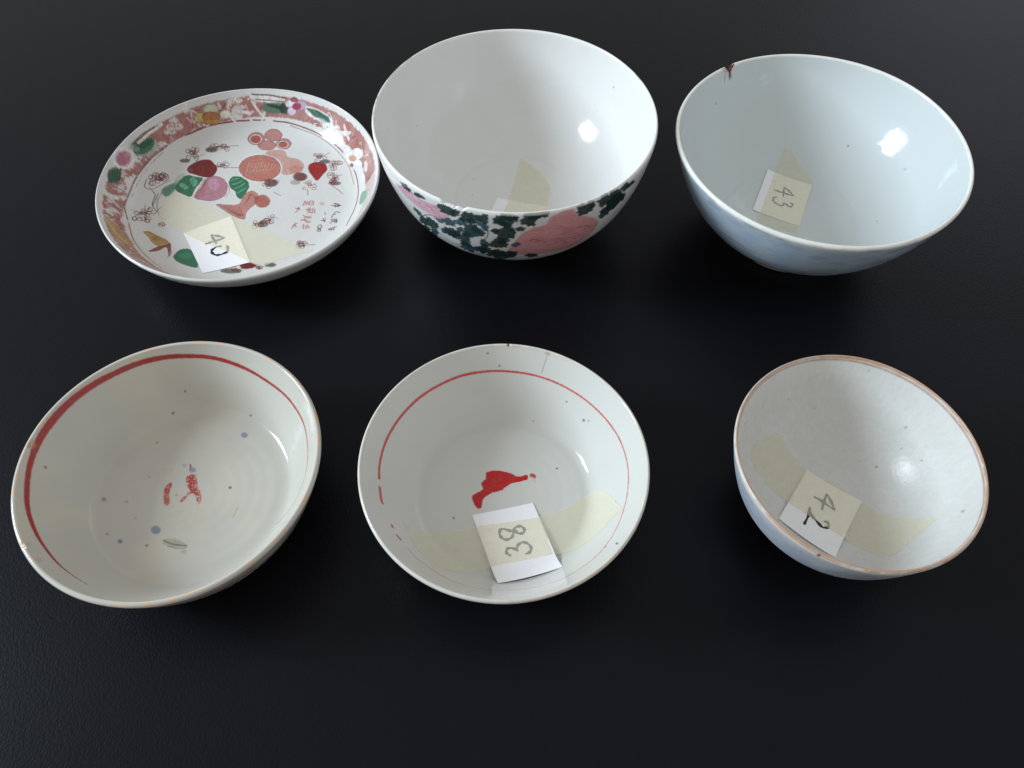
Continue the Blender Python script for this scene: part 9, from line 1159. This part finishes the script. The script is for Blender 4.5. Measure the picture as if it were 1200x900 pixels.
 ('s',[(-101.09,61.28),(-99.32,57.78),(-100.16,51.84),(-102.81,47.25)],0.55,(46,70,92),0.85,0),
 ('s',[(-119.67,48.98),(-114.66,43.41),(-109.76,41.0)],0.55,(46,70,92),0.85,0),
 ('s',[(-124.86,42.78),(-119.18,36.2),(-108.87,38.33),(-103.48,40.0)],0.55,(46,70,92),0.85,0),
 ('s',[(-112.35,59.27),(-107.63,59.64),(-101.87,62.15)],0.55,(46,70,92),0.85,0),
 ('s',[(-88.05,67.68),(-85.95,66.59)],0.55,(46,70,92),0.85,0),
 ('s',[(-129.33,46.3),(-125.5,40.71)],0.55,(46,70,92),0.85,0),
]
LABELS = {'E':{'paper':[(-13.97,-10.62),(13.46,-3.93),(26.08,-36.73),(-1.35,-44.34)],'tape':[((-44.37,-16.62),(-43.69,-18.05)),((-41.62,-19.61),(-40.03,-24.74)),((-37.69,-20.4),(-34.58,-33.5)),((-28.77,-19.35),(-26.73,-39.19)),((-20.21,-18.31),(-17.46,-39.4)),((-12.01,-16.27),(-4.25,-35.36)),((1.55,-14.13),(9.89,-32.29)),((15.88,-11.2),(24.18,-28.78)),((24.82,-7.94),(32.31,-27.27)),((31.78,-4.25),(38.78,-24.03)),((37.43,-0.73),(43.64,-20.69)),((41.82,1.98),(47.65,-17.2)),((46.15,-2.94),(50.9,-14.66)),((47.76,-5.25),(50.3,-12.47))],'ink':[[(4.05,-18.42),(-0.8,-17.43),(-1.24,-19.92),(-0.18,-21.8),(1.86,-22.57),(4.11,-21.43),(4.84,-19.51),(5.55,-16.74),(7.84,-15.87),(9.63,-17.21),(9.14,-19.15),(7.12,-19.46),(5.58,-18.39),(4.05,-18.42)],[(4.02,-30.29),(2.25,-29.27),(1.96,-27.41),(3.45,-26.58),(6.22,-27.32),(6.98,-28.11)],[(6.22,-27.59),(6.94,-25.16),(8.94,-23.78),(11.46,-24.54),(12.73,-26.66),(11.98,-28.54),(10.24,-29.37)]],'w':1.45},'F':{'paper':[(-5.11,15.35),(16.84,-0.39),(-3.29,-30.0),(-23.96,-11.38)],'tape':[((-26.21,25.4),(-32.58,20.36)),((-18.83,28.92),(-35.54,14.89)),((-12.7,22.76),(-30.22,8.89)),((-9.14,18.98),(-23.67,3.08)),((-5.06,15.75),(-17.02,-2.08)),((6.71,8.38),(-5.75,-10.6)),((16.97,-0.41),(4.75,-19.5)),((22.52,-6.34),(11.06,-25.77)),((27.87,-10.21),(17.87,-30.48)),((33.54,-13.6),(29.03,-23.22)),((37.37,-16.81),(36.67,-17.95))],'ink':[[(-4.4,1.93),(-1.18,-0.19),(3.79,-4.82)],[(3.79,-4.82),(3.08,-0.37),(1.94,3.54)],[(1.94,3.54),(-0.37,-0.95),(-2.16,-4.94)],[(-12.3,-13.0),(-8.73,-7.39),(-7.55,-3.6)],[(-7.55,-3.6),(-7.56,-7.58),(-5.86,-10.69),(-3.77,-13.81),(-1.31,-13.44),(-1.0,-11.28),(-2.72,-10.54)]],'w':1.55},'C':{'paper':[(-8.45,36.76),(16.9,26.16),(4.42,-5.6),(-21.03,6.27)],'tape':[((1.84,48.62),(5.17,48.29)),((-0.56,43.32),(9.58,40.36)),((-3.76,36.32),(17.02,31.01)),((-6.74,28.83),(16.76,25.4)),((-12.57,14.91),(11.93,12.05)),((-17.33,3.56),(5.43,-3.72)),((-20.53,-3.79),(1.61,-11.21))],'ink':[[(-6.39,22.64),(-3.46,21.4),(-0.78,20.38),(5.24,18.17)],[(5.24,18.17),(2.75,22.05),(0.41,24.68)],[(0.41,24.68),(-0.56,21.03),(-1.35,17.36)],[(-4.83,17.06),(-6.66,16.79),(-7.81,15.03),(-7.53,13.51),(-5.91,11.69),(-4.11,10.37),(-2.55,10.61),(-1.69,12.73)],[(-1.69,12.73),(-0.37,11.55),(1.29,9.5),(2.68,10.24),(3.35,11.99),(1.85,12.82)]],'w':1.3},'B':{'paper':[(-9.71,2.98),(19.73,-4.06),(13.7,-25.22),(-15.74,-18.18)],'tape':[((3.59,34.16),(5.68,33.66)),((0.98,20.13),(15.28,24.0)),((-2.55,3.54),(21.67,12.08)),((-3.29,-1.51),(19.48,-3.56)),((-5.1,-7.86),(17.67,-9.91)),((-6.91,-14.2),(15.86,-16.25)),((-8.11,-18.44),(14.66,-20.49))],'ink':[],'w':1},'A':{'paper':[(-32.91,-24.57),(-9.15,-9.68),(9.48,-45.88),(-14.23,-55.67)],'tape':[((-46.51,8.84),(-52.22,-10.14)),((-32.09,2.19),(-41.55,-18.91)),((-20.91,-3.14),(-32.7,-24.78)),((-9.1,-9.91),(-18.22,-32.27)),((-0.5,-13.67),(-1.33,-39.98)),((6.89,-17.83),(10.44,-46.66)),((17.74,-23.29),(16.83,-48.83)),((28.59,-29.38),(24.97,-44.11)),((36.92,-35.22),(33.82,-40.29)),((42.72,-35.91),(42.16,-37.3))],'ink':[[(-18.53,-32.77),(-16.49,-31.49),(-13.42,-30.02),(-8.86,-27.44)],[(-8.86,-27.44),(-13.25,-26.1),(-17.07,-25.36)],[(-17.07,-25.36),(-15.1,-28.29),(-12.24,-32.36)],[(-11.76,-34.43),(-13.67,-37.18),(-13.46,-38.95),(-10.88,-40.93),(-8.41,-40.67),(-4.72,-38.32)],[(-4.72,-38.32),(-5.58,-34.5),(-6.47,-33.35)],[(-11.76,-34.43),(-9.09,-34.03)]],'w':1.7}}

# ------------------------------------------------------------------ bowls: profiles in mm, outer wall (foot first) and inner wall (rim first)
HT=dict(A=31,B=72,C=66,D=40,E=41,F=53)
# outer (r,z): foot_bottom .. rim ; inner (r,z): rim .. 0
OUT=dict(
A=[(42,0),(42.5,3.5),(49,5.5),(64,12),(73,19.5),(77.2,26.5),(78.4,30)],
B=[(31,0),(31.5,6),(39,8.5),(55,18.5),(65.5,33),(71.5,49),(74.3,62),(75.2,70)],
C=[(34.5,0),(34.5,6.5),(38.5,8.5),(53,20),(64,34),(71,48),(75.2,60),(76.6,64.6)],
D=[(29,0),(29.5,4),(38,4.8),(49,9.5),(55.5,18),(59.6,27),(62.4,35.5),(63.4,38.8)],
E=[(28,0),(28.5,4),(36,5),(46,10),(52.5,18.5),(57.2,28),(60.8,36.5),(61.9,39.8)],
F=[(20,0),(20.5,5),(25,7),(36,15),(43.5,26),(47.5,37),(50.3,48),(51.05,51.6)])
INN=dict(
A=[(77,30.2),(73.5,24.5),(69,18.2),(64,13.2),(58,10.6),(46,9.2),(30,8.6),(0,8.2)],
B=[(73.5,70.9),(71.7,60),(68,46),(61,32),(48,19),(34,12),(20,9.3),(0,8.6)],
C=[(74.5,64.9),(72.5,57),(68,45.5),(60.5,33),(49,21.5),(36,13.5),(22,10),(0,9)],
D=[(61.1,38.9),(58.9,33.8),(55.2,26.4),(50.6,18),(46.4,11.4),(44.3,9.0),(42.2,8.0),(37,7.7),(24,7.2),(0,6.6)],
E=[(60.2,40),(56.8,34),(52.4,26),(46.8,17),(42.2,10.8),(40.2,8.8),(38.2,8.0),(33,7.85),(24,7.6),(0,7)],
F=[(49.6,52),(47.5,45),(44,34),(38,23),(29,14.5),(18,9.8),(9,8.2),(0,7.8)])

INNER = {}
def zin(key, r):
    a = INNER[key]; return np.interp(r, a[::-1, 0], a[::-1, 1])

def bowl(key, name, label, loc, base, mat, N, step_in, step_out, items, group, out_items=None, rim=None, chips=(), pre=None, post=None, oval=.002, ring_r=36, ring_amp=0.0, turn=.03):
    h = HT[key]; out = OUT[key]; inn = INN[key]
    INNER[key] = spline(inn, 20)
    root = thing(name, label, 'saucer' if key == 'A' else 'bowl', loc, group)
    rf, zf = out[1]
    # underside, outer wall, rounded lip, inner wall as one closed profile
    under = np.array([(.01, zf-1.2), (rf-5, zf-1.2), (rf-1, zf-.8), (rf+1.5, zf+.6)])
    o2 = spline([under[-1]]+list(out[2:])+[((out[-1][0]*.72+inn[0][0]*.28), h-.25), ((out[-1][0]+inn[0][0])/2, h), (inn[0][0]+.12*(out[-1][0]-inn[0][0]), h-.35)]+inn[:2], 16)
    # split outer and inner at the lip top
    kt = int(np.argmax(o2[:, 1])); outer = o2[:kt+1]
    lipin = o2[kt:-16]
    inner = np.vstack([lipin, spline(inn, 16)[1:]])
    keep = [0]
    for i in range(1, len(inner)):
        if np.linalg.norm(inner[i]-inner[keep[-1]]) > .05: keep.append(i)
    inner = inner[keep]; inner[-1, 0] = .02
    A = np.vstack([resample(under, 3.0)[:-1], resample(outer, step_out)]); no = len(A)
    Bp = resample(inner, step_in)[1:]
    PR = np.vstack([A, Bp]); nr = len(PR)
    th = np.arange(N)/N*2*np.pi
    r = PR[:, 0][:, None]*np.ones(N); z = PR[:, 1][:, None]*np.ones(N); T = np.ones(nr)[:, None]*th
    hh = np.clip(z/h, 0, 1)
    sd = ord(key)
    r = r*(1+oval*hh*np.cos(2*T+sd)+.0012*hh*np.cos(3*T+sd*2))
    z = z+hh**2*(.25*np.sin(2*T+sd*1.7)+.15*np.sin(5*T+sd))
    z[no:] += (ring_amp*np.exp(-((r[no:]-ring_r)/1.6)**2)+turn*np.sin(r[no:]*1.1+.6*np.sin(T[no:]+sd)))*np.clip(1.2-hh[no:], 0, 1)
    X = r*np.cos(T); Y = r*np.sin(T)
    inner_mask = np.zeros((nr, N), bool); inner_mask[no:] = True
    rgb = np.ones((nr*N, 3))*alb(base)
    Xf, Yf, Zf = X.ravel(), Y.ravel(), z.ravel(); Tf = np.degrees(((T.ravel()+np.pi) % (2*np.pi))-np.pi); rf_ = np.hypot(Xf, Yf); im = inner_mask.ravel()
    iin = np.where(im | (Zf > h-3))[0]
    if pre: pre(Xf, Yf, Zf, rf_, Tf, rgb, im)
    if items: paint(Xf, Yf, rgb, items, np.where(im)[0], gain=.57 if key == 'A' else .78, wash=.04 if key == 'A' else .04, vary=.6 if key == 'A' else .36, outline=.6 if key == 'A' else 0)
    if out_items:
        io = np.where(~im & (Zf > zf))[0]
        U = np.radians(Tf)*68; W = Zf*1.15
        for sh in (118, 236, -124, 0):
            def tf(p, sh=sh):
                t = p[:, 0]+sh; return np.stack([np.radians(t)*68, p[:, 1]*1.15], 1)
            paint(U, W, rgb, out_items, io, tf)
    if rim:
        col, win, wout, al, nthr = rim
        dz = h-Zf
        e = np.where(im, 1-sstep(win*.5, win, dz+(fnoise(Tf*.25, dz*.2, 9)-.5)*win*.9), 1-sstep(wout*.5, wout, dz+(fnoise(Tf*.3, dz*.2, 12)-.5)*wout*.9))
        nz = fnoise(Xf*.25, Yf*.25, 41)
        a = e*al*sstep(nthr-.12, nthr+.12, nz) if nthr > 0 else e*al*(.75+.5*nz).clip(0, 1.1)
        a = np.clip(a, 0, 1); rgb[:] = rgb*(1-a)[:, None]+alb(col)*a[:, None]
    if post: post(Xf, Yf, Zf, rf_, Tf, rgb, im)
    Zc = Zf.copy()
    for t0, wdt, dep, col, vee in chips:
        d = np.abs(((Tf-t0+180) % 360)-180)/wdt
        jag = .75+.5*vnoise(Tf*3.1, Tf*0+sd, 3)
        sh = np.clip(1-d, 0, 1) if vee else 1-sstep(.72, 1.0, d)
        lim = h-dep*sh*jag
        cut = (d < 1) & (Zc > lim-.02) & (dep*sh*jag > .15)
        Zc = np.where(d < 1, np.minimum(Zc, lim), Zc)
        rgb[cut] = alb(col)
    V = np.stack([Xf, Yf, Zc], 1)/1000
    F = revolve_faces(nr, N)
    me = mesh_np('body', V, F)
    at = me.color_attributes.new('paint', 'FLOAT_COLOR', 'POINT')
    at.data.foreach_set('color', np.ascontiguousarray(np.concatenate([rgb, np.ones((len(rgb), 1))], 1), np.float32).ravel())
    body = link('body', me, mat, root)
    # foot ring
    fp = resample(spline([(rf-5, zf+.2), (rf-4.2, 1.2), (rf-3.2, .15), (rf-1.8, 0), (rf-.6, .3), (rf, 1.4), (rf+.4, zf*.6), (rf+1.2, zf+.5)], 6), .8)
    K = 160; tt = np.arange(K)/K*2*np.pi
    FV = np.stack([fp[:, 0][:, None]*np.cos(tt), fp[:, 0][:, None]*np.sin(tt), fp[:, 1][:, None]*np.ones(K)], -1).reshape(-1, 3)/1000
    me2 = mesh_np('foot_ring', FV, revolve_faces(len(fp), K))
    c2 = np.ones((len(FV), 4)); zz = FV[:, 2]*1000
    c2[:, :3] = np.where((zz < 1.0)[:, None], alb((176, 160, 140)), alb(base)*np.array([.86, .84, .82]))
    a2 = me2.color_attributes.new('paint', 'FLOAT_COLOR', 'POINT'); a2.data.foreach_set('color', np.ascontiguousarray(c2, np.float32).ravel())
    link('foot_ring', me2, mat, root)
    return root

G_WARE = 'antique porcelain set out in two rows on the black leather'

def saucer_band(X, Y, Z, r, T, rgb, im):
    n1 = fnoise(X*.28, Y*.28, 3, 4); n2 = fnoise(X*.9, Y*.9, 8, 2)
    thr = .27+.22*np.exp(-((np.abs(((T-178+180) % 360)-180))/34)**2)+.13*np.exp(-((T-112)/22)**2)
    a = sstep(thr-.05, thr+.05, n1*.7+n2*.3+.04)
    a = a*sstep(68.0, 68.5, r+(n2-.5)*.8)*(1-sstep(75.0, 75.7, r+(n2-.5)*.9))*im
    a = a*(.82+.10*np.sin(r*9+n1*9)*((T > 15) & (T < 62))+.12*(n2-.4))*(.84+.3*n1)
    a = a*np.where((T < 8) & (T > -60), .45, 1.0)
    a = np.clip(a, 0, .95)
    rgb[:] = rgb*(1-a)[:, None]+alb((146, 78, 70))*.76*a[:, None]
    sm = im*sstep(.55, .8, fnoise(X*.06, Y*.06, 21))*.10
    rgb[:] = rgb*(1-sm)[:, None]+alb((186, 172, 150))*sm[:, None]

P0 = (-0.15570, 0.34426, 0); P1 = (-0.00151, 0.35090, 0); P2 = (0.15998, 0.34094, 0); P3 = (-0.14456, 0.15854, 0); P4 = (-0.00276, 0.16121, 0); P5 = (0.14399, 0.16087, 0)
M_A = glaze('saucer_glaze', .13, .00030, 95); M_B = glaze('white_glaze', .10, .00022, 75); M_C = glaze('bluish_glaze', .09, .00035, 60, stain_amt=.06)
M_D = glaze('warm_glaze', .12, .00012, stain_amt=.2); M_E = glaze('grey_white_glaze', .10, .00010); M_F = glaze('pitted_glaze', .28, .00020, 80, grain=.00009, gscale=650, stain_amt=.2)

bowl('A', 'painted_saucer', 'shallow porcelain saucer painted with red, pink and green flowers and a red border', P0, (177, 177, 174), M_A, 1000, .32, 1.2, PAINT_SAUCER, None, pre=saucer_band, turn=.008)

def floral_tint(X, Y, Z, r, T, rgb, im):
    pass
bowl('B', 'floral_bowl', 'deep white bowl with dark green leaves and pink flowers outside and a chipped rim', P1, (191, 191, 189), M_B, 800, .6, .55, PAINT_FLORAL, None, out_items=PAINT_FLORAL_OUTSIDE, rim=((214, 210, 200), 1.2, 1.6, .5, 0), chips=((-112.2, 5.6, 1.9, (226, 222, 214), False),), ring_r=35, ring_amp=-.4)

def blue_wash(X, Y, Z, r, T, rgb, im):
    n = fnoise(np.radians(T)*60*.12, Z*.13, 5, 4)
    a = (~im)*(.60+.22*sstep(.3, .75, n)+.12*fnoise(T*.25, Z*.5, 2))*sstep(6, 14, Z)*(1-sstep(59, 64, Z))
    rgb[:] = rgb*(1-a)[:, None]+alb((136, 152, 168))*a[:, None]
    dk = (~im)*sstep(.52, .75, fnoise(T*.11, Z*.22, 61, 4))*.55
    rgb[:] = rgb*(1-dk)[:, None]+alb((120, 132, 146))*dk[:, None]
    st = (~im)*(1-sstep(8, 13, Z+fnoise(T*.2, Z*.1, 8)*4))*.55
    rgb[:] = rgb*(1-st)[:, None]+alb((120, 112, 116))*st[:, None]
def notch_stain(X, Y, Z, r, T, rgb, im):
    u = (((T-122.4+180) % 360)-180)*1.32; dz = 66-Z
    n = fnoise(X*.9, Y*.9+Z*.5, 7)-.5
    a1 = (1-sstep(1.6, 4.6, np.hypot(u*.8-1.0, dz*.9)+n*2.2))*.62
    rgb[:] = rgb*(1-a1)[:, None]+alb((172, 108, 62))*a1[:, None]
    a2 = (1-sstep(.5, 1.5, np.abs(u+.25*dz-1.0)+n*1.2))*(1-sstep(5.5, 9.5, dz))*.92
    rgb[:] = rgb*(1-a2)[:, None]+alb((84, 36, 28))*.8*a2[:, None]
bowl('C', 'pale_blue_bowl', 'pale bluish white bowl with a brown stained V notch in its rim', P2, (176, 182, 182), M_C, 720, .6, .9, PAINT_BLUE, None, rim=((208, 204, 196), 1.3, 2.2, .8, 0), chips=((122.4, 2.6, 4.6, (70, 30, 22), True),), pre=blue_wash, post=notch_stain, ring_r=37, ring_amp=-.45)  # rim: pale beige lip, painted lighter for the light it catches

def warm_stain(X, Y, Z, r, T, rgb, im):
    n = fnoise(X*.035, Y*.035, 6, 3)
    a = im*sstep(.45, .75, n)*.16
    rgb[:] = rgb*(1-a)[:, None]+alb((196, 180, 152))*a[:, None]
    b = (~im)*sstep(.5, .7, fnoise(T*.06, Z*.1, 16))*.6*(1-sstep(30, 36, Z))
    rgb[:] = rgb*(1-b)[:, None]+alb((120, 70, 84))*b[:, None]
bowl('D', 'red_lined_bowl', 'low off-white bowl with a thick uneven red ring and faded red mark, no paper label', P3, (164, 162, 154), M_D, 860, .36, 1.0, PAINT_REDLINE, None, rim=((186, 154, 124), 1.0, 1.6, .6, .60), chips=((-140.1, 1.6, .8, (200, 186, 170), False),), pre=warm_stain, oval=.004)

bowl('E', 'red_marked_bowl', 'low white bowl with a thin red ring and solid red painted mark on its floor', P4, (175, 175, 170), M_E, 860, .36, 1.0, PAINT_REDMARK, None, rim=((198, 184, 166), .8, 1.2, .5, .5), chips=((89.3, .6, .6, (70, 64, 58), True),))

def cup_wash(X, Y, Z, r, T, rgb, im):
    n = fnoise(np.radians(T)*50*.10, Z*.12, 25, 4)
    a = (~im)*(.40+.35*sstep(.3, .75, n)+.12*fnoise(T*.2, Z*.9, 2))*(1-sstep(46, 50, Z))
    rgb[:] = rgb*(1-a)[:, None]+alb((138, 148, 164))*a[:, None]
    g = im*(fnoise(X*.8, Y*.8, 33, 3)-.5)*.10
    rgb[:] = np.clip(rgb*(1+g)[:, None], 0, .86)
    sp = im*(vnoise(X*1.5, Y*1.5, 60) > .965)*.22
    rgb[:] = rgb*(1-sp)[:, None]+alb((132, 120, 104))*sp[:, None]
def cup_rim(X, Y, Z, r, T, rgb, im):
    d = np.abs(((T+120.05+180) % 360)-180)
    a = (1-sstep(.5, 1.1, np.hypot(d, (Z-52)*.9)))*(Z > 49)*.9
    rgb[:] = rgb*(1-a)[:, None]+alb((108, 44, 34))*a[:, None]
    dz = 53-Z
    ring = im*np.exp(-((dz-1.9-.5*(fnoise(T*.05, T*0, 4)-.5))/.55)**2)*.75*(.7+.5*fnoise(T*.3, T*0, 6))
    ring = np.clip(ring, 0, .85)
    rgb[:] = rgb*(1-ring)[:, None]+alb((128, 92, 66))*ring[:, None]
bowl('F', 'brown_rimmed_cup', 'small greyish white cup-like bowl with a thin brown edge to its rim', P5, (179, 179, 176), M_F, 720, .42, .9, PAINT_CUP, None, rim=((152, 116, 88), 1.1, .9, .85, 0), pre=cup_wash, post=cup_rim)

# ------------------------------------------------------------------ paper labels held by masking tape
def grid_sheet(name, P, t, mat, parent, nrm=(0, 0, 1)):
    """closed thin sheet: P[i,j] top points in mm"""
    a, b = P.shape[:2]
    top = P.reshape(-1, 3); bot = top-np.array(nrm)*t
    idx = np.arange(a*b).reshape(a, b); n = a*b
    F = [np.stack([idx[:-1, :-1], idx[1:, :-1], idx[1:, 1:], idx[:-1, 1:]], -1).reshape(-1, 4),
         np.stack([idx[:-1, :-1], idx[:-1, 1:], idx[1:, 1:], idx[1:, :-1]], -1).reshape(-1, 4)+n]
    edge = list(idx[:, 0])+list(idx[-1, 1:])+list(idx[:-1, -1][::-1])+list(idx[0, 1:-1][::-1])
    e = np.array(edge); m = len(e); k = np.arange(m); k2 = (k+1) % m
    V = np.concatenate([top, bot, top[e], bot[e]])/1000          # side strip keeps its own crisp edge vertices
    F.append(np.stack([2*n+k, 2*n+m+k, 2*n+m+k2, 2*n+k2], -1))
    me = mesh_np(name, V, np.concatenate(F))
    return link(name, me, mat, parent)

def label(key, loc, text, cnt, stiff, lift=0.0, wrinkle=.12):
    d = LABELS[key]
    root = thing('paper_label', text, 'label', loc, None)
    pc = np.array(d['paper'], float); zc = zin(key, np.hypot(pc[:, 0], pc[:, 1]))+.12
    zc = zc+np.array([0, 0, 1, 1])*lift
    Am = np.c_[pc, np.ones(4)]; pl = np.linalg.lstsq(Am, zc, rcond=None)[0]
    def pz(x, y):
        s = zin(key, np.hypot(x, y))+.12; p = pl[0]*x+pl[1]*y+pl[2]
        return np.maximum(s, stiff*p+(1-stiff)*s)
    u, v = np.meshgrid(np.linspace(0, 1, 17), np.linspace(0, 1, 17), indexing='ij')
    Q = ((1-u)*(1-v))[..., None]*pc[0]+(u*(1-v))[..., None]*pc[1]+(u*v)[..., None]*pc[2]+((1-u)*v)[..., None]*pc[3]
    PT = .13
    paper = grid_sheet('paper', np.dstack([Q, pz(Q[..., 0], Q[..., 1])+PT]), PT, M_PAPER, root)
    # handwriting
    s0 = 0
    for c in cnt:
        V = []; F = []
        for st in d['ink'][s0:s0+c]:
            q = spline(st, 7) if len(st) > 2 else np.linspace(st[0], st[1], 8)
            q = np.asarray(q); tg = np.gradient(q, axis=0); tg /= np.linalg.norm(tg, axis=1)[:, None]+1e-9
            nn = np.stack([-tg[:, 1], tg[:, 0]], 1); b0 = len(V)
            for i in range(len(q)):
                w = d['w']*.5*(.85+.25*math.sin(i*.7+c)); 
                if i in (0, len(q)-1): w *= .6
                for sgn in (-1, 0, 1):
                    xy = q[i]+nn[i]*w*sgn; V.append((xy[0], xy[1], float(pz(xy[0], xy[1]))+PT+.03+.004*(b0 % 7)))
            for i in range(len(q)-1):
                for k in (0, 1): F.append((b0+3*i+k, b0+3*i+k+1, b0+3*i+k+4, b0+3*i+k+3))
        link('numeral', mesh_np('numeral', np.array(V)/1000, np.array(F)), M_INK, paper)
        s0 += c
    # tape
    A = spline([p[0] for p in d['tape']], 6); B = spline([p[1] for p in d['tape']], 6)
    w = np.linspace(0, 1, 17)
    G = A[:, None, :]*(1-w)[None, :, None]+B[:, None, :]*w[None, :, None]
    rg = random.Random(ord(key))
    for e, sgn in ((0, -1), (-1, 1)):                       # torn ends
        dirn = (G[e]-G[1 if e == 0 else -2]); L = np.linalg.norm(dirn, axis=1)[:, None]+1e-6
        G[e] += dirn/L*np.array([[rg.uniform(-.5, .5)] for _ in range(17)])
    x, y = G[..., 0], G[..., 1]
    s = zin(key, np.hypot(x, y))+.12
    sd = poly_sd(x.ravel(), y.ravel(), [tuple(p) for p in pc]).reshape(x.shape)
    t = sstep(.1, 1.8, sd)
    z = np.maximum(s+.05, (pz(x, y)+PT+.17)*(1-t)+(s+.05)*t)
    z = z+(wrinkle*(fnoise(x*.35, y*.35, 14)-.2)+wrinkle*.8*(fnoise(x*1.1, y*.5, 15)-.2)*np.clip(np.abs(np.linspace(-1, 1, x.shape[0]))[:, None]*2-1, 0, 1))*np.clip(t, .1, 1)
    grid_sheet('tape', np.dstack([G, z]), .06, M_TAPE, root)
    return root
label('A', P0, 'white paper label numbered 40 taped into the painted saucer', (3, 3), .15)
label('B', P1, 'white paper label half hidden behind the rim of the floral bowl', (), .5)
label('C', P2, 'white paper label numbered 43 taped inside the pale blue bowl', (3, 2), .3)
label('E', P4, 'white paper label numbered 38 taped across the bowl with the red mark', (1, 2), .35, .1, .3)
label('F', P5, 'white paper label numbered 42 taped inside the brown rimmed cup', (3, 2), .3)
